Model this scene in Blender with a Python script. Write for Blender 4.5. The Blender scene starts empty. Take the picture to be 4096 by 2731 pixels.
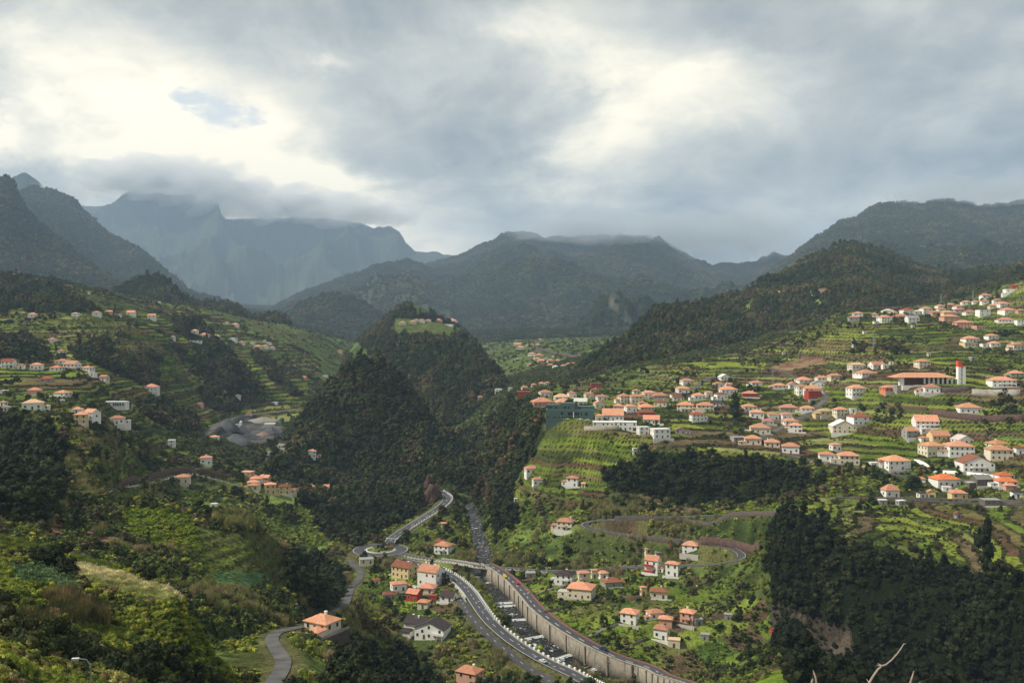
import bpy, math, random
import numpy as np
rng = np.random.default_rng(7)
random.seed(7)
SC = bpy.context.scene
COL = SC.collection

# ------------------------------------------------------------------ camera
CAM_Z = 200.0          # the viewpoint is 200 m above the datum, about 130 m above the river
F = 887.0              # focal length for a 1024 px wide frame
CX, CY = 512.0, 341.0
cam_d = bpy.data.cameras.new("camera")
cam_d.sensor_width = 36.0
cam_d.lens = F / 1024.0 * 36.0
cam_d.clip_start = 0.3
cam_d.clip_end = 60000.0
cam = bpy.data.objects.new("camera", cam_d)
cam.location = (0, 0, CAM_Z)
cam.rotation_euler = (math.radians(90), 0, 0)
COL.objects.link(cam)
SC.camera = cam

# ------------------------------------------------------------------ sun, sky, exposure
SUN_AZ = math.radians(-97.0)     # measured from the view direction (+Y), negative = left
SUN_EL = math.radians(47.0)
sun_dir = (math.sin(SUN_AZ) * math.cos(SUN_EL), math.cos(SUN_AZ) * math.cos(SUN_EL), math.sin(SUN_EL))
sl = bpy.data.lights.new("sun", 'SUN')
sl.energy = 5.0
sl.angle = math.radians(0.6)
sl.color = (1.0, 0.93, 0.80)
sun = bpy.data.objects.new("sun", sl)
from mathutils import Vector, Matrix
sun.rotation_euler = Vector(sun_dir).to_track_quat('Z', 'Y').to_euler()
sun.location = (0, 0, 600)
COL.objects.link(sun)

W = bpy.data.worlds.new("World")
SC.world = W
W.use_nodes = True

SC.view_settings.view_transform = 'Standard'
SC.view_settings.look = 'None'
SC.view_settings.gamma = 1.0
SC.view_settings.use_curve_mapping = False
SC.view_settings.exposure = 0.10
SC.cycles.use_denoising = True
try:
    SC.cycles.denoiser = 'OPENIMAGEDENOISE'
except Exception:
    pass
SC.cycles.max_bounces = 4
SC.cycles.diffuse_bounces = 2
SC.cycles.glossy_bounces = 2
SC.cycles.transmission_bounces = 2
SC.cycles.transparent_max_bounces = 6
SC.cycles.volume_bounces = 2
SC.cycles.caustics_reflective = False
SC.cycles.caustics_refractive = False


class NT:
    """small helper for building node trees"""
    def __init__(self, tree):
        self.t = tree
        for n in list(tree.nodes):
            tree.nodes.remove(n)

    def n(self, typ, ins=None, **props):
        nd = self.t.nodes.new(typ)
        for k, v in props.items():
            setattr(nd, k, v)
        if ins:
            for k, v in ins.items():
                s = nd.inputs[k]
                if hasattr(v, 'is_output') or isinstance(v, bpy.types.NodeSocket):
                    self.t.links.new(v, s)
                else:
                    s.default_value = v
        return nd

    def math(self, op, a, b=0.0, c=0.0, clamp=False):
        nd = self.n('ShaderNodeMath', {0: a, 1: b, 2: c}, operation=op)
        nd.use_clamp = clamp
        return nd.outputs[0]

    def vmath(self, op, a, b=(0, 0, 0)):
        nd = self.n('ShaderNodeVectorMath', {0: a, 1: b}, operation=op)
        return nd.outputs['Value'] if op in ('DOT_PRODUCT', 'LENGTH', 'DISTANCE') else nd.outputs['Vector']

    def noise(self, vec, scale, detail=4.0, rough=0.5, dist=0.0, lac=2.0):
        return self.n('ShaderNodeTexNoise', {'Vector': vec, 'Scale': scale, 'Detail': detail,
                                             'Roughness': rough, 'Distortion': dist, 'Lacunarity': lac})

    def ramp(self, fac, stops, interp='LINEAR'):
        nd = self.n('ShaderNodeValToRGB', {'Fac': fac})
        cr = nd.color_ramp
        cr.interpolation = interp
        while len(cr.elements) < len(stops):
            cr.elements.new(0.5)
        for e, (p, c) in zip(cr.elements, stops):
            e.position = p
            e.color = (*c, 1.0) if len(c) == 3 else c
        return nd.outputs['Color']

    def mix(self, fac, a, b, blend='MIX'):
        nd = self.n('ShaderNodeMix', data_type='RGBA', blend_type=blend, clamp_factor=True)
        for idx, v in ((0, fac), (6, a), (7, b)):
            if isinstance(v, bpy.types.NodeSocket):
                self.t.links.new(v, nd.inputs[idx])
            else:
                nd.inputs[idx].default_value = (*v, 1.0) if isinstance(v, tuple) and len(v) == 3 else v
        return nd.outputs[2]

    def smooth(self, v, a, b):
        return self.n('ShaderNodeMapRange', {'Value': v, 'From Min': a, 'From Max': b}, interpolation_type='SMOOTHSTEP').outputs[0]


def px_dir(px, py):
    v = Vector(((px - CX) / F, 1.0, (CY - py) / F))
    return v.normalized()


def build_world():
    k = NT(W.node_tree)
    out = k.n('ShaderNodeOutputWorld')
    tc = k.n('ShaderNodeTexCoord').outputs['Generated']
    D = k.vmath('NORMALIZE', tc)
    sky = k.n('ShaderNodeTexSky', sky_type='NISHITA')
    sky.sun_disc = False
    sky.sun_elevation = SUN_EL
    sky.sun_rotation = SUN_AZ
    sky.altitude = 300
    sep = k.n('ShaderNodeSeparateXYZ', {0: D})
    # cloud layer as a plane overhead: direction / (height + k) flattens the clouds towards the horizon
    h = k.math('ADD', k.math('MAXIMUM', sep.outputs[2], 0.0), 0.42)
    P = k.n('ShaderNodeCombineXYZ', {0: k.math('DIVIDE', sep.outputs[0], h), 1: k.math('DIVIDE', sep.outputs[1], h), 2: 0.0}).outputs[0]
    warp = k.noise(P, 1.6, 3.0, 0.5)
    Pw = k.vmath('ADD', P, k.vmath('MULTIPLY', k.vmath('SUBTRACT', warp.outputs['Color'], (0.5, 0.5, 0.5)), (0.26, 0.26, 0.26)))
    n1 = k.noise(Pw, 1.9, 9.0, 0.58).outputs[0]
    n2 = k.noise(k.vmath('ADD', Pw, (7.3, 2.1, 0)), 5.2, 8.0, 0.6).outputs[0]
    n3 = k.noise(k.vmath('ADD', Pw, (1.7, 9.4, 0)), 0.8, 3.0, 0.5).outputs[0]
    Dn = k.vmath('ADD', D, k.vmath('MULTIPLY', k.vmath('SUBTRACT', k.noise(Pw, 3.8, 9.0, 0.62).outputs['Color'], (0.5, 0.5, 0.5)), (0.22, 0.0, 0.15)))
    Dn = k.vmath('NORMALIZE', Dn)
    # thin places of the cloud deck, where the light comes through
    thin = None
    for (px, py, rx, ry, amp) in THIN:
        c = px_dir(px, py)
        d = k.vmath('SUBTRACT', Dn, tuple(c))
        d = k.vmath('MULTIPLY', d, (F / rx, F / rx, F / ry))
        r2 = k.vmath('DOT_PRODUCT', d, d)
        g = k.math('MULTIPLY', k.math('EXPONENT', k.math('MULTIPLY', r2, -1.0)), amp * 1.2)
        thin = g if thin is None else k.math('ADD', thin, g)
    c0 = lambda n_, a_: k.math('MULTIPLY', k.math('SUBTRACT', n_, 0.5), a_)
    base = k.math('ADD', k.math('ADD', c0(n1, 1.35), c0(n2, 0.60)), c0(n3, 0.5))
    lum = k.math('ADD', k.math('ADD', base, thin), 0.5)
    cloud = k.ramp(lum, CLOUD_STOPS)
    # a hole with blue sky, ragged at its edge
    hole = None
    for (px, py, rx, ry) in ((182, 100, 22, 16), (208, 116, 32, 32), (232, 120, 22, 22)):
        d = k.vmath('MULTIPLY', k.vmath('SUBTRACT', Dn, tuple(px_dir(px, py))), (F / rx, F / rx, F / ry))
        g = k.math('EXPONENT', k.math('MULTIPLY', k.vmath('DOT_PRODUCT', d, d), -1.0))
        hole = g if hole is None else k.math('MAXIMUM', hole, g)
    hole = k.smooth(k.math('ADD', hole, c0(n2, 3.4)), 0.45, 1.15)
    bg_sky = k.n('ShaderNodeBackground', {'Color': sky.outputs[0], 'Strength': 0.15})
    bg_cl = k.n('ShaderNodeBackground', {'Color': cloud, 'Strength': CLOUD_STRENGTH})
    below = k.smooth(sep.outputs[2], -0.02, -0.3)
    mixs = k.n('ShaderNodeMixShader', {0: k.math('SUBTRACT', 1.0, k.math('MULTIPLY', hole, 0.55)), 1: bg_sky.outputs[0], 2: bg_cl.outputs[0]})
    k.t.links.new(mixs.outputs[0], out.inputs['Surface'])


CLOUD_STRENGTH = 1.1
# (px, py, half width, half height, amount)
THIN = [(240, 178, 120, 36, 0.52), (330, 205, 90, 24, 0.46), (150, 120, 60, 40, 0.16), (190, 140, 90, 40, 0.20), (240, 110, 60, 30, 0.14), (120, 100, 90, 60, 0.12), (60, 60, 60, 50, 0.10),
        (700, 95, 85, 42, 0.27), (620, 60, 60, 60, 0.12), (560, 10, 60, 25, 0.12), (790, 60, 60, 40, 0.08), (420, 240, 50, 14, 0.22), (330, 75, 30, 12, 0.16),
        (600, 165, 90, 30, 0.15), (5, 128, 16, 14, 0.25), (640, 225, 120, 16, 0.04),
        (960, 165, 130, 45, -0.17), (960, 40, 140, 70, -0.13), (470, 160, 90, 30, -0.13), (400, 50, 80, 40, 0.05), (60, 172, 70, 16, -0.12), (800, 30, 60, 25, -0.08), (870, 190, 60, 30, -0.08)]
CLOUD_STOPS = [(0.08, (0.15, 0.175, 0.20)), (0.32, (0.275, 0.305, 0.325)), (0.48, (0.435, 0.45, 0.435)),
               (0.62, (0.62, 0.62, 0.56)), (0.78, (0.92, 0.865, 0.71)), (1.0, (1.30, 1.17, 0.90))]

HAZE_DENSITY = 0.000070
HAZE_COLOR = (0.56, 0.75, 1.0, 1)
HAZE_ANISO = 0.0
CLOUD_DENSITY = 0.0020
THIN_CLOUD_DENSITY = 0.0034
BANKS = [(120, 176, 10200, 56, 15, "bright ragged cloud on the left shoulder of the far mountain wall"), (190, 182, 10200, 66, 24, "bright cloud hiding the top of the far mountain wall"), (262, 201, 10200, 64, 22, "bright cloud lying on the far mountain wall"), (330, 209, 10200, 56, 16, "cloud trailing along the far mountain wall"), (385, 214, 10200, 34, 11, "thin cloud edge at the end of the far mountain wall"),
         (560, 228, 5900, 56, 15, "grey cloud beside the blunt top of the central mountain"), (634, 230, 5900, 72, 20, "grey cloud covering the top of the central mountain"), (702, 236, 5850, 64, 28, "low grey cloud in the saddle beside the central mountain"), (758, 232, 5600, 44, 22, "grey cloud between the central and the right mountain"),
         (955, 191, 4650, 60, 13, "thin grey cloud over the right mountain"), (1030, 194, 4650, 60, 18, "grey cloud brushing the top of the right mountain"), (84, 171, 5600, 12, 5, "small white wisp beside the left peaks"), (60, 194, 6300, 34, 10, "mist in front of the far left peak")]
build_world()
# ------------------------------------------------------------------ noise
def hash2(ix, iy, seed):
    ix = ix.astype(np.int64); iy = iy.astype(np.int64)
    h = (ix * 374761393 + iy * 668265263 + seed * 982451653) & 0xFFFFFFFF
    h = ((h ^ (h >> 13)) * 1274126177) & 0xFFFFFFFF
    h = h ^ (h >> 16)
    return (h & 0xFFFFFF) / float(0x1000000)


def vnoise(x, y, seed=0):
    ix = np.floor(x); iy = np.floor(y)
    fx = x - ix; fy = y - iy
    fx = fx * fx * fx * (fx * (fx * 6 - 15) + 10); fy = fy * fy * fy * (fy * (fy * 6 - 15) + 10)
    a = hash2(ix, iy, seed); b = hash2(ix + 1, iy, seed)
    c = hash2(ix, iy + 1, seed); d = hash2(ix + 1, iy + 1, seed)
    return (a * (1 - fx) + b * fx) * (1 - fy) + (c * (1 - fx) + d * fx) * fy


def fbm(x, y, octaves=4, seed=0, gain=0.5):
    s = np.zeros_like(x); a = 1.0; t = 0.0
    for o in range(octaves):
        s += a * (vnoise(x * 0.8 - y * 0.6, x * 0.6 + y * 0.8, seed + o) * 2 - 1)
        t += a; a *= gain
        x = x * 2.03 + 17.1; y = y * 2.03 - 9.7
    return s / t


def ridged(x, y, octaves=4, seed=0, gain=0.5):
    s = np.zeros_like(x); a = 1.0; t = 0.0; w = 1.0
    for o in range(octaves):
        v = 1 - np.abs(vnoise(x * 0.8 - y * 0.6, x * 0.6 + y * 0.8, seed + o) * 2 - 1) * 1.6
        v = np.clip(v, 0, 1) ** 1.3
        s += a * v * w
        w = np.clip(v * 1.4, 0.2, 1)
        t += a; a *= gain
        x = x * 2.05 + 5.1; y = y * 2.05 + 3.3
    return s / t


# ------------------------------------------------------------------ terrain grid
# Columns fan out from the viewpoint and rows follow depth, so that the mesh is finest near by.
U = np.concatenate([np.arange(-260, -20, 6.0), np.arange(-20, 1044, 1.35), np.arange(1044, 1290, 6.0)])
def rows():
    y = [1.0]
    while y[-1] < 14500:
        v = y[-1]
        if v < 60: d = 1.2
        elif v < 270: d = 0.9
        elif v < 700: d = 1.55
        elif v < 1300: d = 3.2
        elif v < 2100: d = 7.0
        else: d = v * 0.0062
        y.append(v + d)
    return np.array(y)
YR = rows()
NU, NY = len(U), len(YR)
UU, YY = np.meshgrid(U, YR, indexing='ij')
XX = (UU - CX) / F * YY


def line(pts):
    """pts: (px, depth, py) -> depth and height along the columns"""
    p = np.array(sorted(pts), float)
    z = CAM_Z + (CY - p[:, 2]) / F * p[:, 1]
    y = np.interp(U, p[:, 0], p[:, 1]); zz = np.interp(U, p[:, 0], z)
    return y, zz


def smooth_u(a, r=6):
    k = np.exp(-0.5 * (np.arange(-2 * r, 2 * r + 1) / r) ** 2); k /= k.sum()
    return np.convolve(np.pad(a, 2 * r, mode='edge'), k, mode='valid')


def loft(lines, before=None, after=None, r=5):
    L = [line(l) if not isinstance(l, tuple) else l for l in lines]
    L = [(smooth_u(y, r), smooth_u(z, r)) for y, z in L]
    Z = np.full(YY.shape, -1e9)
    for (y0, z0), (y1, z1) in zip(L[:-1], L[1:]):
        y1 = np.maximum(y1, y0 + 0.5)
        t = (YY - y0[:, None]) / (y1 - y0)[:, None]
        m = (t >= 0) & (t <= 1.0001)
        zz = z0[:, None] + t * (z1 - z0)[:, None]
        Z = np.where(m, zz, Z)
    y0, z0 = L[0]; y1, z1 = L[-1]
    if before is not None:
        Z = np.where(YY < y0[:, None], z0[:, None] - (y0[:, None] - YY) * before, Z)
    if after is not None:
        Z = np.where(YY > y1[:, None], z1[:, None] - (YY - y1[:, None]) * after, Z)
    return Z


def rel(pts, drop):   # a line given by heights below the viewpoint
    return [(px, y, CY + drop / y * F) for px, y in pts]


BASE = [
    rel([(-260, 1), (1290, 1)], 1.9),
    [(-260, 30, 770), (0, 45, 750), (100, 70, 750), (200, 110, 750), (300, 120, 780), (400, 130, 780), (600, 140, 780), (800, 130, 780), (1024, 100, 760), (1290, 80, 760)],
    [(-260, 250, 640), (0, 250, 640), (150, 260, 640), (240, 262, 640), (272, 262, 633), (300, 275, 629), (330, 300, 628), (360, 330, 655), (400, 350, 690), (470, 352, 686), (540, 355, 686), (610, 360, 684), (680, 370, 680), (740, 380, 660), (775, 395, 633), (800, 395, 640), (850, 370, 670), (900, 340, 700), (1024, 280, 720), (1290, 220, 760)],
    [(-260, 300, 560), (0, 300, 560), (150, 330, 560), (240, 350, 580), (300, 370, 600), (345, 400, 605), (400, 430, 620), (440, 420, 618), (480, 418, 612), (520, 420, 610), (560, 415, 612), (620, 410, 616), (700, 405, 620), (760, 402, 625), (790, 400, 632), (810, 398, 636), (850, 378, 662), (900, 350, 690), (1024, 295, 705), (1290, 235, 740)],
    [(-260, 380, 500), (0, 390, 470), (83, 400, 455), (150, 470, 500), (240, 480, 545), (300, 480, 585), (350, 470, 592), (400, 500, 575), (440, 490, 578), (480, 485, 580), (520, 470, 585), (560, 460, 587), (620, 450, 592), (700, 440, 600), (750, 430, 596), (780, 425, 560), (800, 420, 535), (850, 395, 560), (900, 375, 575), (1024, 320, 585), (1290, 260, 600)],
    [(-260, 430, 470), (0, 440, 430), (83, 450, 432), (148, 540, 484), (200, 560, 505), (240, 560, 525), (300, 540, 562), (340, 540, 556), (380, 550, 551), (420, 545, 556), (480, 525, 562), (520, 515, 565), (560, 508, 568), (620, 500, 568), (660, 490, 560), (700, 480, 560), (740, 470, 555), (770, 455, 535), (800, 440, 518), (850, 420, 535), (900, 400, 553), (1024, 345, 565), (1290, 280, 580)],
    [(-260, 480, 430), (0, 490, 411), (83, 500, 413), (148, 600, 455), (200, 620, 459), (240, 630, 476), (268, 620, 493), (300, 630, 500), (340, 620, 520), (400, 640, 514), (453, 641, 500), (475, 615, 519), (500, 600, 518), (530, 560, 515), (566, 530, 530), (620, 520, 520), (660, 505, 528), (700, 500, 530), (740, 495, 520), (780, 480, 500), (815, 470, 500), (850, 450, 520), (900, 430, 535), (1024, 370, 550), (1290, 300, 560)],
    [(-260, 560, 400), (0, 600, 385), (83, 610, 392), (148, 700, 420), (171, 680, 442), (205, 700, 452), (240, 780, 450), (268, 700, 480), (300, 740, 470), (340, 760, 485), (380, 760, 490), (420, 740, 480), (453, 740, 470), (480, 720, 490), (500, 660, 490), (520, 610, 485), (537, 590, 481), (572, 590, 480), (620, 560, 490), (660, 550, 505), (700, 545, 505), (740, 540, 505), (780, 530, 495), (815, 510, 490), (850, 490, 500), (900, 470, 510), (1024, 410, 520), (1290, 330, 530)],
    [(-260, 660, 370), (0, 700, 367), (83, 720, 369), (148, 780, 395), (200, 900, 420), (245, 900, 436), (290, 950, 425), (340, 950, 440), (400, 920, 450), (450, 900, 450), (480, 850, 455), (510, 700, 445), (540, 650, 415), (566, 640, 413), (600, 620, 422), (653, 590, 437), (700, 580, 448), (750, 575, 448), (800, 555, 455), (850, 530, 466), (892, 500, 492), (950, 480, 499), (1024, 460, 502), (1290, 380, 512)],
    [(-260, 760, 350), (0, 800, 345), (83, 850, 350), (148, 900, 370), (200, 1000, 395), (245, 1000, 420), (290, 1050, 412), (340, 1050, 420), (400, 1050, 430), (450, 1050, 420), (480, 1000, 410), (510, 900, 395), (540, 750, 402), (600, 720, 405), (653, 700, 410), (700, 680, 413), (750, 660, 420), (800, 640, 432), (850, 610, 440), (892, 590, 445), (950, 560, 455), (1024, 530, 465), (1290, 450, 470)],
    [(-260, 900, 320), (0, 950, 320), (83, 960, 312), (148, 1000, 330), (200, 1100, 345), (245, 1150, 370), (290, 1200, 380), (340, 1250, 395), (400, 1300, 400), (450, 1300, 395), (480, 1150, 392), (510, 1000, 386), (540, 870, 385), (600, 830, 385), (653, 800, 388), (700, 780, 383), (750, 760, 383), (800, 740, 386), (850, 700, 384), (892, 650, 387), (932, 630, 386), (980, 620, 386), (1024, 600, 388), (1290, 520, 380)],
    [(-260, 1150, 270), (0, 1150, 290), (83, 1150, 296), (148, 1200, 312), (200, 1250, 325), (245, 1280, 348), (290, 1400, 352), (340, 1500, 372), (400, 1600, 375), (450, 1700, 372), (480, 1500, 378), (510, 1300, 375), (540, 1200, 372), (562, 1000, 382), (610, 900, 372), (680, 900, 362), (740, 900, 360), (805, 900, 335), (853, 900, 320), (892, 900, 321), (958, 900, 324), (1024, 880, 320), (1290, 800, 300)],
    [(-260, 1300, 250), (0, 1350, 270), (60, 1350, 280), (83, 1350, 285), (148, 1450, 300), (200, 1500, 308), (245, 1600, 318), (290, 1750, 325), (325, 1800, 335), (360, 1900, 355), (400, 2000, 360), (450, 2100, 355), (500, 1900, 350), (530, 1700, 348), (560, 1600, 352), (600, 1300, 350), (700, 1200, 345), (805, 1150, 325), (853, 1100, 307), (900, 1100, 306), (958, 1080, 300), (1000, 1050, 285), (1024, 1000, 276), (1290, 950, 250)],
    [(-260, 2100, 270), (0, 2200, 290), (200, 2400, 310), (300, 2600, 330), (400, 2600, 345), (500, 2500, 338), (560, 2400, 336), (700, 2200, 335), (800, 1900, 332), (1024, 1500, 292), (1290, 1400, 262)],
    [(-260, 14600, 300), (1290, 14600, 300)],
]
Z = loft(BASE, r=9)
kk = np.array([1, 2, 3, 2, 1.]) / 9
for ax in (1,):
    Zp = np.pad(Z[:, 60:-4], ((0, 0), (2, 2)), mode='edge')
    Z[:, 60:-4] = sum(kk[i] * Zp[:, i:i + Z.shape[1] - 64] for i in range(5))
LAYER = np.zeros(YY.shape, np.int8)


def add_layer(idx, lines, before, after, r=4, relief=None):
    global Z, LAYER
    Zl = loft(lines, before, after, r)
    if relief is not None:
        Zl = Zl + relief(Zl)
    p = np.array(lines[-1]); lo, hi = p[:, 0].min(), p[:, 0].max()
    out = np.maximum(0, np.maximum(lo - UU, UU - hi))
    Zl = Zl - out / F * YY * 1.2
    m = Zl > Z
    LAYER = np.where(m, np.int8(idx), LAYER)
    Z = np.where(m, Zl, Z)


# near slope on the left, below the viewpoint
add_layer(1, [
    [(-260, 20, 715), (0, 30, 720), (87, 60, 715), (200, 90, 760), (290, 140, 800)],
    [(-260, 90, 610), (0, 90, 640), (87, 110, 668), (130, 122, 664), (200, 130, 700), (290, 145, 760)],
    [(-260, 130, 550), (0, 135, 578), (60, 140, 596), (110, 143, 606), (175, 147, 612), (209, 146, 668), (244, 148, 705), (290, 150, 760)],
    [(-260, 180, 502), (0, 172, 534), (61, 171, 553), (120, 165, 567), (174, 160, 587), (209, 152, 650), (244, 152, 690), (290, 153, 750)]],
    0.9, 0.55, 5)
# terraced spur behind it
add_layer(2, [
    [(-260, 230, 520), (0, 230, 570), (100, 230, 600), (200, 250, 620), (245, 262, 629), (272, 270, 634), (305, 288, 632), (330, 312, 640), (350, 345, 650)],
    [(-260, 290, 440), (0, 290, 500), (100, 300, 530), (170, 300, 545), (245, 305, 575), (290, 320, 602), (320, 335, 618), (352, 372, 640)],
    [(-260, 330, 405), (0, 330, 470), (60, 330, 486), (83, 330, 493), (170, 340, 500), (245, 350, 514), (278, 360, 540), (305, 370, 564), (340, 385, 592), (354, 392, 625)]],
    0.9, 0.5, 4)


def hill_relief(amp, scale, seed):
    return lambda zl: amp * fbm(XX / scale, YY / scale, 4, seed)


add_layer(3, [
    [(288, 800, 460), (296, 790, 452), (330, 800, 458), (361, 800, 460), (400, 780, 475), (440, 740, 485), (474, 720, 495)],
    [(288, 870, 445), (296, 862, 424), (320, 872, 394), (345, 876, 366), (361, 878, 356), (380, 878, 361), (400, 880, 376), (425, 872, 410), (440, 850, 440), (474, 780, 480)]],
    0.9, 0.7, 3, hill_relief(5, 60, 3))
add_layer(4, [
    [(335, 1080, 425), (360, 1050, 425), (400, 1040, 430), (440, 1000, 435), (480, 940, 440), (514, 900, 430), (530, 900, 425)],
    [(335, 1250, 410), (350, 1250, 380), (360, 1250, 366), (387, 1250, 344), (410, 1240, 342), (435, 1220, 340), (455, 1200, 343), (479, 1150, 354), (500, 1080, 374), (509, 1050, 386), (516, 1000, 405), (530, 980, 425)]],
    0.9, 0.6, 3, hill_relief(6, 80, 5))
add_layer(5, [
    [(330, 1400, 395), (350, 1400, 370), (380, 1420, 345), (400, 1460, 329), (427, 1480, 327), (460, 1480, 328), (480, 1450, 350), (495, 1400, 370)],
    [(330, 1600, 390), (343, 1600, 362), (352, 1600, 346), (362, 1600, 338), (383, 1620, 319), (400, 1640, 305), (409, 1650, 301), (422, 1650, 306), (440, 1620, 319), (457, 1600, 328), (475, 1550, 348), (495, 1500, 370)]],
    0.6, 0.6, 2, hill_relief(4, 80, 6))
add_layer(6, [
    [(552, 940, 398), (557, 940, 390), (600, 940, 378), (660, 960, 367), (740, 980, 362), (805, 1100, 334), (853, 1180, 310), (900, 1180, 311), (960, 1160, 305), (1024, 1100, 282), (1290, 1000, 262)],
    [(552, 1000, 396), (557, 1010, 388), (588, 1060, 360), (610, 1100, 347), (631, 1160, 334), (660, 1250, 310), (690, 1300, 305), (740, 1400, 293), (784, 1600, 270), (820, 1750, 251), (853, 1800, 244), (880, 1800, 252), (914, 1800, 264), (960, 1800, 272), (1024, 1750, 266), (1290, 1700, 250)]],
    0.9, 0.5, 3, hill_relief(12, 120, 7))
add_layer(7, [
    [(60, 1600, 320), (120, 1650, 310), (160, 1650, 305), (200, 1700, 312), (254, 1700, 325), (300, 1600, 345), (320, 1600, 355)],
    [(60, 1700, 305), (100, 1750, 296), (120, 1780, 286), (145, 1800, 277), (160, 1800, 274), (172, 1800, 283), (185, 1850, 298), (200, 1900, 303), (232, 1900, 306), (254, 1900, 316), (276, 1850, 312), (285, 1800, 318), (298, 1750, 332), (320, 1700, 350)]],
    0.7, 0.5, 2, hill_relief(8, 90, 8))
add_layer(8, [
    [(160, 1090, 335), (180, 1090, 333), (205, 1090, 340), (226, 1080, 352)],
    [(160, 1190, 330), (168, 1185, 321), (178, 1180, 317), (190, 1180, 317), (205, 1170, 325), (215, 1150, 335), (226, 1130, 350)]],
    0.9, 0.6, 2)


def mtn_relief(amp, scale, seed, lines_crest):
    yc, zc = line(lines_crest)
    def f(zl):
        w = np.clip((zc[:, None] - zl) / 260.0, 0.05, 1.0)
        r = ridged(XX / scale, YY / scale, 6, seed, 0.55)
        r2 = fbm(XX / 60.0, YY / 60.0, 3, seed + 9)
        jag = fbm(U / 9.0, np.full_like(U, seed * 1.7), 4, seed + 5, 0.6)[:, None] * 2.6 * YY / F
        return (r - 0.55) * amp * w + r2 * 9.0 * np.clip(w, 0.25, 1) + jag * np.clip((zl - CAM_Z) / 300, 0, 1)
    return f


def mountain(idx, foot, crest, before, after, amp, scale, seed):
    add_layer(idx, [foot, crest], before, after, 2, mtn_relief(amp, scale, seed, crest))


mountain(10, [(-260, 2295, 270), (0, 2295, 275), (60, 2362, 290), (122, 2430, 292)],
         [(-260, 3375, 150), (-40, 3375, 185), (0, 3240, 174), (6, 3240, 175), (13, 3240, 178), (17, 3240, 189), (26, 3213, 206), (39, 3172, 220), (58, 3105, 235), (80, 3037, 252), (99, 2970, 267), (122, 2835, 284)], 0.5, 0.7, 169, 546, 21)
mountain(11, [(-60, 3300, 280), (60, 3300, 290), (150, 3450, 300), (235, 3450, 312)],
         [(-60, 4650, 230), (0, 4650, 215), (20, 4650, 190), (33, 4650, 184), (44, 4650, 187), (62, 4650, 191), (73, 4620, 197), (87, 4575, 210), (109, 4500, 232), (138, 4350, 244), (160, 4200, 264), (171, 4125, 273), (189, 4050, 288), (235, 3900, 303)], 0.5, 0.7, 255, 780, 31)
mountain(12, [(-60, 5700, 290), (60, 5700, 290)],
         [(-60, 6900, 200), (7, 6900, 178), (18, 6900, 174), (22, 6900, 171), (29, 6900, 172), (36, 6900, 178), (60, 6900, 205)], 0.4, 0.6, 84, 560, 41)
mountain(13, [(-260, 7311, 300), (100, 7311, 310), (300, 7485, 330), (470, 7485, 310), (560, 7485, 310)],
         [(-260, 10967, 200), (60, 10792, 206), (81, 10792, 205), (102, 10618, 205), (113, 10618, 202), (120, 10444, 195), (128, 10444, 191), (150, 10444, 192), (190, 10444, 196), (215, 10444, 202), (219, 10444, 206), (223, 10444, 218), (260, 10444, 217), (300, 10444, 216), (341, 10444, 219), (370, 10444, 224), (397, 10270, 226), (404, 10270, 239), (414, 10096, 249), (428, 10096, 250), (434, 10096, 248), (443, 10096, 253), (459, 10096, 254), (560, 9922, 262)], 0.5, 0.6, 655, 1320, 51)
mountain(14, [(300, 3200, 320), (360, 3000, 320), (440, 3000, 322)],
         [(240, 5850, 320), (300, 5700, 292), (341, 5550, 276), (378, 5400, 264), (407, 5400, 260), (423, 5400, 263), (436, 5400, 271), (450, 5400, 285)], 0.5, 0.5, 154, 588, 61)
mountain(15, [(265, 2700, 345), (331, 2700, 345), (430, 2700, 345)],
         [(265, 3240, 335), (275, 3240, 320), (300, 3240, 302), (331, 3240, 291), (360, 3240, 298), (385, 3172, 313), (430, 3037, 332)], 0.6, 0.6, 65, 325, 71)
mountain(16, [(400, 2500, 322), (460, 2450, 332), (560, 2450, 338), (650, 2450, 336), (780, 2500, 326), (830, 2500, 322)],
         [(400, 6450, 280), (430, 6450, 262), (462, 6450, 253), (472, 6450, 248), (484, 6450, 243), (492, 6450, 240), (497, 6450, 238), (500, 6450, 232), (508, 6450, 230), (530, 6450, 232), (536, 6450, 234), (545, 6450, 238), (565, 6450, 236), (588, 6450, 236), (617, 6300, 234), (646, 6300, 234), (661, 6300, 237), (683, 6150, 251), (691, 6150, 256), (711, 6000, 264), (735, 6000, 262), (755, 6000, 262), (761, 6000, 256), (775, 6000, 252), (784, 6000, 256), (830, 6000, 250)], 0.5, 0.6, 261, 960, 81)
mountain(17, [(690, 2300, 332), (760, 2300, 312), (860, 2300, 292), (1024, 2300, 287), (1290, 2300, 282)],
         [(690, 4050, 322), (720, 4200, 302), (755, 4350, 280), (784, 4500, 260), (810, 4650, 241), (828, 4725, 230), (839, 4800, 221), (857, 4800, 217), (862, 4800, 211), (878, 4800, 204), (900, 4800, 201), (922, 4800, 203), (944, 4800, 198), (958, 4800, 201), (980, 4800, 206), (1024, 4800, 200), (1290, 4800, 190)], 0.5, 0.5, 137, 784, 91)

# rolling relief on the lower ground
w_near = np.clip((YY - 25) / 60, 0, 1)
lowz = (LAYER < 10)
Z = Z + np.where(lowz, fbm(XX / 45.0, YY / 45.0, 4, 101) * 2.2 * w_near * np.clip(YY / 500, 0.25, 1.6), 0)


def py_of(z, y):
    return CY - (z - CAM_Z) * F / y


PYG = py_of(Z, YY)


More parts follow.
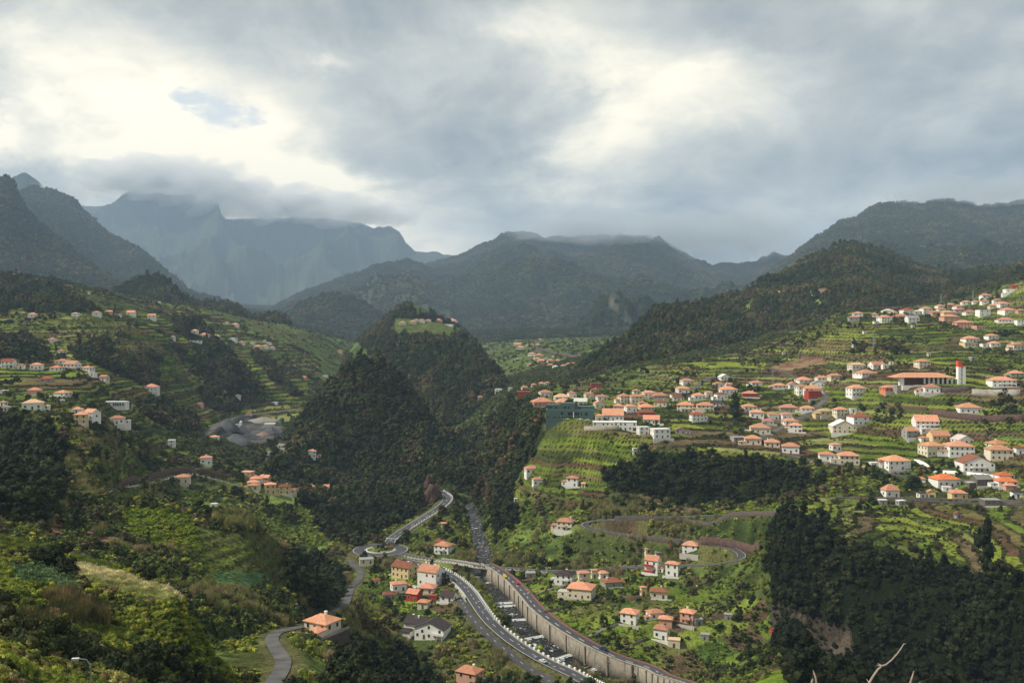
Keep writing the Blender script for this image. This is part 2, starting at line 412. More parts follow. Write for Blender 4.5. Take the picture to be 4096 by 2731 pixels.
# ------------------------------------------------------------------ from a picture position to the ground
def ground(px, py, zg=None):
    """first place where the line of sight through (px, py) meets the ground"""
    zz = Z if zg is None else zg
    j = np.interp(px, U, np.arange(NU)); j0 = int(min(j, NU - 2)); t = j - j0
    zc = zz[j0] * (1 - t) + zz[j0 + 1] * t
    p = py_of(zc, YR)
    k = np.nonzero((p <= py) & (YR > 15))[0]
    k = k[0] if len(k) else NY - 1
    a, b = p[k - 1], p[k]
    s = 0 if a <= b else (a - py) / (a - b)
    s = min(max(s, 0), 1)
    y = YR[k - 1] * (1 - s) + YR[k] * s
    return np.array([(px - CX) / F * y, y, CAM_Z + (CY - py) / F * y])


def height(x, y):
    x = np.atleast_1d(np.asarray(x, float)); y = np.atleast_1d(np.asarray(y, float))
    u = CX + x / y * F
    j = np.clip(np.interp(u, U, np.arange(NU)), 0, NU - 1.001); i = np.clip(np.interp(y, YR, np.arange(NY)), 0, NY - 1.001)
    j0 = j.astype(int); i0 = i.astype(int); a = j - j0; b = i - i0
    return (Z[j0, i0] * (1 - a) * (1 - b) + Z[j0 + 1, i0] * a * (1 - b) + Z[j0, i0 + 1] * (1 - a) * b + Z[j0 + 1, i0 + 1] * a * b)


def sample_grid(G, x, y):
    u = CX + x / y * F
    j = np.clip(np.rint(np.interp(u, U, np.arange(NU))), 0, NU - 1).astype(int)
    i = np.clip(np.rint(np.interp(y, YR, np.arange(NY))), 0, NY - 1).astype(int)
    return G[j, i]
# ------------------------------------------------------------------ land use: what grows where
SCRUB, FOREST, TERR, GARDEN, DRY, BARE, QUARRY, MEADOW, KALE, VINE, ROCK, CANE = range(12)
ZONE = np.zeros(YY.shape, np.int8)
ZONE[(LAYER >= 3)] = FOREST


def inside(poly, x, y):
    c = np.zeros(x.shape, bool)
    n = len(poly)
    for i in range(n):
        x1, y1 = poly[i]; x2, y2 = poly[(i + 1) % n]
        if y1 == y2:
            continue
        m = ((y1 > y) != (y2 > y)) & (x < (x2 - x1) * (y - y1) / (y2 - y1) + x1)
        c ^= m
    return c


def lod(near, mid, far, octs, seed):
    """noise whose grain grows in three steps with distance"""
    a = fbm(XX / near, YY / near, octs, seed); b = fbm(XX / mid, YY / mid, octs, seed + 1); c = fbm(XX / far, YY / far, octs, seed + 2)
    t1 = np.clip((YY - 300) / 250, 0, 1); t2 = np.clip((YY - 1200) / 800, 0, 1)
    return (a * (1 - t1) + b * t1) * (1 - t2) + c * t2


WOB_X = lod(14, 30, 120, 4, 301) * 9.0
WOB_Y = lod(14, 30, 120, 4, 311) * 5.0
PXW = UU + WOB_X; PYW = PYG + WOB_Y


def zone(kind, poly, layers=(0,), ymin=0, ymax=99999):
    xs = [p[0] for p in poly]; ys = [p[1] for p in poly]
    m = (PXW > min(xs)) & (PXW < max(xs)) & (PYW > min(ys)) & (PYW < max(ys)) & (YY > ymin) & (YY < ymax)
    m &= np.isin(LAYER, layers)
    ii = np.nonzero(m)
    if len(ii[0]) == 0:
        return
    ins = inside(poly, PXW[ii], PYW[ii])
    ZONE[ii[0][ins], ii[1][ins]] = kind


L0 = (0,)
ZONES = [
    (TERR, [(556, 388), (610, 372), (680, 362), (740, 352), (805, 326), (853, 305), (960, 296), (1024, 272), (1300, 230), (1300, 480), (1024, 470), (900, 462), (800, 462), (700, 450), (600, 436), (540, 424), (530, 400)], L0, 500, 1400),
    (TERR, [(515, 475), (540, 440), (600, 432), (665, 442), (640, 462), (605, 478), (605, 502), (520, 502)], L0),
    (TERR, [(835, 495), (900, 490), (1024, 500), (1300, 505), (1300, 610), (1024, 583), (960, 578), (905, 563), (850, 548), (815, 522), (800, 500)], L0),
    (TERR, [(-260, 240), (0, 262), (60, 281), (150, 300), (250, 318), (326, 336), (322, 360), (305, 400), (292, 422), (240, 432), (170, 428), (100, 420), (-260, 420)], L0, 480),
    (TERR, [(107, 440), (150, 432), (190, 452), (197, 466), (125, 484), (108, 482)], L0),
    (TERR, [(125, 462), (200, 458), (262, 470), (262, 486), (200, 488), (130, 482)], L0),
    (TERR, [(262, 440), (300, 436), (345, 452), (300, 456), (262, 452)], L0),
    (FOREST, [(-260, 250), (0, 274), (51, 286), (65, 296), (93, 308), (90, 313), (55, 313), (22, 309), (-260, 313)], L0),
    (FOREST, [(-260, 335), (29, 335), (49, 355), (43, 363), (0, 357), (-260, 357)], L0),
    (FOREST, [(72, 350), (123, 353), (165, 358), (152, 366), (160, 376), (116, 372), (94, 364)], L0),
    (FOREST, [(252, 352), (268, 356), (288, 384), (300, 398), (290, 398), (268, 376)], L0),
    (SCRUB, [(-260, 413), (81, 428), (145, 435), (150, 448), (109, 458), (96, 472), (81, 470), (43, 447), (-260, 450)], L0),
    (FOREST, [(-260, 418), (40, 426), (60, 440), (-260, 440)], L0),
    (FOREST, [(140, 402), (189, 411), (205, 435), (181, 432), (150, 420)], L0),
    (FOREST, [(205, 386), (250, 404), (232, 413), (205, 408)], L0),
    (FOREST, [(270, 455), (340, 452), (420, 462), (432, 496), (420, 512), (385, 530), (362, 545), (330, 543), (300, 520), (270, 480)], L0),
    (SCRUB, [(235, 478), (300, 500), (330, 540), (345, 560), (330, 590), (290, 560), (250, 520)], L0),
    (FOREST, [(405, 425), (480, 428), (515, 398), (548, 430), (530, 462), (514, 478), (518, 520), (528, 545), (500, 545), (490, 500), (470, 492), (440, 482), (420, 462)], L0, 0, 960),
    (FOREST, [(600, 476), (640, 454), (700, 452), (780, 462), (828, 482), (800, 494), (750, 500), (690, 504), (620, 492)], L0),
    (SCRUB, [(492, 525), (560, 538), (640, 545), (655, 560), (560, 565), (490, 560)], L0),
    (FOREST, [(770, 532), (782, 514), (815, 524), (850, 548), (905, 560), (960, 575), (1024, 582), (1300, 600), (1300, 1100), (800, 1100), (780, 640), (772, 600), (766, 560)], L0),
    (ROCK, [(770, 600), (800, 612), (850, 625), (862, 672), (830, 672), (790, 636), (772, 628)], L0),
    (GARDEN, [(498, 574), (640, 574), (700, 586), (765, 600), (778, 640), (805, 720), (700, 720), (650, 680), (590, 650), (545, 610)], L0),
    (GARDEN, [(352, 572), (400, 568), (450, 585), (468, 606), (460, 625), (400, 622), (356, 600)], L0),
    (MEADOW, [(405, 556), (455, 565), (455, 571), (411, 562)], L0),
    (MEADOW, [(552, 524), (600, 530), (600, 540), (560, 535)], L0),
    (GARDEN, [(592, 520), (650, 522), (650, 535), (600, 533)], L0),
    (GARDEN, [(690, 545), (735, 548), (732, 562), (700, 565)], L0),
    (MEADOW, [(172, 498), (212, 502), (210, 513), (176, 513)], L0),
    (MEADOW, [(262, 492), (315, 492), (300, 504), (262, 502)], L0),
    (MEADOW, [(355, 455), (395, 462), (390, 475), (352, 468)], L0),
    (QUARRY, [(204, 434), (220, 417), (240, 415), (282, 422), (276, 440), (247, 446), (218, 440)], L0),
    (BARE, [(765, 367), (800, 357), (830, 358), (808, 368), (780, 371)], L0),
    (CANE, [(18, 604), (60, 602), (100, 612), (108, 628), (70, 636), (22, 632)], (1,)),
    (FOREST, [(-260, 430), (0, 440), (62, 452), (64, 500), (45, 520), (0, 522), (-260, 500)], (0, 2)),
    (FOREST, [(285, 552), (330, 566), (352, 590), (356, 612), (310, 604), (286, 585)], (0, 2)),
    (FOREST, [(338, 645), (395, 650), (432, 668), (440, 720), (325, 720)], (0, 2)),
    (MEADOW, [(72, 622), (132, 626), (134, 634), (100, 637), (70, 632)], (1,)),
    (DRY, [(-260, 600), (0, 611), (61, 626), (61, 631), (0, 620), (-260, 612)], (1,)),
    (DRY, [(62, 566), (90, 563), (122, 570), (140, 580), (180, 586), (182, 602), (131, 599), (100, 590), (74, 578)], (1,)),
    (MEADOW, [(-260, 490), (0, 526), (55, 540), (62, 550), (40, 553), (0, 553), (-260, 553)], (1,)),
    (KALE, [(5, 566), (40, 562), (64, 572), (82, 584), (72, 592), (39, 588), (10, 580)], (1,)),
    (MEADOW, [(62, 553), (118, 566), (124, 573), (70, 562)], (1,)),
    (TERR, [(196, 528), (280, 532), (282, 590), (214, 590), (200, 560)], (2,)),
    (KALE, [(214, 572), (268, 570), (262, 588), (222, 590)], (2,)),
    (BARE, [(34, 534), (62, 512), (72, 512), (58, 534)], (2,)),
    (BARE, [(80, 538), (120, 530), (122, 540), (90, 546)], (2,)),
    (BARE, [(80, 487), (135, 489), (132, 494), (86, 492)], (2, 0)),
    (VINE, [(126, 506), (185, 510), (205, 552), (160, 545), (122, 538)], (2,)),
    (GARDEN, [(64, 497), (125, 492), (125, 535), (60, 528)], (2,)),
    (MEADOW, [(415, 301), (421, 301), (438, 314), (409, 314)], (5,)),
    (MEADOW, [(392, 318), (462, 318), (462, 334), (392, 334)], (5,), 0, 1540),
    (MEADOW, [(741, 303), (752, 302), (754, 318), (742, 316)], (6,)),
    (MEADOW, [(783, 299), (800, 310), (792, 312)], (6,)),
    (MEADOW, [(806, 288), (822, 304), (812, 306)], (6,)),
    (BARE, [(812, 287), (832, 289), (830, 296), (815, 294)], (6,)),
    (SCRUB, [(341, 345), (345, 330), (392, 380), (380, 400)], (5,)),
]
for zn in ZONES:
    zone(*zn)
ZONE[(LAYER == 13) & (PYG > 282)] = SCRUB
ZONE[(LAYER == 0) & (YY > 1500)] = SCRUB
ZONE[(LAYER == 0) & (YY > 2300)] = FOREST


def blur(a, n=2):
    for _ in range(n):
        a = (a + np.roll(a, 1, 0) + np.roll(a, -1, 0)) / 3
        a = (a + np.roll(a, 1, 1) + np.roll(a, -1, 1)) / 3
    return a


# ------------------------------------------------------------------ terraces
TM = blur((np.isin(ZONE, (TERR, VINE)) & (YY < 1900)).astype(float), 2)
STEP = np.where(YY > 1250, 6.0, np.where(YY > 1000, 4.4, np.where(LAYER == 2, 2.4, 2.8)))
STEP = np.where((UU > 790) & (YY < 480) & (LAYER == 0), 1.25, STEP)
wob = np.where(STEP < 1.5, 0.35, 1.0) * fbm(XX / 70.0, YY / 70.0, 3, 401) * 3.0 + np.where(STEP < 1.5, 0.4, 1.0) * fbm(XX / 18.0, YY / 18.0, 2, 405) * 0.7
Q = (Z + wob) / STEP
QN = np.floor(Q); QF = Q - QN
TT = np.where(QF < 0.72, 0.42 * QF / 0.72, 0.42 + 0.58 * (QF - 0.72) / 0.28)
Z = Z + (QN + TT - Q) * STEP * TM
BANK = (QF > 0.70).astype(float) * TM
along = XX * 0.96 + YY * 0.28 + fbm(XX / 30, YY / 30, 2, 411) * 14
plen = 22 + 34 * hash2(QN, np.zeros_like(QN), 77)
PATCH = np.floor(along / plen + 9 * hash2(QN, np.zeros_like(QN), 78))
PH = hash2(QN, PATCH, 79); PH2 = hash2(QN, PATCH, 83)
PYG = py_of(Z, YY)
# ------------------------------------------------------------------ roads, river: centre lines and cuttings
def z6(x, y): return (341.5 + x / 6.888, 455.25 + y / 6.888)
def z4(x, y): return (x / 6.888, 375 + y / 6.888)
def vv(x, y): return (x / 2.297, y / 2.297)


def path3(pts, lift=0.0, zref=None, step=2.5, smooth=9):
    P = np.array([ground(px, py, zref) for px, py in pts])
    d = np.concatenate([[0], np.cumsum(np.linalg.norm(np.diff(P[:, :2], axis=0), axis=1))])
    n = max(int(d[-1] / step), 4)
    t = np.linspace(0, d[-1], n)
    Q_ = np.stack([np.interp(t, d, P[:, i]) for i in range(3)], 1)
    k = np.hanning(smooth + 2)[1:-1]; k /= k.sum(); h = smooth // 2
    for i in range(3):
        kk = k if i < 2 else k
        for _ in range(1 if i < 2 else 4):
            ext = np.concatenate([2 * Q_[0, i] - Q_[h:0:-1, i], Q_[:, i], 2 * Q_[-1, i] - Q_[-2:-h - 2:-1, i]])
            Q_[:, i] = np.convolve(ext, kk, mode='valid')[:n]
    Q_[:, 2] += lift
    return Q_


def normals(P):
    T = np.gradient(P[:, :2], axis=0)
    T /= np.linalg.norm(T, axis=1)[:, None] + 1e-9
    return np.stack([T[:, 1], -T[:, 0]], 1)      # to the right of the direction of travel


def offset(P, s, dz=0.0):
    N = normals(P)
    R = P.copy(); R[:, :2] += N * s; R[:, 2] += dz
    return R


def carve(P, half, blend, dz=-0.25, only_lower=False):
    global Z
    half = np.broadcast_to(np.asarray(half, float), (len(P),))
    R = float(half.max()) + blend
    D = np.full(Z.shape, 1e9); T = np.zeros(Z.shape)
    for a, b, hf in zip(P[:-1], P[1:], half):
        cx, cy = (a[:2] + b[:2]) / 2
        rr = R + np.linalg.norm(b[:2] - a[:2]) / 2
        i0 = max(np.searchsorted(YR, cy - rr) - 1, 0); i1 = min(np.searchsorted(YR, cy + rr) + 1, NY)
        ylo = max(cy - rr, 5.0)
        us = [CX + (cx - rr) / ylo * F, CX + (cx - rr) / (cy + rr) * F, CX + (cx + rr) / ylo * F, CX + (cx + rr) / (cy + rr) * F]
        j0 = max(np.searchsorted(U, min(us)) - 1, 0); j1 = min(np.searchsorted(U, max(us)) + 1, NU)
        if i1 <= i0 or j1 <= j0:
            continue
        X_ = XX[j0:j1, i0:i1] - a[0]; Y_ = YY[j0:j1, i0:i1] - a[1]
        dx, dy = b[0] - a[0], b[1] - a[1]
        t = np.clip((X_ * dx + Y_ * dy) / (dx * dx + dy * dy + 1e-9), 0, 1)
        d = np.hypot(X_ - t * dx, Y_ - t * dy) - hf
        z = a[2] + t * (b[2] - a[2])
        m = d < D[j0:j1, i0:i1]
        D[j0:j1, i0:i1][m] = d[m]; T[j0:j1, i0:i1][m] = z[m]
    w = np.clip((blend - D) / max(blend, 1e-3), 0, 1)
    w = w * w * (3 - 2 * w)
    tgt = T + dz
    if only_lower:
        tgt = np.minimum(tgt, Z)
    Z = np.where(D < blend, Z * (1 - w) + tgt * w, Z)
    return D


ROADD = np.full(Z.shape, 1e9)


def road(pts, half, blend=6.0, lift=0.3, **kw):
    global ROADD
    P = path3(pts, lift, **kw)
    D = carve(P, half + 1.0, blend)
    ROADD = np.minimum(ROADD, D + 1.0)
    return P


Zs = Z.copy()
P_river = path3([z6(875, 330), z6(905, 400), z6(930, 470), z6(938, 540), z6(960, 600), z6(985, 680), z6(985, 740)], 0, Zs - 4, smooth=7)
P_roadB = road([z6(340, 680), z6(400, 715), z6(500, 742), z6(600, 768), z6(700, 805), z6(800, 865), z6(875, 945), z6(945, 1045), z6(1005, 1130), z6(1080, 1210), z6(1180, 1290), z6(1300, 1370), z6(1450, 1455), z6(1600, 1530), z6(1760, 1610), z6(1950, 1700)], 3.6, 4, 0.8, smooth=11)
P_roadD = road([z6(1000, 772), z6(1060, 800), z6(1120, 845), z6(1190, 905), z6(1260, 985), z6(1340, 1075), z6(1420, 1145), z6(1520, 1225), z6(1650, 1305), z6(1800, 1382), z6(1950, 1450), z6(2150, 1530), z6(2350, 1600), z6(2600, 1690)], 3.4, 3, 2.4, smooth=11)
P_roadA = road([z6(665, 262), z6(700, 280), z6(728, 300), z6(728, 325), z6(690, 365), z6(600, 425), z6(500, 488), z6(430, 532), z6(370, 570), z6(335, 600), z6(330, 625)], 4.6, 5, 2.0, smooth=7)
P_roadC = road([z6(400, 680), z6(500, 705), z6(620, 722), z6(780, 742), z6(970, 772), z6(1150, 785), z6(1400, 805), z6(1700, 800), z6(1900, 778), z6(2080, 758), vv(1400, 1308), vv(1560, 1300), vv(1650, 1300), vv(1700, 1288), vv(1712, 1274), vv(1680, 1260), vv(1600, 1246), vv(1500, 1237), vv(1430, 1229), vv(1370, 1220), vv(1335, 1210), vv(1345, 1199), vv(1400, 1195), vv(1500, 1193), vv(1620, 1187), vv(1800, 1184)], 3.3, 5, 0.8, smooth=7)
P_roadE = road([z6(800, 975), z6(840, 1020), z6(870, 1090), z6(935, 1160), z6(1005, 1235), z6(1085, 1300), z6(1180, 1385), z6(1300, 1480), z6(1420, 1560), z6(1560, 1640)], 3.0, 3, 0.4, smooth=9)
P_roadF = road([z6(160, 640), z6(100, 660), z6(60, 690), z6(70, 740), z6(140, 800), z6(130, 850), z6(70, 900), z6(50, 960), z6(20, 1040), (325, 616), (305, 626), (288, 629), (275, 632), (271, 640), (277, 650), (284, 660), (282, 670), (270, 688), (262, 702)], 3.0, 5, 0.3, smooth=7)
P_roadG = road([(110, 490), (130, 486.5), (152, 482), (170, 477), (190, 472), (206, 476), (226, 482), (245, 487)], 2.6, 4, 0.3)
P_roadH = road([(835, 497), (880, 498), (930, 501), (1024, 505), (1120, 508)], 2.6, 4, 0.3)
P_roadI = road([(790, 455), (815, 461), (850, 466), (900, 476), (930, 480), (960, 479), (1010, 484)], 2.6, 4, 0.3)
P_roadK = road([vv(1740, 1010), vv(1800, 980), vv(1850, 955), vv(1900, 915), vv(1880, 900)], 2.4, 3, 0.3)
P_roadL = road([(692, 389), (700, 383), (712, 376), (740, 371), (765, 366), (790, 374), (800, 380)], 2.2, 3, 0.3)
P_roadQ = road([vv(470, 1000), vv(500, 975), vv(545, 955), vv(600, 950), vv(640, 945), vv(680, 938)], 3.5, 5, 0.5)
# roundabout
RC = ground(*z6(268, 655)); RC[2] += 0.8
ang = np.linspace(0, 2 * math.pi, 73)
P_ring = np.stack([RC[0] + 12.6 * np.cos(ang), RC[1] + 13.2 * np.sin(ang), np.full(73, RC[2])], 1)
carve(np.stack([RC + np.array([i * 0.5, 0, 0]) for i in range(-2, 3)]), 19.5, 7)
ROADD = np.minimum(ROADD, np.abs(np.hypot(XX - RC[0], YY - RC[1]) - 13.2) - 4.2)
# the channel of the river, cut last so that it stays open beside the roads
# Downstream of the bridge it fills the strip between the two roads
dl_ = offset(P_roadD, 3.7); br_ = offset(P_roadB, -4.5)
cen_, hw_ = [], []
for p_ in dl_:
    dd_ = np.hypot(br_[:, 0] - p_[0], br_[:, 1] - p_[1]); q_ = br_[int(np.argmin(dd_))]; gp = dd_.min()
    w_ = min(gp, 11.0); e_ = (q_[:2] - p_[:2]) / gp
    cen_.append((p_[0] + e_[0] * w_ / 2, p_[1] + e_[1] * w_ / 2, p_[2] - 6.6)); hw_.append(w_ / 2)
P_river2 = np.array(cen_); HW2 = np.array(hw_)
kk_ = np.ones(5) / 5
for i_ in range(3): P_river2[2:-2, i_] = np.convolve(P_river2[:, i_], kk_, mode='valid')
P_river[-1] = P_river2[0] + np.array([0, 6.0, 0.2]); P_river[-2, 2] = P_river[-1, 2] + 0.2
DR1 = carve(P_river, 4.2, 9.0, -0.6, True)
DR2 = carve(P_river2, HW2 + 0.4, 0.5, -0.9, True)
DR = np.minimum(DR1, DR2)
PYG = py_of(Z, YY)
# ------------------------------------------------------------------ helpers for objects
def tag(o, label=None, cat=None, group=None, kind=None):
    if label: o['label'] = label
    if cat: o['category'] = cat
    if group: o['group'] = group
    if kind: o['kind'] = kind
    return o


def new_mesh(name, verts, faces, mats, fmat=None, smooth=False):
    me = bpy.data.meshes.new(name)
    me.from_pydata([tuple(map(float, v)) for v in verts], [], faces)
    for m in (mats if isinstance(mats, (list, tuple)) else [mats]):
        me.materials.append(m)
    if fmat is not None:
        me.polygons.foreach_set('material_index', np.array(fmat, np.int32))
    if smooth:
        me.polygons.foreach_set('use_smooth', np.ones(len(me.polygons), bool))
    me.update()
    return me


def big_mesh(name, verts, faces, mat, smooth=False):
    """verts (n,3), faces (m,k) arrays with k = 3 or 4"""
    me = bpy.data.meshes.new(name)
    v = np.ascontiguousarray(verts, np.float32); f = np.ascontiguousarray(faces, np.int32); k = f.shape[1]
    me.vertices.add(len(v)); me.vertices.foreach_set("co", v.ravel())
    me.loops.add(f.size); me.loops.foreach_set("vertex_index", f.ravel())
    me.polygons.add(len(f)); me.polygons.foreach_set("loop_start", np.arange(0, f.size, k, dtype=np.int32))
    if smooth:
        me.polygons.foreach_set('use_smooth', np.ones(len(f), bool))
    me.update()
    if mat: me.materials.append(mat)
    return me


def link(name, me, parent=None, loc=None, rotz=None, scale=None, color=None):
    o = bpy.data.objects.new(name, me); COL.objects.link(o)
    if parent is not None: o.parent = parent
    if loc is not None: o.location = tuple(float(c) for c in loc)
    if rotz is not None: o.rotation_euler = (0, 0, float(rotz))
    if scale is not None: o.scale = scale
    if color is not None: o.color = (*color, 1.0)
    return o


class MB:
    """collects boxes and prisms into one mesh"""
    def __init__(self): self.v = []; self.f = []; self.m = []

    def add(self, vs, fs, mi=0):
        b = len(self.v); self.v += [tuple(v) for v in vs]; self.f += [tuple(b + i for i in f) for f in fs]; self.m += [mi] * len(fs)

    def box(self, x0, x1, y0, y1, z0, z1, mi=0):
        vs = [(x0, y0, z0), (x1, y0, z0), (x1, y1, z0), (x0, y1, z0), (x0, y0, z1), (x1, y0, z1), (x1, y1, z1), (x0, y1, z1)]
        self.add(vs, [(0, 3, 2, 1), (4, 5, 6, 7), (0, 1, 5, 4), (1, 2, 6, 5), (2, 3, 7, 6), (3, 0, 4, 7)], mi)

    def tube(self, p, q, r0, r1, n=6, mi=0):
        p = Vector(p); q = Vector(q); d = (q - p).normalized()
        a = d.orthogonal().normalized(); b = d.cross(a)
        vs = []
        for c, r in ((p, r0), (q, r1)):
            for i in range(n):
                t = 2 * math.pi * i / n
                vs.append(tuple(c + a * (r * math.cos(t)) + b * (r * math.sin(t))))
        fs = [(i, (i + 1) % n, n + (i + 1) % n, n + i) for i in range(n)]
        fs += [tuple(range(n - 1, -1, -1)), tuple(range(n, 2 * n))]
        self.add(vs, fs, mi)

    def mesh(self, name, mats): return new_mesh(name, self.v, self.f, mats, self.m)


def mat_new(name):
    m = bpy.data.materials.new(name); m.use_nodes = True
    return m, NT(m.node_tree)


def finish(k, color, rough=0.9, spec=0.2, bump=None, metal=0.0, emission=None, normal=None):
    ins = {'Base Color': color, 'Roughness': rough, 'Specular IOR Level': spec, 'Metallic': metal}
    p = k.n('ShaderNodeBsdfPrincipled', ins)
    if bump is not None:
        h, dist, st = bump
        b = k.n('ShaderNodeBump', {'Height': h, 'Distance': dist, 'Strength': st})
        k.t.links.new(b.outputs[0], p.inputs['Normal'])
    o = k.n('ShaderNodeOutputMaterial')
    k.t.links.new(p.outputs[0], o.inputs['Surface'])
    return p


def simple_mat(name, col, var=0.25, scale=0.5, rough=0.85, bump=None, spec=0.3, metal=0.0):
    m, k = mat_new(name)
    pos = k.n('ShaderNodeNewGeometry').outputs['Position']
    n = k.noise(pos, scale, 5.0, 0.6)
    f = k.n('ShaderNodeMapRange', {'Value': n.outputs[0], 'From Min': 0.25, 'From Max': 0.75, 'To Min': 1 - var, 'To Max': 1 + var}).outputs[0]
    c = k.mix(1.0, tuple(col), k.n('ShaderNodeCombineColor', {0: f, 1: f, 2: f}).outputs[0], 'MULTIPLY')
    finish(k, c, rough, spec, None if bump is None else (n.outputs[0], bump, 0.7), metal)
    return m


def obj_color_mat(name, var=0.12, scale=0.6, rough=0.9, streak=False, tiles=False, rust=None):
    """paint or tile whose colour is the object's own colour, with dirt on it"""
    m, k = mat_new(name)
    oi = k.n('ShaderNodeObjectInfo')
    g = k.n('ShaderNodeNewGeometry')
    pos = g.outputs['Position']
    n = k.noise(pos, scale, 6.0, 0.65)
    f = k.n('ShaderNodeMapRange', {'Value': n.outputs[0], 'From Min': 0.3, 'From Max': 0.7, 'To Min': 1 - var, 'To Max': 1 + var * 0.5}).outputs[0]
    col = k.mix(1.0, oi.outputs['Color'], k.n('ShaderNodeCombineColor', {0: f, 1: f, 2: k.math('MULTIPLY', f, f)}).outputs[0], 'MULTIPLY')
    bump = None
    if streak:
        st = k.noise(k.vmath('MULTIPLY', pos, (2.2, 2.2, 0.25)), 1.0, 4.0, 0.6)
        s = k.smooth(st.outputs[0], 0.55, 0.78)
        col = k.mix(k.math('MULTIPLY', s, 0.35), col, (0.22, 0.20, 0.17))
    if tiles:
        tc = k.n('ShaderNodeTexCoord').outputs['Object']
        w = k.n('ShaderNodeTexWave', {'Vector': tc, 'Scale': 1.1, 'Distortion': 0.6, 'Detail': 1.0}, wave_type='BANDS', bands_direction='DIAGONAL')
        v = k.n('ShaderNodeTexVoronoi', {'Vector': pos, 'Scale': 2.6})
        t = k.math('ADD', k.math('MULTIPLY', k.n('ShaderNodeSeparateColor', {0: v.outputs['Color']}).outputs[0], 0.30), 0.82)
        col = k.mix(1.0, col, k.n('ShaderNodeCombineColor', {0: t, 1: t, 2: t}).outputs[0], 'MULTIPLY')
        lich = k.smooth(k.noise(pos, 0.35, 5.0, 0.6).outputs[0], 0.58, 0.75)
        col = k.mix(k.math('MULTIPLY', lich, 0.35), col, (0.20, 0.13, 0.08))
        bump = (w.outputs[0], 0.08, 0.8)
    finish(k, col, rough, 0.25, bump)
    return m


# ------------------------------------------------------------------ ground colour per vertex
def mixc(a, b, t): return a + (b - a) * t[..., None]
def cc(*c): return np.array(c, float)


nA = lod(16, 38, 130, 4, 501) * 0.5 + 0.5
nB = lod(4, 10, 40, 4, 511) * 0.5 + 0.5
nC = fbm(XX / 140, YY / 140, 4, 521) * 0.5 + 0.5


def sst(x, a, b):
    t = np.clip((x - a) / (b - a), 0, 1); return t * t * (3 - 2 * t)


GC = np.zeros(YY.shape + (3,))
dark = cc(0.028, 0.042, 0.014); olive = cc(0.062, 0.078, 0.024); light = cc(0.10, 0.14, 0.035); brown = cc(0.085, 0.060, 0.035)
scrub = mixc(np.broadcast_to(dark, GC.shape), light, sst(nB, 0.35, 0.75))
scrub = mixc(scrub, olive, sst(nA, 0.4, 0.7)); scrub = mixc(scrub, brown, sst(nC, 0.6, 0.85) * 0.6)
GC[:] = scrub
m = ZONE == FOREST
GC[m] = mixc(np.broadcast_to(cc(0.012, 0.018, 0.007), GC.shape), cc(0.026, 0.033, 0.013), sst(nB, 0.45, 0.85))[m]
pal = 0.78 * np.array([(0.150, 0.200, 0.026), (0.115, 0.160, 0.022), (0.190, 0.225, 0.036), (0.080, 0.105, 0.020), (0.130, 0.140, 0.032), (0.150, 0.125, 0.050), (0.110, 0.066, 0.040), (0.060, 0.080, 0.022), (0.21, 0.22, 0.07), (0.12, 0.17, 0.03), (0.15, 0.17, 0.04), (0.13, 0.10, 0.055)])
pi = np.minimum((PH * len(pal)).astype(int), len(pal) - 1)
terr = pal[pi] * (0.75 + 0.5 * nB)[..., None]
bankc = mixc(np.broadcast_to(cc(0.024, 0.019, 0.013), GC.shape), cc(0.026, 0.034, 0.010), sst(nA, 0.35, 0.7))
terr = mixc(terr, bankc, sst(QF, 0.68, 0.74) * 0.95)
rough_ = sst(nC, 0.50, 0.68)
terr = mixc(terr, scrub, rough_ * 0.75)
GC = mixc(GC, terr, np.clip(TM * 1.3, 0, 1))
cell = lambda s, sd: hash2(np.floor((XX * 0.9 + YY * 0.43 + 3 * nA) / s), np.floor((YY * 0.9 - XX * 0.43 + 3 * nB) / (s * 0.6)), sd)
gpal = np.array([(0.105, 0.155, 0.022), (0.085, 0.120, 0.020), (0.140, 0.180, 0.030), (0.10, 0.10, 0.035), (0.055, 0.090, 0.020), (0.085, 0.060, 0.036), (0.13, 0.16, 0.03)])
gi = np.minimum((cell(17, 601) * len(gpal)).astype(int), len(gpal) - 1)
gar = gpal[gi] * (0.6 + 0.8 * nB)[..., None]
m = ZONE == GARDEN; GC[m] = gar[m]
for kz, c1, c2 in ((DRY, (0.52, 0.47, 0.27), (0.24, 0.26, 0.09)), (BARE, (0.15, 0.075, 0.045), (0.26, 0.18, 0.11)), (QUARRY, (0.05, 0.052, 0.058), (0.115, 0.108, 0.10)),
                   (MEADOW, (0.12, 0.17, 0.04), (0.20, 0.23, 0.07)), (KALE, (0.050, 0.110, 0.050), (0.085, 0.150, 0.075)), (VINE, (0.10, 0.13, 0.015), (0.05, 0.08, 0.015)), (ROCK, (0.05, 0.040, 0.030), (0.10, 0.08, 0.06))):
    m = ZONE == kz
    GC[m] = mixc(np.broadcast_to(cc(*c1), GC.shape), cc(*c2), sst(nB, 0.3, 0.7))[m]
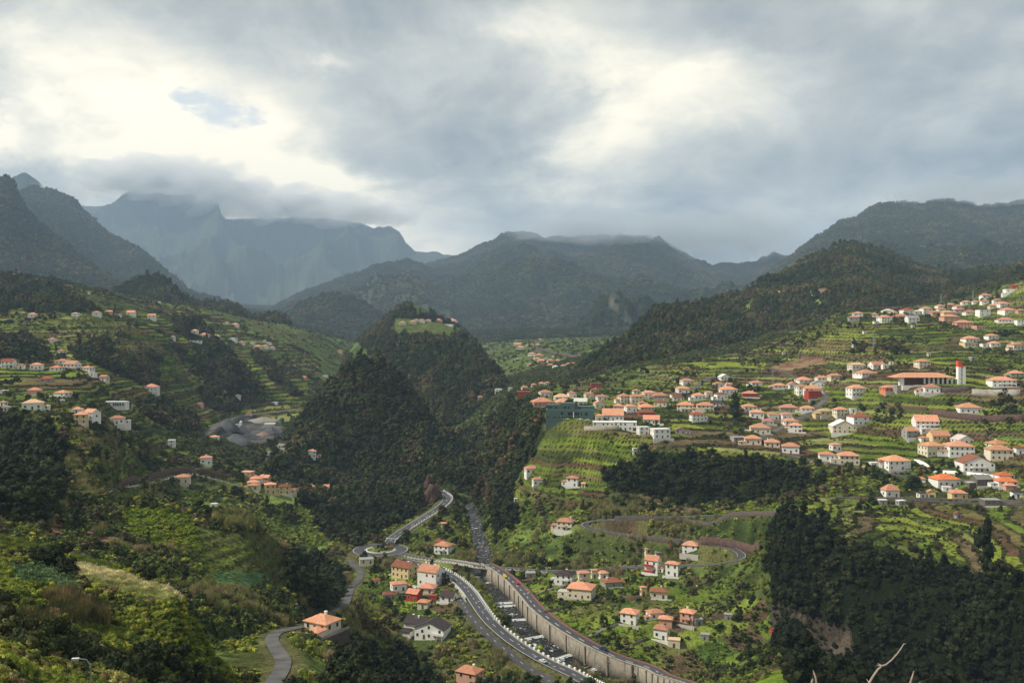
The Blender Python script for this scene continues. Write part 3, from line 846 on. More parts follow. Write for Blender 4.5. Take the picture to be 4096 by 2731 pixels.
# bare rock where mountains are steep
gz = np.abs(np.gradient(Z, axis=1) / np.gradient(YY, axis=1))
steep = sst(gz * (0.7 + 0.6 * nB), 1.35, 2.0) * ((LAYER >= 10))
GC = mixc(GC, cc(0.12, 0.105, 0.085), steep * 0.75)
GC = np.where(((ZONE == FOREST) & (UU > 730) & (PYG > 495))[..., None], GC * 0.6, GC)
m = LAYER == 14; GC[m] = mixc(GC[m], np.broadcast_to(cc(0.06, 0.068, 0.042), GC[m].shape), np.full(m.sum(), 0.75)) * 0.8
m = (ZONE == MEADOW) & (LAYER == 5); GC[m] = GC[m] * 0.42
m = (LAYER == 13) | ((LAYER == 0) & (YY > 2300)); GC[m] = mixc(GC[m], np.broadcast_to(cc(0.04, 0.046, 0.032), GC[m].shape), np.full(m.sum(), 0.7))
# river bed and trodden edges
GC[DR < 0.6] = cc(0.075, 0.07, 0.062)
rim = (1 - sst(ROADD, 0.5, 3.0)) * (YY < 900)
GC = mixc(GC, cc(0.10, 0.085, 0.045), rim * 0.55)
GC = np.clip(GC * np.where(np.isin(ZONE, (DRY, QUARRY, ROCK, BARE))[..., None], 1.0, 1.3), 0.004, 1)

# material of the ground
m_ground, k = mat_new("ground_cover")
at = k.n('ShaderNodeAttribute', attribute_name="ground_colour")
pos = k.n('ShaderNodeNewGeometry').outputs['Position']
na = k.noise(pos, 0.9, 6.0, 0.7); nb = k.noise(pos, 0.07, 6.0, 0.65)
f = k.math('MULTIPLY', k.n('ShaderNodeMapRange', {'Value': na.outputs[0], 'From Min': 0.3, 'From Max': 0.7, 'To Min': 0.45, 'To Max': 1.55}).outputs[0],
           k.n('ShaderNodeMapRange', {'Value': nb.outputs[0], 'From Min': 0.3, 'From Max': 0.7, 'To Min': 0.65, 'To Max': 1.35}).outputs[0])
col = k.mix(1.0, at.outputs['Color'], k.n('ShaderNodeCombineColor', {0: f, 1: f, 2: f}).outputs[0], 'MULTIPLY')
p = finish(k, col, 1.0, 0.0)
b1 = k.n('ShaderNodeBump', {'Height': na.outputs[0], 'Distance': 0.9, 'Strength': 0.8})
b2 = k.n('ShaderNodeBump', {'Height': nb.outputs[0], 'Distance': 8.0, 'Strength': 0.6, 'Normal': b1.outputs[0]})
k.t.links.new(b2.outputs[0], p.inputs['Normal'])

IDX = np.arange(NU * NY).reshape(NU, NY)
QUADS = np.stack([IDX[:-1, :-1], IDX[1:, :-1], IDX[1:, 1:], IDX[:-1, 1:]], -1).reshape(-1, 4)
QL = LAYER[:-1, :-1].reshape(-1)
VERTS = np.stack([XX, YY, Z], -1).reshape(-1, 3)
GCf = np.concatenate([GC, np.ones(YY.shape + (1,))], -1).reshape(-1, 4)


def sheet(name, layers):
    q = QUADS[np.isin(QL, layers)]
    used, inv = np.unique(q.ravel(), return_inverse=True)
    me = big_mesh(name, VERTS[used], inv.reshape(-1, 4), m_ground, True)
    ca = me.color_attributes.new("ground_colour", 'FLOAT_COLOR', 'POINT')
    ca.data.foreach_set("color", GCf[used].astype(np.float32).ravel())
    return tag(link(name, me), kind='structure')


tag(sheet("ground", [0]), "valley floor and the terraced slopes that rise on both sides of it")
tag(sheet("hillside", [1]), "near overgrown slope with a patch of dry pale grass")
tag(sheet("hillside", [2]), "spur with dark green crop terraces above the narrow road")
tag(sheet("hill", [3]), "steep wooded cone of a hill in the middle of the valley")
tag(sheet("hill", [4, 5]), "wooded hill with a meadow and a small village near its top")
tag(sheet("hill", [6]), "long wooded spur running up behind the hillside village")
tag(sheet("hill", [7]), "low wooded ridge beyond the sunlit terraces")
tag(sheet("hill", [8]), "small dark wooded knoll among sunlit terraces")
for L_, t_ in ((10, "dark steep mountain at the edge of the valley"), (11, "green craggy mountain ridge descending from a rounded top"), (12, "small dark peak poking out of the mist"),
               (13, "pale hazy mountain wall with its top in bright cloud"), (14, "sunlit pale green ridge in front of the far mountains"), (15, "dark wooded foothill in front of the sunlit ridge"),
               (16, "dark blue mountain with a blunt rocky top under the cloud"), (17, "dark smooth mountain rising to a long rounded crest")):
    tag(sheet("mountain", [L_]), t_)
# ------------------------------------------------------------------ roads, river, walls
m_asph = simple_mat("asphalt", (0.060, 0.060, 0.066), 0.25, 0.35, 0.85)
m_asph2 = simple_mat("worn_asphalt", (0.085, 0.082, 0.08), 0.6, 0.16, 0.9)
m_line = simple_mat("road_paint", (0.48, 0.48, 0.46), 0.15, 1.5, 0.7)
m_conc = simple_mat("concrete", (0.30, 0.275, 0.235), 0.45, 0.35, 0.95, 0.15)
m_pave = simple_mat("pavement_slabs", (0.27, 0.255, 0.23), 0.2, 0.8, 0.9)
m_redpave = simple_mat("red_pavement", (0.20, 0.085, 0.065), 0.25, 0.8, 0.9)
m_stone = simple_mat("basalt_wall", (0.085, 0.070, 0.062), 0.5, 1.2, 0.95, 0.2)
m_brownwall = simple_mat("brown_stone_wall", (0.10, 0.060, 0.050), 0.45, 0.8, 0.95, 0.2)
m_white = simple_mat("white_paint", (0.80, 0.80, 0.78), 0.10, 1.0, 0.6)
m_steel = simple_mat("galvanised_steel", (0.42, 0.44, 0.45), 0.15, 1.0, 0.45, metal=0.6)
m_dark = simple_mat("dark_metal", (0.05, 0.05, 0.055), 0.15, 1.0, 0.5)
m_green = simple_mat("green_fence", (0.05, 0.10, 0.075), 0.2, 1.0, 0.6)

# concrete with stain streaks for the river wall
m_rwall, k = mat_new("stained_concrete")
pos = k.n('ShaderNodeNewGeometry').outputs['Position']
n1 = k.noise(pos, 0.5, 6.0, 0.65); n2 = k.noise(k.vmath('MULTIPLY', pos, (0.8, 0.8, 0.10)), 1.0, 5.0, 0.7)
c = k.ramp(n1.outputs[0], [(0.3, (0.20, 0.175, 0.14)), (0.7, (0.36, 0.32, 0.26))])
c = k.mix(k.smooth(n2.outputs[0], 0.5, 0.7), c, (0.09, 0.08, 0.065))
finish(k, c, 0.95, 0.15, (n1.outputs[0], 0.1, 0.6))


def ribbon(P, s0, s1, z0=0.0, z1=0.0):
    A = offset(P, s0, z0); B = offset(P, s1, z1); n = len(P)
    v = np.concatenate([A, B]); i = np.arange(n - 1)
    return v, np.stack([i, i + n, i + n + 1, i + 1], 1)


def ribbon_obj(name, P, s0, s1, z, mat, parent=None, kind=None):
    v, f = ribbon(P, s0, s1, z, z)
    o = link(name, big_mesh(name, v, f[:, ::-1] if s1 < s0 else f, mat), parent)
    if kind: o['kind'] = kind
    return o


def slab(P, s0, s1, ztop, zbot, mat, name, parent=None):
    """a strip with thickness: kerb, pavement or wall along a path"""
    A = offset(P, s0, ztop); B = offset(P, s1, ztop)
    zb = zbot if not np.isscalar(zbot) else np.full(len(P), zbot)
    A2 = offset(P, s0, 0); A2[:, 2] += zb; B2 = offset(P, s1, 0); B2[:, 2] += zb
    n = len(P); v = np.concatenate([A, B, B2, A2]); i = np.arange(n - 1); q = []
    for r in range(4):
        a = r * n; b = ((r + 1) % 4) * n
        q.append(np.stack([a + i, a + i + 1, b + i + 1, b + i], 1))
    q = np.concatenate(q)
    caps = np.array([[0, n, 2 * n, 3 * n], [n - 1, 4 * n - 1, 3 * n - 1, 2 * n - 1]])
    return link(name, big_mesh(name, v, np.concatenate([q, caps]), mat), parent)


def arclen(P): return np.concatenate([[0], np.cumsum(np.linalg.norm(np.diff(P, axis=0), axis=1))])


def at_len(P, s, side=0.0, dz=0.0):
    d = arclen(P); O = offset(P, side, dz)
    p = np.array([np.interp(s, d, O[:, i]) for i in range(3)])
    e = 0.8; a = np.array([np.interp(s - e, d, O[:, i]) for i in range(3)]); b = np.array([np.interp(s + e, d, O[:, i]) for i in range(3)])
    return p, math.atan2(b[1] - a[1], b[0] - a[0])


def markings(P, parent, dash=None, edges=None, w=0.22, z=0.05):
    V = []; Fs = []; nb = 0
    def addrib(Q, s0, s1):
        nonlocal nb
        v, f = ribbon(Q, s0, s1, z, z); V.append(v); Fs.append(f + nb); nb += len(v)
    if edges:
        for e in edges: addrib(P, e - w / 2, e + w / 2)
    if dash:
        on, off, s = dash
        d = arclen(P); t = 0
        while t + on < d[-1]:
            tt = np.linspace(t, t + on, 3)
            Q = np.stack([np.interp(tt, d, P[:, i]) for i in range(3)], 1)
            addrib(Q, s - w / 2, s + w / 2); t += on + off
    o = link("lane_marking", big_mesh("lane_marking", np.concatenate(V), np.concatenate(Fs), m_line), parent)
    o['kind'] = 'stuff'
    return o


def dense(P, step=1.2):
    d = arclen(P); t = np.arange(0, d[-1], step)
    return np.stack([np.interp(t, d, P[:, i]) for i in range(3)], 1)


def add_road(P, half, label, mat=None, dash=(3, 5, 0), edges=True, w=0.25):
    P = dense(P)
    o = ribbon_obj("road", P, -half, half, 0.0, mat or m_asph, None, 'structure')
    o['label'] = label
    if dash or edges:
        markings(P, o, dash, [-half + 0.45, half - 0.45] if edges else None, w)
    return o


rB = add_road(P_roadB, 3.3, "main two-lane road curving along the river between white blocks", w=0.27)
rD = add_road(P_roadD, 2.8, "dark road on top of the tall concrete river wall", dash=(3.2, 5, 0), edges=False, w=0.4)
rA = add_road(P_roadA, 3.6, "bend of the main road climbing to the rock cutting", w=0.27)
rC = add_road(P_roadC, 2.5, "road that crosses the river bridge and loops up the slope", dash=None, w=0.2)
rE = add_road(P_roadE, 2.0, "narrow service road below the main road", dash=(2, 5, 0), edges=False)
rF = add_road(P_roadF, 1.9, "narrow worn road winding down past the cream house", m_asph2, dash=None, edges=False)
rG = add_road(P_roadG, 2.3, "small road below the brown retaining wall", m_asph2, dash=None, edges=False)
rH = add_road(P_roadH, 2.4, "lane along the lowest row of hillside houses", dash=None, edges=False)
rI = add_road(P_roadI, 2.4, "lane along the edge of the wood and the town houses", m_asph2, dash=None, edges=False)
rK = add_road(P_roadK, 2.2, "steep lane climbing between the town houses", m_asph2, dash=None, edges=False)
rL = add_road(P_roadL, 2.0, "lane across the terraces above the town", m_asph2, dash=None, edges=False)
rQ = add_road(P_roadQ, 3.2, "valley road passing the gravel yard", m_asph2, dash=None, edges=False)
# roundabout: ring of asphalt, kerbed island, grass
def disc_ring(name, c, r0, r1, z0, mat, n=64, ztop=None, kind=None, parent=None):
    v = []; f = []
    for i in range(n):
        t = 2 * math.pi * i / n
        v += [(c[0] + r0 * math.cos(t), c[1] + r0 * math.sin(t), c[2] + z0), (c[0] + r1 * math.cos(t), c[1] + r1 * math.sin(t), c[2] + z0)]
    for i in range(n):
        j = (i + 1) % n; f.append((2 * i, 2 * i + 1, 2 * j + 1, 2 * j))
    o = link(name, new_mesh(name, v, f, mat), parent)
    if kind: o['kind'] = kind
    return o
rr = disc_ring("road", RC, 8.9, 17.4, 0.02, m_asph, kind='structure'); rr['label'] = "asphalt ring of the roundabout"
for r_ in (9.6, 16.8):
    disc_ring("lane_marking", RC, r_ - 0.18, r_ + 0.18, 0.07, m_line, parent=rr, kind='stuff')
isl = bpy.data.objects.new("traffic_island", None); isl.location = tuple(RC); COL.objects.link(isl)
tag(isl, "round grassy island in the middle of the roundabout", "traffic island")
b = MB()
n = 48; prof = [(0.0, 0.55), (4.0, 0.5), (7.8, 0.28), (8.5, 0.22)]
vs = []; fs = []
for ri, (r_, z_) in enumerate(prof):
    for i in range(n):
        t = 2 * math.pi * i / n; vs.append((r_ * math.cos(t), r_ * math.sin(t), z_))
for ri in range(3):
    for i in range(n):
        j = (i + 1) % n; fs.append((ri * n + i, (ri + 1) * n + i, (ri + 1) * n + j, ri * n + j))
m_lawn = simple_mat("lawn", (0.15, 0.17, 0.04), 0.35, 0.7, 1.0, 0.2)
link("lawn", new_mesh("lawn", vs, fs, m_lawn), isl)
vs = []; fs = []
for i in range(n):
    t = 2 * math.pi * i / n
    for r_, z_ in ((8.5, 0.0), (8.5, 0.26), (8.9, 0.26), (8.9, 0.0)): vs.append((r_ * math.cos(t), r_ * math.sin(t), z_))
for i in range(n):
    j = (i + 1) % n
    for q_ in range(3): fs.append((4 * i + q_, 4 * i + q_ + 1, 4 * j + q_ + 1, 4 * j + q_))
link("kerb", new_mesh("kerb", vs, fs, m_white), isl)
# pavements
pv = slab(dense(P_roadD), -2.8, -4.0, 0.14, -0.8, m_redpave, "pavement"); tag(pv, "reddish pavement along the outer side of the river road", kind='structure')
pv = slab(dense(P_roadB)[:60], 3.3, 4.3, 0.14, -0.8, m_pave, "pavement"); tag(pv, "pale pavement beside the main road near the roundabout", kind='structure')
# zebra crossings near the roundabout
for (P_, s0_, lab) in ((P_roadA[::-1], 10.0, 0), (P_roadF, 16.0, 1)):
    mb_ = MB(); P_ = dense(P_)
    c_, a_ = at_len(P_, s0_, 0, 0.06)
    for i in range(-4, 5):
        off = i * 0.95; ca, sa = math.cos(a_), math.sin(a_)
        q = []
        for dx, dy in ((-1.6, -0.25), (1.6, -0.25), (1.6, 0.25), (-1.6, 0.25)):
            x_ = dx; y_ = dy + off
            q.append((c_[0] + x_ * ca - y_ * sa, c_[1] + x_ * sa + y_ * ca, c_[2]))
        mb_.add(q, [(0, 1, 2, 3)])
    o = link("zebra_crossing", mb_.mesh("zebra_crossing", [m_line])); o['kind'] = 'structure'

# ---- the river
m_water, k = mat_new("river_water")
pos = k.n('ShaderNodeNewGeometry').outputs['Position']
n1 = k.noise(pos, 0.55, 5.0, 0.7); n2 = k.noise(pos, 0.16, 3.0, 0.6)
foam = k.smooth(k.math('ADD', k.math('MULTIPLY', n1.outputs[0], 0.7), k.math('MULTIPLY', n2.outputs[0], 0.5)), 0.675, 0.755)
c = k.mix(foam, (0.016, 0.019, 0.019), (0.60, 0.64, 0.66))
finish(k, c, k.math('ADD', k.math('MULTIPLY', foam, 0.4), 0.38), 0.2, (n1.outputs[0], 0.25, 0.8))
m_foam = simple_mat("white_water", (0.60, 0.64, 0.66), 0.55, 1.6, 0.8, 0.2)
m_rock = simple_mat("river_rock", (0.10, 0.095, 0.088), 0.5, 0.9, 0.9, 0.2)
Pr1 = dense(P_river, 1.5); Pr2 = dense(P_river2, 1.5)
o = ribbon_obj("river", Pr1, -4.4, 4.4, -0.25, m_water, None, 'structure'); o['label'] = "white mountain stream tumbling down the gorge"
_d = arclen(P_river2); _h = np.interp(arclen(Pr2), _d, HW2) + 0.3
vA, fA = ribbon(Pr2, 0, 0, -0.45, -0.45); _N = normals(Pr2); vA[:len(Pr2), :2] -= _N * _h[:, None]; vA[len(Pr2):, :2] += _N * _h[:, None]
o = link("river", big_mesh("river", vA, fA, m_water)); o['kind'] = 'structure'; o['label'] = "shallow river in its walled channel"


def height_at(p): return float(height(p[0], p[1])[0])


rocks_v = []; rocks_f = []
import bmesh
bm = bmesh.new(); bmesh.ops.create_icosphere(bm, subdivisions=1, radius=1.0)
ICO1 = np.array([v.co[:] for v in bm.verts]); ICO1F = np.array([[v.index for v in f.verts] for f in bm.faces]); bm.free()
bm = bmesh.new(); bmesh.ops.create_icosphere(bm, subdivisions=2, radius=1.0)
ICO2 = np.array([v.co[:] for v in bm.verts]); ICO2F = np.array([[v.index for v in f.verts] for f in bm.faces]); bm.free()
for P_, n_, hw in ((Pr1, 420, 4.6), (Pr2, 420, 4.4)):
    d = arclen(P_)
    for i in range(n_):
        p, a = at_len(P_, rng.uniform(0, d[-1]), rng.uniform(-hw, hw), -0.3)
        s = rng.uniform(0.25, 0.9) * (1.3 if P_ is Pr1 else 0.9)
        v = ICO1 * (1 + rng.uniform(-0.3, 0.3, (len(ICO1), 1))) * np.array([s, s * rng.uniform(0.6, 1.2), s * 0.6])
        rocks_f.append(ICO1F + sum(len(x) for x in rocks_v)); rocks_v.append(v + p)
o = link("boulders", big_mesh("boulders", np.concatenate(rocks_v), np.concatenate(rocks_f), m_rock)); tag(o, "loose boulders lying in the river bed", "boulders", kind='stuff')
# weirs: concrete sill with a white fall of water
for i, (wx, wy) in enumerate([z6(925, 832), z6(975, 958), z6(1083, 1045), z6(1170, 1142), z6(1308, 1268), z6(1440, 1385), z6(1700, 1498)]):
    g = ground(wx, wy)
    dd = np.linalg.norm(Pr2[:, :2] - g[:2], axis=1); j = int(np.argmin(dd)); s_ = arclen(Pr2)[j]
    p, a = at_len(Pr2, s_, 0, -0.45)
    w_ = bpy.data.objects.new("weir", None); w_.location = tuple(p); w_.rotation_euler = (0, 0, a); COL.objects.link(w_)
    tag(w_, "low concrete weir with a white fall, number %s counting downstream from the bridge" % ("one two three four five six seven".split()[i]), "weir", "weirs across the river")
    b = MB(); hh = float(np.interp(s_, arclen(Pr2), _h)); b.box(-1.4, 0.0, -hh, hh, -1.0, 0.42); link("sill", b.mesh("sill", [m_conc]), w_)
    nn = 12; vs = []; fs = []
    for ii in range(nn + 1):
        y_ = -hh + 2 * hh * ii / nn; jx = rng.uniform(-0.2, 0.25)
        vs += [(-0.35, y_, 0.46), (0.1 + jx, y_, 0.45), (0.45 + jx, y_, 0.02), (0.9 + 2 * jx, y_, 0.05)]
    for ii in range(nn):
        for r_ in range(3): fs.append((4 * ii + r_, 4 * ii + r_ + 1, 4 * ii + r_ + 5, 4 * ii + r_ + 4))
    link("falling_water", new_mesh("falling_water", vs, fs, m_foam), w_)

# ---- the tall wall of the river road, with buttresses
Pd = dense(P_roadD, 2.0); dl = arclen(Pd)
wall = bpy.data.objects.new("river_wall", None); COL.objects.link(wall)
tag(wall, "tall stained concrete wall with buttresses carrying the road above the river", "retaining wall")
slab(Pd, 2.82, 3.7, 0.7, -9.5, m_rwall, "wall_face", wall)
slab(Pd, 2.72, 3.85, 0.85, 0.703, m_conc, "coping", wall)
bm_b = MB(); bm_b.box(-0.3, 0.3, -0.25, 0.4, -9.0, 0.45); me_b = bm_b.mesh("buttress", [m_rwall])
s_ = 6.0
while s_ < dl[-1] - 4:
    p, a = at_len(Pd, s_, 3.95); link("buttress", me_b, wall, p, a); s_ += 11.0
# left bank wall, below the main road
Pb = dense(P_roadB, 2.0)
wl = bpy.data.objects.new("river_wall", None); COL.objects.link(wl)
tag(wl, "low concrete wall on the near bank of the river below the white blocks", "retaining wall")
slab(Pb[14:], -4.1, -4.7, -0.05, -6.0, m_rwall, "wall_face", wl)
# wall under the bend of road A and under the houses' side of road B
wa = bpy.data.objects.new("road_wall", None); COL.objects.link(wa)
tag(wa, "pale retaining wall holding up the bend of the main road", "retaining wall")
Pa = dense(P_roadA, 2.0)
na_ = len(Pa)
slab(Pa[4:na_ - 10], -3.9, -4.5, 0.5, -8.0, m_conc, "wall_face", wa)
wb = bpy.data.objects.new("road_wall", None); COL.objects.link(wb)
tag(wb, "grey retaining wall under the main road behind the white houses", "retaining wall")
slab(Pb[26:64], 4.1, 4.6, -0.05, -5.0, m_conc, "wall_face", wb)

# ---- rows of white guard blocks
b = MB(); b.box(-0.6, 0.6, -0.25, 0.25, -0.3, 0.85); me_blk = b.mesh("block", [m_white])
b = MB(); b.box(-0.28, 0.28, -0.17, 0.17, -0.3, 0.55); me_blk2 = b.mesh("block", [m_white])
def blocks(P, side, s0, s1, step, label, me=me_blk, dz=0.0):
    P = dense(P, 2.0); L = arclen(P)[-1]; s1 = min(s1, L - 1)
    par = bpy.data.objects.new("guard_blocks", None); COL.objects.link(par)
    par.name = "guard_barrier"; tag(par, label, "road barrier", "white block barriers along the roads")
    Q_ = P[(arclen(P) >= s0) & (arclen(P) <= s1)]
    slab(Q_, side - 0.2, side + 0.2, 0.12 + dz, -0.8, m_conc, "base", par)
    s_ = s0
    while s_ < s1:
        p, a = at_len(P, s_, side, dz); link("block", me, par, p, a); s_ += step
LB = arclen(dense(P_roadB, 2.0))[-1]
blocks(P_roadB, -3.8, 36, LB, 3.0, "row of white blocks between the main road and the river")
blocks(P_roadB, 3.8, 26, 120, 3.0, "row of white blocks above the houses on the near side of the main road")
LA = arclen(dense(P_roadA, 2.0))[-1]
blocks(P_roadA, -4.1, 2, LA - 30, 3.0, "row of white blocks on the outer edge of the bend", dz=0.3)
blocks(P_roadC, 2.9, 8, 105, 2.6, "row of white blocks along the bridge road", me_blk2)
blocks(P_roadG, 2.6, 4, 400, 4.5, "sparse white posts along the small road under the brown wall", me_blk2)
# bridge
Pc = dense(P_roadC, 1.5)
ic = int(np.argmin(np.linalg.norm(Pc[:, :2] - ground(*z6(985, 772))[:2], axis=1)))
br = bpy.data.objects.new("bridge", None); COL.objects.link(br)
tag(br, "flat concrete bridge carrying the side road over the river", "bridge")
Pbr = Pc[max(ic - 12, 0):ic + 10]
slab(Pbr, -2.8, 2.8, -0.05, -1.1, m_conc, "deck", br)
slab(Pbr, 2.55, 2.8, 0.95, -1.0, m_pave, "parapet", br)
slab(Pbr, -2.55, -2.8, 0.95, -1.0, m_pave, "parapet", br)


# ---- free-standing terrace and retaining walls
def wall_along(pts, h, t, mat, label, name="stone_wall", base=3.0, up=0.0):
    P = path3(pts, 0.0, step=3.0, smooth=5)
    P[:, 2] = height(P[:, 0], P[:, 1])
    o = slab(P, -t / 2, t / 2, h + up, -base, mat, name)
    tag(o, label, "wall")
    return o


def zA(x, y): return (520 + x / 13.43, 350 + y / 13.43)
def zB(x, y): return (685 + x / 13.43, 350 + y / 13.43)
def zC(x, y): return (849 + x / 13.43, 350 + y / 13.43)
def zD(x, y): return (849 + x / 13.43, 260 + y / 13.43)
def zE(x, y): return (849 + x / 13.43, 415 + y / 13.43)
def z1(x, y): return (x / 6.888, 162.5 + y / 6.888)
def z2(x, y): return (341.5 + x / 6.888, 187.5 + y / 6.888)
def z3(x, y): return (682.5 + x / 6.888, 187.5 + y / 6.888)
def z5(x, y): return (x / 6.888, 455.25 + y / 6.888)
def z7(x, y): return (682.5 + x / 6.888, 455.25 + y / 6.888)


wall_along([z4(830, 762), z4(930, 730), z4(1050, 705), z4(1150, 680), z4(1250, 660), z4(1330, 662)], 3.6, 0.5, m_brownwall, "brown retaining wall rising left of the small house with the pale roof")
wall_along([z4(1350, 665), z4(1430, 672), z4(1500, 692), z4(1560, 712)], 3.2, 0.5, m_brownwall, "brown retaining wall descending right of the lamp behind the white posts")
wall_along([zC(1100, 860), zC(1300, 900), zC(1500, 925), zC(1750, 950), zC(2050, 950), zC(2350, 940)], 4.2, 0.6, m_brownwall, "long dark brown wall under the house with the orange roof")
wall_along([zC(1250, 560), zC(1640, 530)], 3.2, 0.6, m_stone, "dark stone wall below the church tower")
wall_along([zC(1650, 590), zC(1980, 605), zC(2300, 600)], 4.0, 0.6, m_conc, "pale concrete wall right of the church")
wall_along([zC(400, 770), zC(700, 785), zC(1050, 800)], 2.2, 0.5, m_brownwall, "low brown wall crossing the terraces below the church")
wall_along([z6(1880, 445), z6(2000, 440), z6(2130, 447), z6(2352, 440), z7(400, 415), z7(700, 420)], 2.6, 0.4, m_stone, "dark stone wall above the upper loop of road")
wall_along([z7(120, 610), z7(250, 620), z7(380, 640), z7(480, 655), z7(530, 665)], 4.5, 0.5, m_brownwall, "brown curved retaining wall above the outer bend of the loop road")
wall_along([z6(2000, 570), z6(2200, 590), z6(2350, 605)], 2.4, 0.5, m_stone, "dark wall along the lower side of the looping road")
wall_along([z7(1150, 300), z7(1500, 305), z7(1950, 310), z7(2352, 330)], 1.6, 0.5, m_stone, "dark wall supporting the lane of the lowest hillside houses")
wall_along([z6(1280, 955), z6(1400, 935), z6(1530, 910)], 1.0, 0.4, m_conc, "thin grey field wall beside the vegetable plots")
wall_along([z6(1390, 1085), z6(1470, 1065), z6(1560, 1050)], 1.2, 0.5, m_stone, "broken stone wall beside a brown field")
wall_along([z6(1700, 1250), z6(1800, 1200), z6(1900, 1165)], 1.0, 0.4, m_conc, "pale diagonal garden wall between plots")
wall_along([z6(1930, 1350), z6(2020, 1290), z6(2110, 1265)], 1.0, 0.5, m_stone, "stone edge of the garden path near the lower house")
wall_along([zA(860, 1070), zA(1150, 1075), zA(1330, 1060)], 2.4, 0.4, m_conc, "grey concrete wall below the white modern house", up=0.4)
wall_along([zA(670, 520), zA(850, 510), zA(960, 515)], 1.8, 0.5, m_brownwall, "purple brown wall in front of the ruined red house")
wall_along([zE(1260, 775), zE(1500, 785), zE(1950, 840)], 1.6, 0.4, m_white, "white garden wall behind the white house with bright orange roof", up=0.2)
wall_along([zE(880, 640), zE(980, 660), zE(1080, 730)], 2.6, 0.4, m_white, "curved white wall beside the large pink roofed house")
wall_along([z2(1340, 1110), z2(1450, 1140), z2(1560, 1160), z2(1650, 1170)], 5.0, 0.8, m_stone, "long grey viaduct wall beyond the far village")
wall_along([z1(1230, 1150), z1(1320, 1165)], 2.0, 0.5, m_brownwall, "small brown wall left of the houses by the dark knoll")
# ------------------------------------------------------------------ buildings
m_wall = obj_color_mat("painted_render", 0.10, 0.5, 0.9, streak=True)
m_roof = obj_color_mat("clay_tiles", 0.22, 0.7, 0.9, tiles=True)
m_glass = simple_mat("window_glass", (0.025, 0.03, 0.035), 0.2, 1.0, 0.15, spec=0.5)
m_frame = simple_mat("window_frame", (0.45, 0.44, 0.42), 0.1, 1.0, 0.6)
m_door = simple_mat("door_wood", (0.08, 0.06, 0.05), 0.3, 1.0, 0.6)
m_dgreen = simple_mat("green_door", (0.03, 0.10, 0.07), 0.2, 1.0, 0.5)
m_blue = simple_mat("blue_door", (0.03, 0.12, 0.28), 0.2, 1.0, 0.5)
WALLC = dict(w=(0.86, 0.85, 0.82), c=(0.76, 0.68, 0.54), y=(0.74, 0.58, 0.32), p=(0.68, 0.38, 0.29), r=(0.42, 0.05, 0.035), g=(0.34, 0.34, 0.33), o=(0.66, 0.24, 0.12), v=(0.55, 0.36, 0.52), s=(0.15, 0.13, 0.115), e=(0.10, 0.15, 0.145), b=(0.45, 0.52, 0.58), l=(0.60, 0.68, 0.50))
ROOFC = dict(o=(0.62, 0.29, 0.185), b=(0.26, 0.10, 0.06), d=(0.055, 0.045, 0.045), c=(0.66, 0.47, 0.30), r=(0.36, 0.08, 0.05), g=(0.30, 0.30, 0.30), w=(0.72, 0.71, 0.69), p=(0.62, 0.30, 0.19), t=(0.62, 0.17, 0.07))
WALLN = dict(w="white", c="cream", y="yellow", p="pink", r="red", g="grey", o="orange", v="violet", s="stone", e="dark green", b="pale blue", l="pale green")
ROOFN = dict(o="orange", b="brown", d="dark", c="pale", r="dark red", g="grey", w="white", p="pinkish", t="orange")


def unit_window(name, w, h, glass):
    b = MB(); f = 0.09
    b.box(-w / 2, w / 2, -0.06, 0.04, 0, f, 0); b.box(-w / 2, w / 2, -0.06, 0.04, h - f, h, 0)
    b.box(-w / 2, -w / 2 + f, -0.06, 0.04, f, h - f, 0); b.box(w / 2 - f, w / 2, -0.06, 0.04, f, h - f, 0)
    b.add([(-w / 2 + f, -0.015, f), (w / 2 - f, -0.015, f), (w / 2 - f, -0.015, h - f), (-w / 2 + f, -0.015, h - f)], [(0, 1, 2, 3)], 1)
    return b.mesh(name, [m_frame, glass])


ME_WIN = unit_window("window", 1.15, 1.45, m_glass)
ME_WINW = unit_window("window", 2.2, 1.4, m_glass)
ME_DOOR = unit_window("door", 1.1, 2.15, m_door)
ME_GAR = unit_window("garage_door", 2.5, 2.2, m_door)
ME_GGAR = unit_window("garage_door", 2.5, 2.2, m_dgreen)
ME_BDOOR = unit_window("door", 1.8, 2.1, m_blue)
b = MB(); b.box(-0.35, 0.35, -0.35, 0.35, -1.2, 0.8); b.box(-0.45, 0.45, -0.45, 0.45, 0.8, 0.95); ME_CHIM = b.mesh("chimney", [m_wall])


def hip_roof(w, d, h, rh, ov, ridge=None):
    """hip roof with a real eaves edge"""
    x, y = w / 2 + ov, d / 2 + ov
    th = 0.18
    if w >= d: r = max((w - d) / 2, 0.05); R = [(-r, 0), (r, 0)]
    else: r = max((d - w) / 2, 0.05); R = [(0, -r), (0, r)]
    b = MB()
    vs = [(-x, -y, h), (x, -y, h), (x, y, h), (-x, y, h), (-x, -y, h + th), (x, -y, h + th), (x, y, h + th), (-x, y, h + th), (R[0][0], R[0][1], h + rh + th), (R[1][0], R[1][1], h + rh + th)]
    fs = [(0, 3, 2, 1), (0, 1, 5, 4), (1, 2, 6, 5), (2, 3, 7, 6), (3, 0, 4, 7)]
    if w >= d: fs += [(4, 5, 9, 8), (6, 7, 8, 9), (5, 6, 9), (7, 4, 8)]
    else: fs += [(4, 5, 8), (6, 7, 9), (5, 6, 9, 8), (7, 4, 8, 9)]
    b.add(vs, fs)
    return b.mesh("roof", [m_roof])


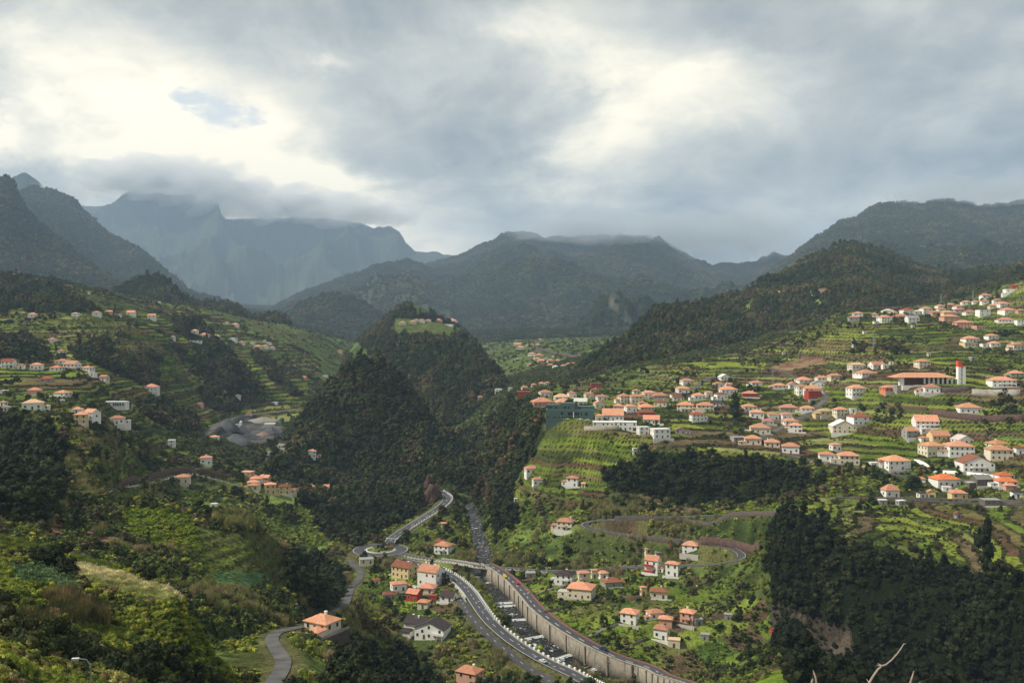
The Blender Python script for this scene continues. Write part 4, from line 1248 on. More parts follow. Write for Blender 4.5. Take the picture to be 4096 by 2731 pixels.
def gable_roof(w, d, h, rh, ov, axis):
    b = MB(); th = 0.2
    if axis == 'x':
        x, y = w / 2 + ov * 0.7, d / 2 + ov; sl = rh / (d / 2); e = h - ov * sl
        for s in (-1, 1):
            b.add([(-x, s * y, e), (x, s * y, e), (x, 0, h + rh), (-x, 0, h + rh), (-x, s * y, e + th), (x, s * y, e + th), (x, 0, h + rh + th), (-x, 0, h + rh + th)],
                  [(0, 1, 2, 3), (4, 5, 6, 7), (0, 1, 5, 4), (1, 2, 6, 5), (0, 3, 7, 4)])
    else:
        x, y = w / 2 + ov, d / 2 + ov * 0.7; sl = rh / (w / 2); e = h - ov * sl
        for s in (-1, 1):
            b.add([(s * x, -y, e), (s * x, y, e), (0, y, h + rh), (0, -y, h + rh), (s * x, -y, e + th), (s * x, y, e + th), (0, y, h + rh + th), (0, -y, h + rh + th)],
                  [(0, 1, 2, 3), (4, 5, 6, 7), (0, 1, 5, 4), (1, 2, 6, 5), (0, 3, 7, 4)])
    return b.mesh("roof", [m_roof])


def walls_mesh(w, d, h, skirt, gable=None, rh=0):
    b = MB(); x, y = w / 2, d / 2
    b.box(-x, x, -y, y, -skirt, h)
    if gable == 'x':
        for s in (-1, 1): b.add([(s * x, -y, h), (s * x, y, h), (s * x, 0, h + rh)], [(0, 1, 2)])
    elif gable == 'y':
        for s in (-1, 1): b.add([(-x, s * y, h), (x, s * y, h), (0, s * y, h + rh)], [(0, 1, 2)])
    return b.mesh("wall", [m_wall])


HOUSES = []      # x, y, radius, for keeping plants off
NAMED = {}


def house(px, py, wpx, hpx, typ, wc, rc, yaw=None, depth=None, label=None, rnd=None, cat="house", name="house", pos=None, extra=None, wins=True):
    r = rnd or random
    g = ground(px, py) if pos is None else np.array(pos, float)
    Y = g[1]
    W_ = wpx / F * Y; H_ = max(hpx / F * Y, 2.3)
    if yaw is None: yaw = r.uniform(-28, 28)
    dr = depth or r.uniform(0.7, 0.9)
    ya = math.radians(abs(yaw))
    w = W_ / (math.cos(ya) + dr * math.sin(ya)) - (0.5 if typ in 'hxy' else 0)
    w = max(w, 2.2); d = max(w * dr, 2.0)
    h = H_
    skirt = 3.0 + d * 0.15
    root = bpy.data.objects.new(name, None)
    yr = math.radians(yaw)
    fx, fy = -math.sin(yr) * -1, math.cos(yr)          # centre lies behind the front wall
    root.location = (g[0], g[1] + (d / 2 * math.cos(ya) + w / 2 * math.sin(ya)) * 0.92, g[2])
    root.rotation_euler = (0, 0, yr)
    COL.objects.link(root)
    tint = 1 - r.uniform(0, 0.10)
    wcol = tuple(c * tint for c in WALLC[wc]); v = r.uniform(0.72, 1.18)
    rcol = tuple(min(c * v * (1 + r.uniform(-0.06, 0.06)), 1) for c in ROOFC[rc])
    rh = min(d, w) * (0.24 if typ == 'h' else 0.30) * r.uniform(0.9, 1.15)
    if typ == 'k': rh = min(d, w) * 0.55
    far = Y > 900
    if typ in 'hk':
        link("wall", walls_mesh(w, d, h, skirt), root, color=wcol)
        ro = link("roof", hip_roof(w, d, h + 0.003, rh, 0.45 if h > 2.5 else 0.3), root, color=rcol)
    elif typ in 'xy':
        link("wall", walls_mesh(w, d, h, skirt, typ, rh), root, color=wcol)
        ro = link("roof", gable_roof(w, d, h + 0.05, rh, 0.4, typ), root, color=rcol)
    else:
        link("wall", walls_mesh(w, d, h, skirt), root, color=wcol)
        b = MB(); x, y = w / 2 + 0.12, d / 2 + 0.12
        b.box(-x, x, -y, y, h + 0.003, h + 0.35); ro = link("roof", b.mesh("roof", [m_wall]), root, color=tuple(c * 0.95 for c in ROOFC[rc] if True) if rc in 'gdcwb' else wcol)
    if not far and typ != 'f' and r.random() < 0.55 and w > 6:
        c = link("chimney", ME_CHIM, ro, (r.uniform(-0.3, 0.3) * w, r.uniform(-0.1, 0.25) * d, h + rh * 0.75), color=WALLC['w'])
    if wins and Y < 1150:
        storeys = max(1, int(round(h / 3.1))); fh = h / storeys
        ncol = max(1, int(w / 2.9)) if not far else max(1, int(w / 4.5))
        sc = min(1.0, fh / 2.7)
        for s in range(storeys):
            for i in range(ncol):
                x = (i + 0.5 - ncol / 2) * (w / ncol) + r.uniform(-0.15, 0.15)
                if s == 0 and i == ncol // 2 and not far:
                    link("door", ME_DOOR, root, (x, -d / 2, 0.05), scale=(sc, 1, sc)); continue
                if s == 0 and storeys > 1 and i == ncol - 1 and r.random() < 0.4 and w / ncol > 2.7 and not far:
                    link("garage_door", ME_GAR, root, (x, -d / 2, 0.02), scale=(sc, 1, sc)); continue
                if r.random() < 0.10: continue
                link("window", ME_WIN, root, (x, -d / 2, s * fh + fh * 0.33), scale=(sc, 1, sc))
        side = -1 if yaw > 0 else 1
        if not far and abs(yaw) > 6:
            ns = max(1, int(d / 3.4))
            for s in range(storeys):
                for i in range(ns):
                    y = (i + 0.5 - ns / 2) * (d / ns)
                    link("window", ME_WIN, root, (-side * -w / 2, y, s * fh + fh * 0.33), math.radians(90) * side, (sc, 1, sc))
        if storeys > 1 and r.random() < 0.35 and not far and typ != 'f':
            b = MB(); bw = w * r.uniform(0.35, 0.6)
            b.box(-bw / 2, bw / 2, -1.15, -0.01, fh - 0.15, fh); b.box(-bw / 2, bw / 2, -1.15, -1.07, fh, fh + 0.85)
            b.box(-bw / 2, -bw / 2 + 0.08, -1.07, -0.01, fh, fh + 0.85); b.box(bw / 2 - 0.08, bw / 2, -1.07, -0.01, fh, fh + 0.85)
            link("balcony", b.mesh("balcony", [m_wall]), root, (r.uniform(-0.15, 0.15) * w, -d / 2, 0), color=wcol)
    if Y < 820 and w > 6.5 and typ in 'hx' and extra is None and r.random() < 0.45:
        sd = r.choice((-1, 1)); aw = w * r.uniform(0.28, 0.45); ad = d * r.uniform(0.45, 0.7); ah = min(h * r.uniform(0.42, 0.62), 3.2); ax = sd * (w / 2 + aw / 2 - 0.02); ay = -d / 2 + ad / 2 + r.uniform(0, 0.3) * d
        wa_ = link("annex_wall", walls_mesh(aw, ad, ah, skirt), root, (ax, ay, 0), color=wcol)
        if r.random() < 0.55:
            link("annex_roof", hip_roof(aw, ad, ah + 0.003, 0.7, 0.3), root, (ax, ay, 0), color=rcol)
        else:
            b = MB(); b.box(-aw / 2 - 0.08, aw / 2 + 0.08, -ad / 2 - 0.08, ad / 2 + 0.08, ah + 0.003, ah + 0.25); link("annex_roof", b.mesh("annex_roof", [m_wall]), root, (ax, ay, 0), color=(0.45, 0.43, 0.40))
        link("window", ME_WIN, wa_, (0, -ad / 2, ah * 0.35), scale=(0.8, 1, 0.8))
    if Y < 900 and w > 6 and r.random() < 0.6 and extra is None:
        b = MB(); x0_ = -w * 0.6; x1_ = w * r.uniform(0.5, 0.8); yf = -d / 2 - r.uniform(2.0, 3.5)
        b.box(x0_, x1_, yf, yf + 0.18, -2.5, 0.7); link("garden_wall", b.mesh("garden_wall", [m_wall]), root, color=r.choice([(0.78, 0.76, 0.72), (0.55, 0.52, 0.47), (0.80, 0.79, 0.77)]))
        b = MB(); b.box(x0_, x1_, yf + 0.18, -d / 2 - 1.3, -2.5, 0.02); link("yard", b.mesh("yard", [m_conc]), root)
    HOUSES.append((root.location[0], root.location[1], max(w, d) * 0.62 + 1.0, g[0], g[1], w))
    root['category'] = cat
    root['_h'] = storeys if (wins and Y < 1150) else max(1, int(round(h / 3.1)))
    if label: root['label'] = label
    root['_meta'] = f"{typ}|{wc}|{rc}"
    if extra: extra(root, w, d, h, r)
    return root


ZK = dict(A=zA, B=zB, C=zC, D=zD, E=zE, a=z1, b=z2, c=z3, d=z4, e=z5, f=z6, g=z7)
SCALE = dict(A=13.43, B=13.43, C=13.43, D=13.43, E=13.43, a=6.888, b=6.888, c=6.888, d=6.888, e=6.888, f=6.888, g=6.888)
DATA = r'''
@on the valley floor left of the river|houses left of the river
f 425 850 190 75 x y b -32 #cream house with brown gable roof, largest of those by the roundabout
f 610 905 195 100 x w o -26 #tall white house with orange gable roof above the main road wall
f 385 938 125 50 h w o 22 #low white house with orange hip roof in front of the tall one
f 240 888 55 28 h w r 15
f 325 992 110 26 h g b 10 #grey cottage with rusty brown roof beside the red house
f 497 1007 120 55 x r o -25 #red house with orange roof among white ones
f 590 950 130 36 h c o -12
f 565 1057 95 45 h c o -15 #small white house directly below the red house
f 735 1010 130 38 x w d -20 #low white house with dark gable roof beside the main road
f 627 1012 50 45 f r r -10 #boxy dark red building behind the small white house
f 165 750 108 32 f c g 14 #long low cream building just below the roundabout
f 700 682 140 58 h w o -22 #white house with orange roofs between roundabout and river
f 670 618 75 22 h w r -10 #small annex roof behind the white house near the river
f 705 492 48 26 h c o 10 #tiny cream house below the pale bend wall
f 880 1600 200 95 h p o -28 #salmon pink house with orange hip roof at the bottom edge
@by the river on its far side|houses on the far side of the river
f 1545 892 150 66 h w d -20 #white house with dark hip roof beside cream tower house
f 1668 888 92 78 h c o 12 #narrow cream house between dark roofed and small tower house
f 1742 845 52 55 h c o 10 #slim cream house with small orange roof
f 1803 850 85 38 h w o 20
f 1660 990 215 66 h c o -18 #long cream house with orange roof in front of the dark roofed one
f 1865 905 150 26 h g b 5
f 2080 965 50 58 h y o 15 #narrow yellow tower like house left of its brown roofed neighbour
f 2195 988 140 48 h c b -12 #cream house with brown roof right of the narrow yellow one
f 2155 812 130 88 x w o -32 #white house with a red balcony beside the looping road
f 2290 832 115 82 h w o -25 #white three storey house right of the one with red balcony
f 2110 672 55 22 h w o 12
f 2192 696 62 26 f g g 5
f 1995 1166 150 74 h w o -24 #white house with orange roof and outside stair among plots
f 2165 1132 125 46 h w o 15
f 2240 1186 110 58 h p o -15 #pink house wedged between white ones
f 2215 1272 130 72 h w o -25 #white house with orange hip roof, lowest of its cluster
f 2298 1326 95 52 f c c -15
g 50 1166 130 78 h p o -28 #peach house with orange hip roof beside the dark cliff
g 112 1172 66 42 f g g 10
g 70 682 138 60 h w o -26 #white house inside the outer bend of the loop road
g 320 1132 60 32 f g g 5
g 160 1272 66 26 f g g -15
g 645 1242 80 18 x r r 10 #dark red roofed shed at the foot of the dark cliff
f 1550 517 140 58 h c o -20 #cream house with orange roof inside the upper loop of road
f 1312 125 112 34 h w o 12 #white house, topmost of the three below the town
f 1350 209 80 44 h w o 10 #white house, left of the two on the bright terraces
f 1595 214 100 58 h w o -18 #white house, right of the two on the bright terraces
f 1668 217 38 16 x w o 5
f 1200 320 24 22 f w w 5
f 1302 840 72 16 f g g 8 #grey shed on the green plot beside the river road
@on the slope left of the valley|houses on the slope left of the valley
d 218 135 105 33 h p o 18 #peach house with orange hip roof alone on terraces
d 412 146 110 24 h w o -12
d 195 240 158 48 h w c 20 #large white house with pale hip roof
d 15 212 50 28 h c c 5
d 30 248 66 18 h w g 5
d 1028 108 105 28 h w o 8
d 520 262 80 24 h w o 5
d 612 306 118 50 x w o -25
d 540 334 105 62 h y o 15 #yellow house with orange roof in front of white ones
d 790 338 115 42 h w o 16 #white house with orange roof, rightmost of its group by the bend
d 305 46 90 14 h g r 8
d 20 130 50 24 f w w 5
d 1175 491 54 44 f w w 12 #plain white windowless block beside the small road
d 1408 614 95 45 h w o 16 #white house with orange roof right above the brown wall
d 1248 742 105 40 h c p 10 #cream house with flat looking pale roof below the brown wall
d 1468 447 75 22 h w o 8 #small white house in front of the gravel heaps
d 1850 556 60 26 f w g 5
d 1940 523 60 38 x w g -8
d 2142 564 72 40 h w o 14
d 2196 566 34 18 h p o 8
d 1373 211 45 12 h p o 5
d 1633 153 48 12 h w w 5
d 1890 197 40 13 f w w 5
d 1470 911 46 24 f w w 5 #white roofless ruin beyond the dark green terraces
@in the hamlet above the woods|houses of the hamlet above the woods
d 1755 737 92 24 h w o 8
d 1735 760 92 20 h w o 8
d 1740 785 82 26 h c o 5
d 1820 748 80 44 x p p -10
d 1852 816 95 62 h y o 18 #tall yellow house with orange hip roof, largest of the hamlet
d 1952 816 95 48 h y b 8 #yellow house with brown hip roof in the middle of the hamlet
d 2022 819 58 34 h c b 5
d 2140 791 64 24 h c o 8
d 2232 789 70 20 x c o -5
d 1695 689 88 8 f p p 5
@on the far terraces left of the valley|far houses left of the valley
a 215 1066 60 24 h w o 8
a 512 1059 54 21 h w c 8
a 655 1057 70 27 h w o 14
a 750 1038 65 13 h p o 5
a 817 1058 28 9 h w o 5
a 895 1049 60 18 x w o 5
a 1037 1079 62 27 x w o 12
a 1198 1128 52 22 h w r 8
a 1188 1215 34 20 h w o 8
a 1335 1174 54 17 h w c 8
a 1400 1198 70 14 h w o 5
a 1482 1215 58 22 h w c 10
a 1345 1237 88 14 f w g 5
a 352 1231 54 14 h w o 5
a 268 1271 50 12 h w o 5
a 415 1311 54 12 h w o 5
a 42 1411 92 42 x w r 8 #large white gabled building at the picture edge beside smaller houses
a 135 1419 55 26 h w o 12
a 238 1425 90 33 h w o 12
a 378 1433 82 23 h w o 5
a 415 1384 92 18 h w o 8
a 478 1409 104 23 x w o -10
a 588 1431 88 18 h w o 5
a 620 1466 60 9 f w w 5
a 710 1503 60 30 x c o -12
a 1615 1121 50 8 h w o 5
a 1560 1109 30 7 h w o 5
a 1660 1246 44 12 h w o 5
a 1600 1223 58 8 h w g 5
a 1770 1286 62 22 h c o 8
a 1822 1277 44 16 h w o 5
a 1872 1284 38 13 h w o 5
a 1850 1251 38 10 h w g 5
a 1820 1233 30 8 h w g 5
a 1735 1251 36 8 h w g 5
a 68 746 14 5 h w o 5
a 110 750 34 8 h r r 5
a 92 776 18 5 h p o 5
a 158 794 34 5 h w o 5
a 240 806 34 5 h p o 5
a 296 831 20 4 h p o 5
a 346 839 20 4 h p o 5
a 610 906 15 9 h w w 5
a 2340 1312 40 18 h p o 5
a 2240 1477 90 10 f w w 5
a 2090 1487 48 9 h o o 5
a 1095 966 20 6 h w w 5
@in the small village on the central hill|houses of the village on the central hill
b 418 942 58 14 h w o 5
b 490 936 50 15 h c o 5
b 552 927 44 16 h w o 5
b 597 920 42 10 h w o 5
b 667 922 54 12 h p o 5
b 756 930 88 15 h c o 5 #long cream building with orange roof, largest on the central hill
b 738 950 68 11 f w w 5
b 515 915 24 8 h w p 5
b 893 1032 20 10 f w w 5
@in the far village up the valley|houses of the far village up the valley
b 1212 1092 58 15 x c o 5
b 1236 1112 60 12 h c o 5
b 1282 1091 30 9 h w o 5
b 1312 1087 30 9 h w o 5
b 1352 1083 34 8 h c o 5
b 1366 1050 28 9 h w p 5
b 1330 1112 28 9 h r r 5
b 1310 1157 58 16 h w o 5
b 1360 1168 68 16 h c o 5
b 1345 1187 50 12 h w o 5
b 1410 1187 38 10 h w g 5
b 1374 1212 48 22 x p p 5
b 1380 1229 24 10 f r r 5
b 1440 1201 54 13 h c o 5
b 1490 1201 48 12 h c o 5
b 1298 1226 44 12 h w p 5
b 1440 1232 50 14 h p o 5
b 1475 1243 46 12 h w w 5
b 1530 1237 46 14 h w o 5
b 1562 1226 38 13 h c o 5
b 1596 1218 30 12 h p o 5
b 1208 1186 24 7 h w w 5
b 1456 1167 20 6 h w o 5
@at the left end of the town|houses at the left end of the town
b 1095 1402 80 16 f w w 5 #long white flat roofed building, leftmost of the town
b 1163 1406 36 24 x w g 5
b 1265 1392 60 18 h w o 5
b 1325 1371 44 16 h c o 5
b 1378 1362 46 9 h c o 5
b 1418 1358 40 9 h w o 5
b 1262 1427 98 22 f r r 3 #long low dark red building at the left end of town
b 955 1456 38 18 h w o 5
A 345 622 200 58 h w o 15
A 700 640 130 66 h w o 12
A 930 656 142 72 h c o 14
A 1005 566 120 28 h p b 5
A 1100 669 158 50 h w o 10
A 1025 492 140 45 f r b 5 #roofless reddish brown ruin at the edge of the wood
A 565 666 228 38 h c c 8 #wide cream building with pale roof behind the orange roofed block
A 300 762 310 68 h p o 10 #large pink building with long orange roof left of the green school
A 590 742 250 46 h w o 5 #white block with wide orange roof behind the green school
A 820 746 198 60 x w w -8
A 1065 780 150 72 y c o -5
@in the middle of the town|houses in the middle of the town
A 1400 697 180 82 h c o 18
A 1565 706 178 88 h c o 8
A 1565 582 112 40 h w o 12
A 1740 627 188 58 h w o 10
A 1890 647 228 26 h g o 8
A 2195 574 184 62 h w o 12
A 2250 456 178 52 h w o 5
A 2100 632 148 28 h w b 5
A 2130 672 158 26 h w b 5
A 1330 806 158 58 h b o -12
A 1490 826 174 72 h w o 14
A 1650 742 128 33 h y o 5
A 1705 803 228 38 h y o 8
A 1710 876 228 26 h r b 5 #low dark red house with brown roof
A 1900 756 198 64 h c b -16
A 2240 832 258 96 h c o -14
A 1780 987 248 60 x w o -10 #low white house with orange roof on a green bank
A 1265 946 320 76 x w o -8 #big white house with gables above the modern white one
A 1060 946 128 68 h c o 10
A 1130 1018 290 50 f w w 3 #low white modern annex with wide openings
A 1430 1078 325 110 f w w -8 #large white modern flat roofed house on the edge of town
A 1660 1132 158 100 f w w 12 #left of two plain white flat roofed blocks
A 1900 1187 245 125 f w w 8 #right of two plain white flat roofed blocks
A 2160 1122 148 56 y g o -6 #grey stone chapel like house with orange gable roof
A 2252 1122 86 26 h w b 5
A 1545 1402 62 82 f w w 5 #slim white tower hut alone on the bright terraces
A 2330 942 98 78 h w o 8
B 540 399 158 44 y w w 10
B 455 493 138 48 h w o 10
B 600 491 138 34 h w o 8
B 965 477 164 42 h w o 5
B 590 580 246 56 h w o 8
B 195 662 178 56 h w o 8
B 325 630 108 66 h w o 5
B 495 664 178 76 h w b 12
B 430 752 228 46 h w d -10 #white house with dark hip roof above the tall pine
B 890 637 218 56 h r o -10 #crimson house with orange roof in the middle of town
B 25 572 98 52 h w o 5
B 290 822 248 82 h c o -8
B 170 947 188 88 h w r 8 #square white house with brownish red hip roof left of the pine
B 875 802 198 48 h w o 5
B 985 914 208 82 h w o -10
B 1280 509 178 38 h c o 5
B 1455 509 138 52 y w o 8
B 1615 435 208 34 h w o 8
B 1800 492 188 48 y w g -8
B 1860 406 168 38 h w o 5
B 2030 397 178 58 h c o 8
B 1590 592 178 106 h w o 10
B 1755 607 268 92 h w o 5
B 1740 657 190 106 f r r 3 #bright red cube attached to the front of a white house
B 1415 832 258 62 h g o -8 #unpainted grey house with bright orange hip roof
B 1665 819 198 36 h w o 5
B 1190 932 168 72 h w o 8
B 1370 932 168 72 h w o 5
B 1130 992 158 33 h w o 5
B 1040 1127 298 84 h c p -10
B 1430 1002 208 52 h w o 8
B 1510 1100 208 90 h w o -15
B 1910 872 228 56 h y c 8
B 2110 882 188 86 h c o 8
B 2265 832 86 46 f w w 5
B 740 1227 196 56 f g g 6 #unfinished grey concrete box at the edge of the wood
B 935 1270 248 82 h c o -10
B 1195 1302 228 66 h c o -12
B 1450 1390 268 96 h w o -16
B 2035 1347 148 80 h w o 10
B 1930 1477 228 76 h w o -10
@on the right of the town|houses on the right of the town
C 180 1002 288 106 h w b 6
B 2160 1114 336 95 y c w -6 #cream villa with white gable and curved terrace
B 2230 1537 288 120 h c o -8
C 130 262 218 66 h c c 8 #large cream house with pale roof above the town
C 400 240 198 46 x w o 8
C 492 242 78 50 f w w 5
C 270 347 298 36 h w o 5
C 130 622 238 114 h w o 10 #three storey white house with orange roof left of the orange house
C 565 557 208 56 h o o 8 #orange painted house with orange roof left of the church
C 1015 230 184 80 h c o 5 #cream house on stilts above the church
C 575 192 58 32 f w w 5
C 1080 77 44 22 f w w 5
C 1670 132 74 36 f g w 5
C 1140 580 228 86 h w o -10 #white house with orange roof directly in front of the church
C 1020 562 148 22 h w o 5
C 2110 494 338 90 h w o 5 #wide white house with orange roof right of the church tower
C 2280 352 198 28 h g o 5
C 1655 852 308 82 h w o -6 #white house with orange roof alone above the long brown wall
E 1085 177 338 96 x w p -10 #large white gabled villa with pinkish roof on the right
E 1035 237 158 54 f w w 5
E 850 307 188 100 x g o 8 #grey unfinished house with orange roof left of the large villa
E 1015 352 108 52 h w o 5
E 1240 340 248 70 x y o 5 #yellow house with two orange roof wings
E 1160 547 288 135 h c p 8
E 1540 547 356 130 h w p -5 #long white building with rows of windows and pink roof
E 1570 384 248 56 y w w 8
E 2050 442 268 56 h l o -5 #pale green upper house with orange roof
E 2070 602 318 136 h c p -6 #tall cream building with columns at the right edge
E 2310 522 128 86 h w r 5
E 1770 762 438 122 y w b -6 #big white gabled house with balcony near the right edge
E 670 737 356 122 h w p 8 #big white house with wide pinkish roof and shop front
E 470 707 118 84 h w r 5
E 350 692 116 54 f w w 5
@along the lowest lane on the right|houses along the lowest lane on the right
E 1340 967 348 104 h w t 6 #white house with vivid orange roof above the lowest lane
E 975 907 156 36 h w o 5
E 585 1102 208 95 k w o 8 #white house with steep pointed orange roof
E 990 1117 116 76 h w d 8 #small white house with black roof beside a green door house
E 1120 1117 118 90 y y o 5 #yellow house with green garage door
E 1500 1122 226 76 h y o -6 #pale yellow house with orange hip roof right of the green door one
E 1330 1022 116 44 f w w 5
E 1820 952 256 95 x s g 8 #ruined grey stone building behind the orange roofed houses
E 2120 862 228 46 h w t 5
E 2160 952 278 62 h w t -5
E 2190 1002 168 36 h p o 5
E 2285 1112 156 84 h w d 5
E 1940 1217 218 76 f s g 4 #flat grey concrete shelter under the lowest lane
E 1475 1377 94 56 y g b 8 #tiny grey hut alone on the green terraces
E 465 1197 108 10 f g w 3
E 715 1207 118 10 f g w 3
@in the upper village on the right|houses of the upper village on the right
D 140 753 148 42 h w o 5
D 85 820 158 56 h g o 5
D 360 762 108 36 h w o 5
D 505 834 178 70 h w o 8
D 540 702 148 22 h w w 5
D 610 722 98 28 h w o 5
D 370 852 68 22 f w w 5
D 800 722 168 56 h w r 8
D 720 800 208 46 h y o 5
D 870 847 163 70 x w g 5
D 1055 717 148 70 h w o 8
D 940 722 128 36 h w w 5
D 1185 743 148 46 h p o 5
D 1240 642 118 32 h w o 5
D 1380 622 138 12 h g o 5
D 1250 682 98 18 h w o 5
D 1350 754 198 54 h y o 5
D 1385 822 218 66 h p o -5
D 1500 702 138 40 h v p 5 #violet house in the upper village
D 1590 592 128 33 h w o 5
D 1490 652 128 33 h w o 5
D 1570 902 228 66 h p o 5 #salmon house below the upper village lane
D 1765 932 138 50 f p p 5
D 1650 723 158 28 h w o 5
D 1825 750 148 84 f w w 5
D 1840 587 108 42 h w o 5
D 1855 510 128 42 h w o 5
D 1710 577 88 28 h w o 5
D 2000 567 108 36 h w p 5
D 1960 642 128 33 h c o 5
D 2100 617 168 33 h w o 5
D 2170 713 208 46 h w o 5
D 2330 702 118 18 h p o 5
D 2190 432 148 46 f w w 5
D 2120 477 98 36 f w w 5
D 2270 222 118 24 f c c 5
D 2240 367 88 22 h r r 5
D 2140 833 238 33 h w o 5
D 2310 872 98 66 f w w 5
D 1660 1100 198 48 h w o 5
D 1640 1162 188 56 f y c 5
D 1940 1060 158 48 h w o 5
D 1850 1167 108 46 f w w 5
D 1970 1152 138 28 h w o 5
D 2275 1198 188 66 h c o 5
D 215 987 44 18 f w w 5
D 75 1167 48 22 f w w 5
D 860 902 38 14 f w w 5
c 665 733 70 12 h p o 5
c 700 1147 26 14 h w o 5
'''
rnd_h = random.Random(11)
LISTED = []
for ln in DATA.strip().split('\n'):
    if ln.startswith('@'):
        phrase, grp = ln[1:].split('|'); continue
    lab = None
    if '#' in ln: ln, lab = ln.split('#')
    t = ln.split(); kx, ky = ZK[t[0]](float(t[1]), float(t[2])); s = SCALE[t[0]]
    r_ = random.Random(int(kx * 131 + ky * 977))
    yaw = float(t[8]); yaw = yaw if abs(yaw) > 5 else r_.uniform(-14, 14)
    h_ = house(kx, ky, float(t[3]) / s * (1.02 if t[0] in 'ABCDE' else 1.0), float(t[4]) / s, t[5], t[6], t[7], yaw, None, lab, r_)
    h_['group'] = grp
    LISTED.append((h_, phrase, kx, ky))
# labels for the rest: by look, then by order along the picture
ORD = "first second third fourth fifth sixth seventh eighth ninth tenth eleventh twelfth thirteenth fourteenth fifteenth sixteenth seventeenth eighteenth nineteenth twentieth".split()
TYPN = dict(h="hip roof", x="gable roof", y="gable facing the valley", f="flat roof", k="steep roof")
todo = {}
for h_, phrase, kx, ky in LISTED:
    t_, w_, r_ = h_['_meta'].split('|')
    if 'label' not in h_:
        if t_ == 'f': d_ = f"{WALLN[w_]} flat roofed house {phrase}"
        elif t_ in 'xy': d_ = f"{WALLN[w_]} house, {ROOFN[r_]} gable roof, {phrase}"
        else: d_ = f"{WALLN[w_]} house, {ROOFN[r_]} hip roof, {phrase}"
        todo.setdefault(d_, []).append((kx, h_))
    del h_['_meta']; del h_['_h']
for d_, L in todo.items():
    L.sort(key=lambda q: q[0])
    for i, (_, h_) in enumerate(L):
        if len(L) == 1: h_['label'] = d_
        elif i < 20: h_['label'] = f"{ORD[i]} from left: {d_}"
        else: h_['label'] = f"{ORD[len(L) - 1 - i]} from right: {d_}"

# ---- the cream house beside the narrow road, nearest of all
def annex(root, w, d, h, r):
    b = MB(); b.box(w * 0.05, w * 0.55, -d / 2 - 4.2, -d / 2 - 0.01, -3, h * 0.55); link("annex_wall", b.mesh("annex_wall", [m_wall]), root, color=WALLC['c'])
    me = hip_roof(w * 0.5, 4.2, h * 0.55 + 0.003, 0.9, 0.4); link("annex_roof", me, root, (w * 0.3, -d / 2 - 2.1, 0), color=ROOFC['o'])
    b = MB(); b.box(-w * 0.62, w * 0.75, -d / 2 - 6.5, d / 2 + 1.5, -4.5, -0.25); link("terrace_base", b.mesh("terrace_base", [m_stone]), root)
    b = MB()
    x0, x1, y0 = -w * 0.62, w * 0.75, -d / 2 - 6.5
    b.box(x0, x1, y0, y0 + 0.15, -0.25, 0.65); b.box(x1 - 0.15, x1, y0 + 0.15, d / 2 + 1.5, -0.25, 0.65)
    link("parapet", b.mesh("parapet", [m_conc]), root)


g0 = house(*z5(2200, 1225), 262 / 6.888, 62 / 6.888, 'h', 'c', 'o', -30, 0.8, "cream house with orange hip roof beside the narrow winding road, nearest whole house", random.Random(5), extra=annex)
g0['group'] = "houses left of the river"; del g0['_meta']; del g0['_h']


# ---- white house with the big dark roof
def dark_house(px, py):
    g = ground(px, py); Y = g[1]; s = Y / F
    root = bpy.data.objects.new("house", None); root.location = (g[0], g[1] + 6, g[2]); root.rotation_euler = (0, 0, math.radians(-18)); COL.objects.link(root)
    tag(root, "wide white house with several dark gabled roofs above garden trees", "house", "houses left of the river")
    W1 = 14.0; D1 = 9.0; H1 = 5.0
    link("wall", walls_mesh(W1, D1, H1, 5, 'y', 3.0), root, (3, -2, 0), color=WALLC['w'])
    link("roof", gable_roof(W1, D1, H1 + 0.05, 3.0, 0.6, 'y'), root, (3, -2, 0), color=ROOFC['d'])
    link("wall", walls_mesh(9, 8, 5.2, 5, 'x', 2.2), root, (-6.5, 1.5, 0.2), color=WALLC['w'])
    link("roof", gable_roof(9, 8, 5.26, 2.2, 0.6, 'x'), root, (-6.5, 1.5, 0.2), color=ROOFC['d'])
    link("wall", walls_mesh(6, 4, 3.0, 5), root, (-9.5, -4.2, -0.5), color=WALLC['w'])
    link("roof", hip_roof(6, 4, 3.0, 1.0, 0.5), root, (-9.5, -4.2, -0.5), color=ROOFC['d'])
    for x, z in ((-2.6, 1.2), (-0.2, 3.0), (3.0, 1.2), (3.0, 4.9), (6.2, 1.2), (8.2, 3.4)):
        link("window", ME_WIN, root, (x, -6.5, z))
    link("door", ME_DOOR, root, (0.6, -6.5, 0.1))
    b = MB(); b.box(4.5, 10.0, -7.9, -6.52, 2.6, 2.75); b.box(4.5, 10.0, -7.9, -7.8, 2.75, 3.6)
    for x in (4.7, 7.2, 9.8): b.tube((x, -7.8, -1), (x, -7.8, 2.6), 0.12, 0.12)
    link("balcony", b.mesh("balcony", [m_wall]), root, color=WALLC['w'])
    for x, y, z in ((-8.5, 2.5, 7.0), (-5, 0.5, 7.2)): link("chimney", ME_CHIM, root, (x, y, z), color=WALLC['w'])
    HOUSES.append((root.location[0], root.location[1], 12, g[0], g[1], 20))
dark_house(*z6(590, 1262))


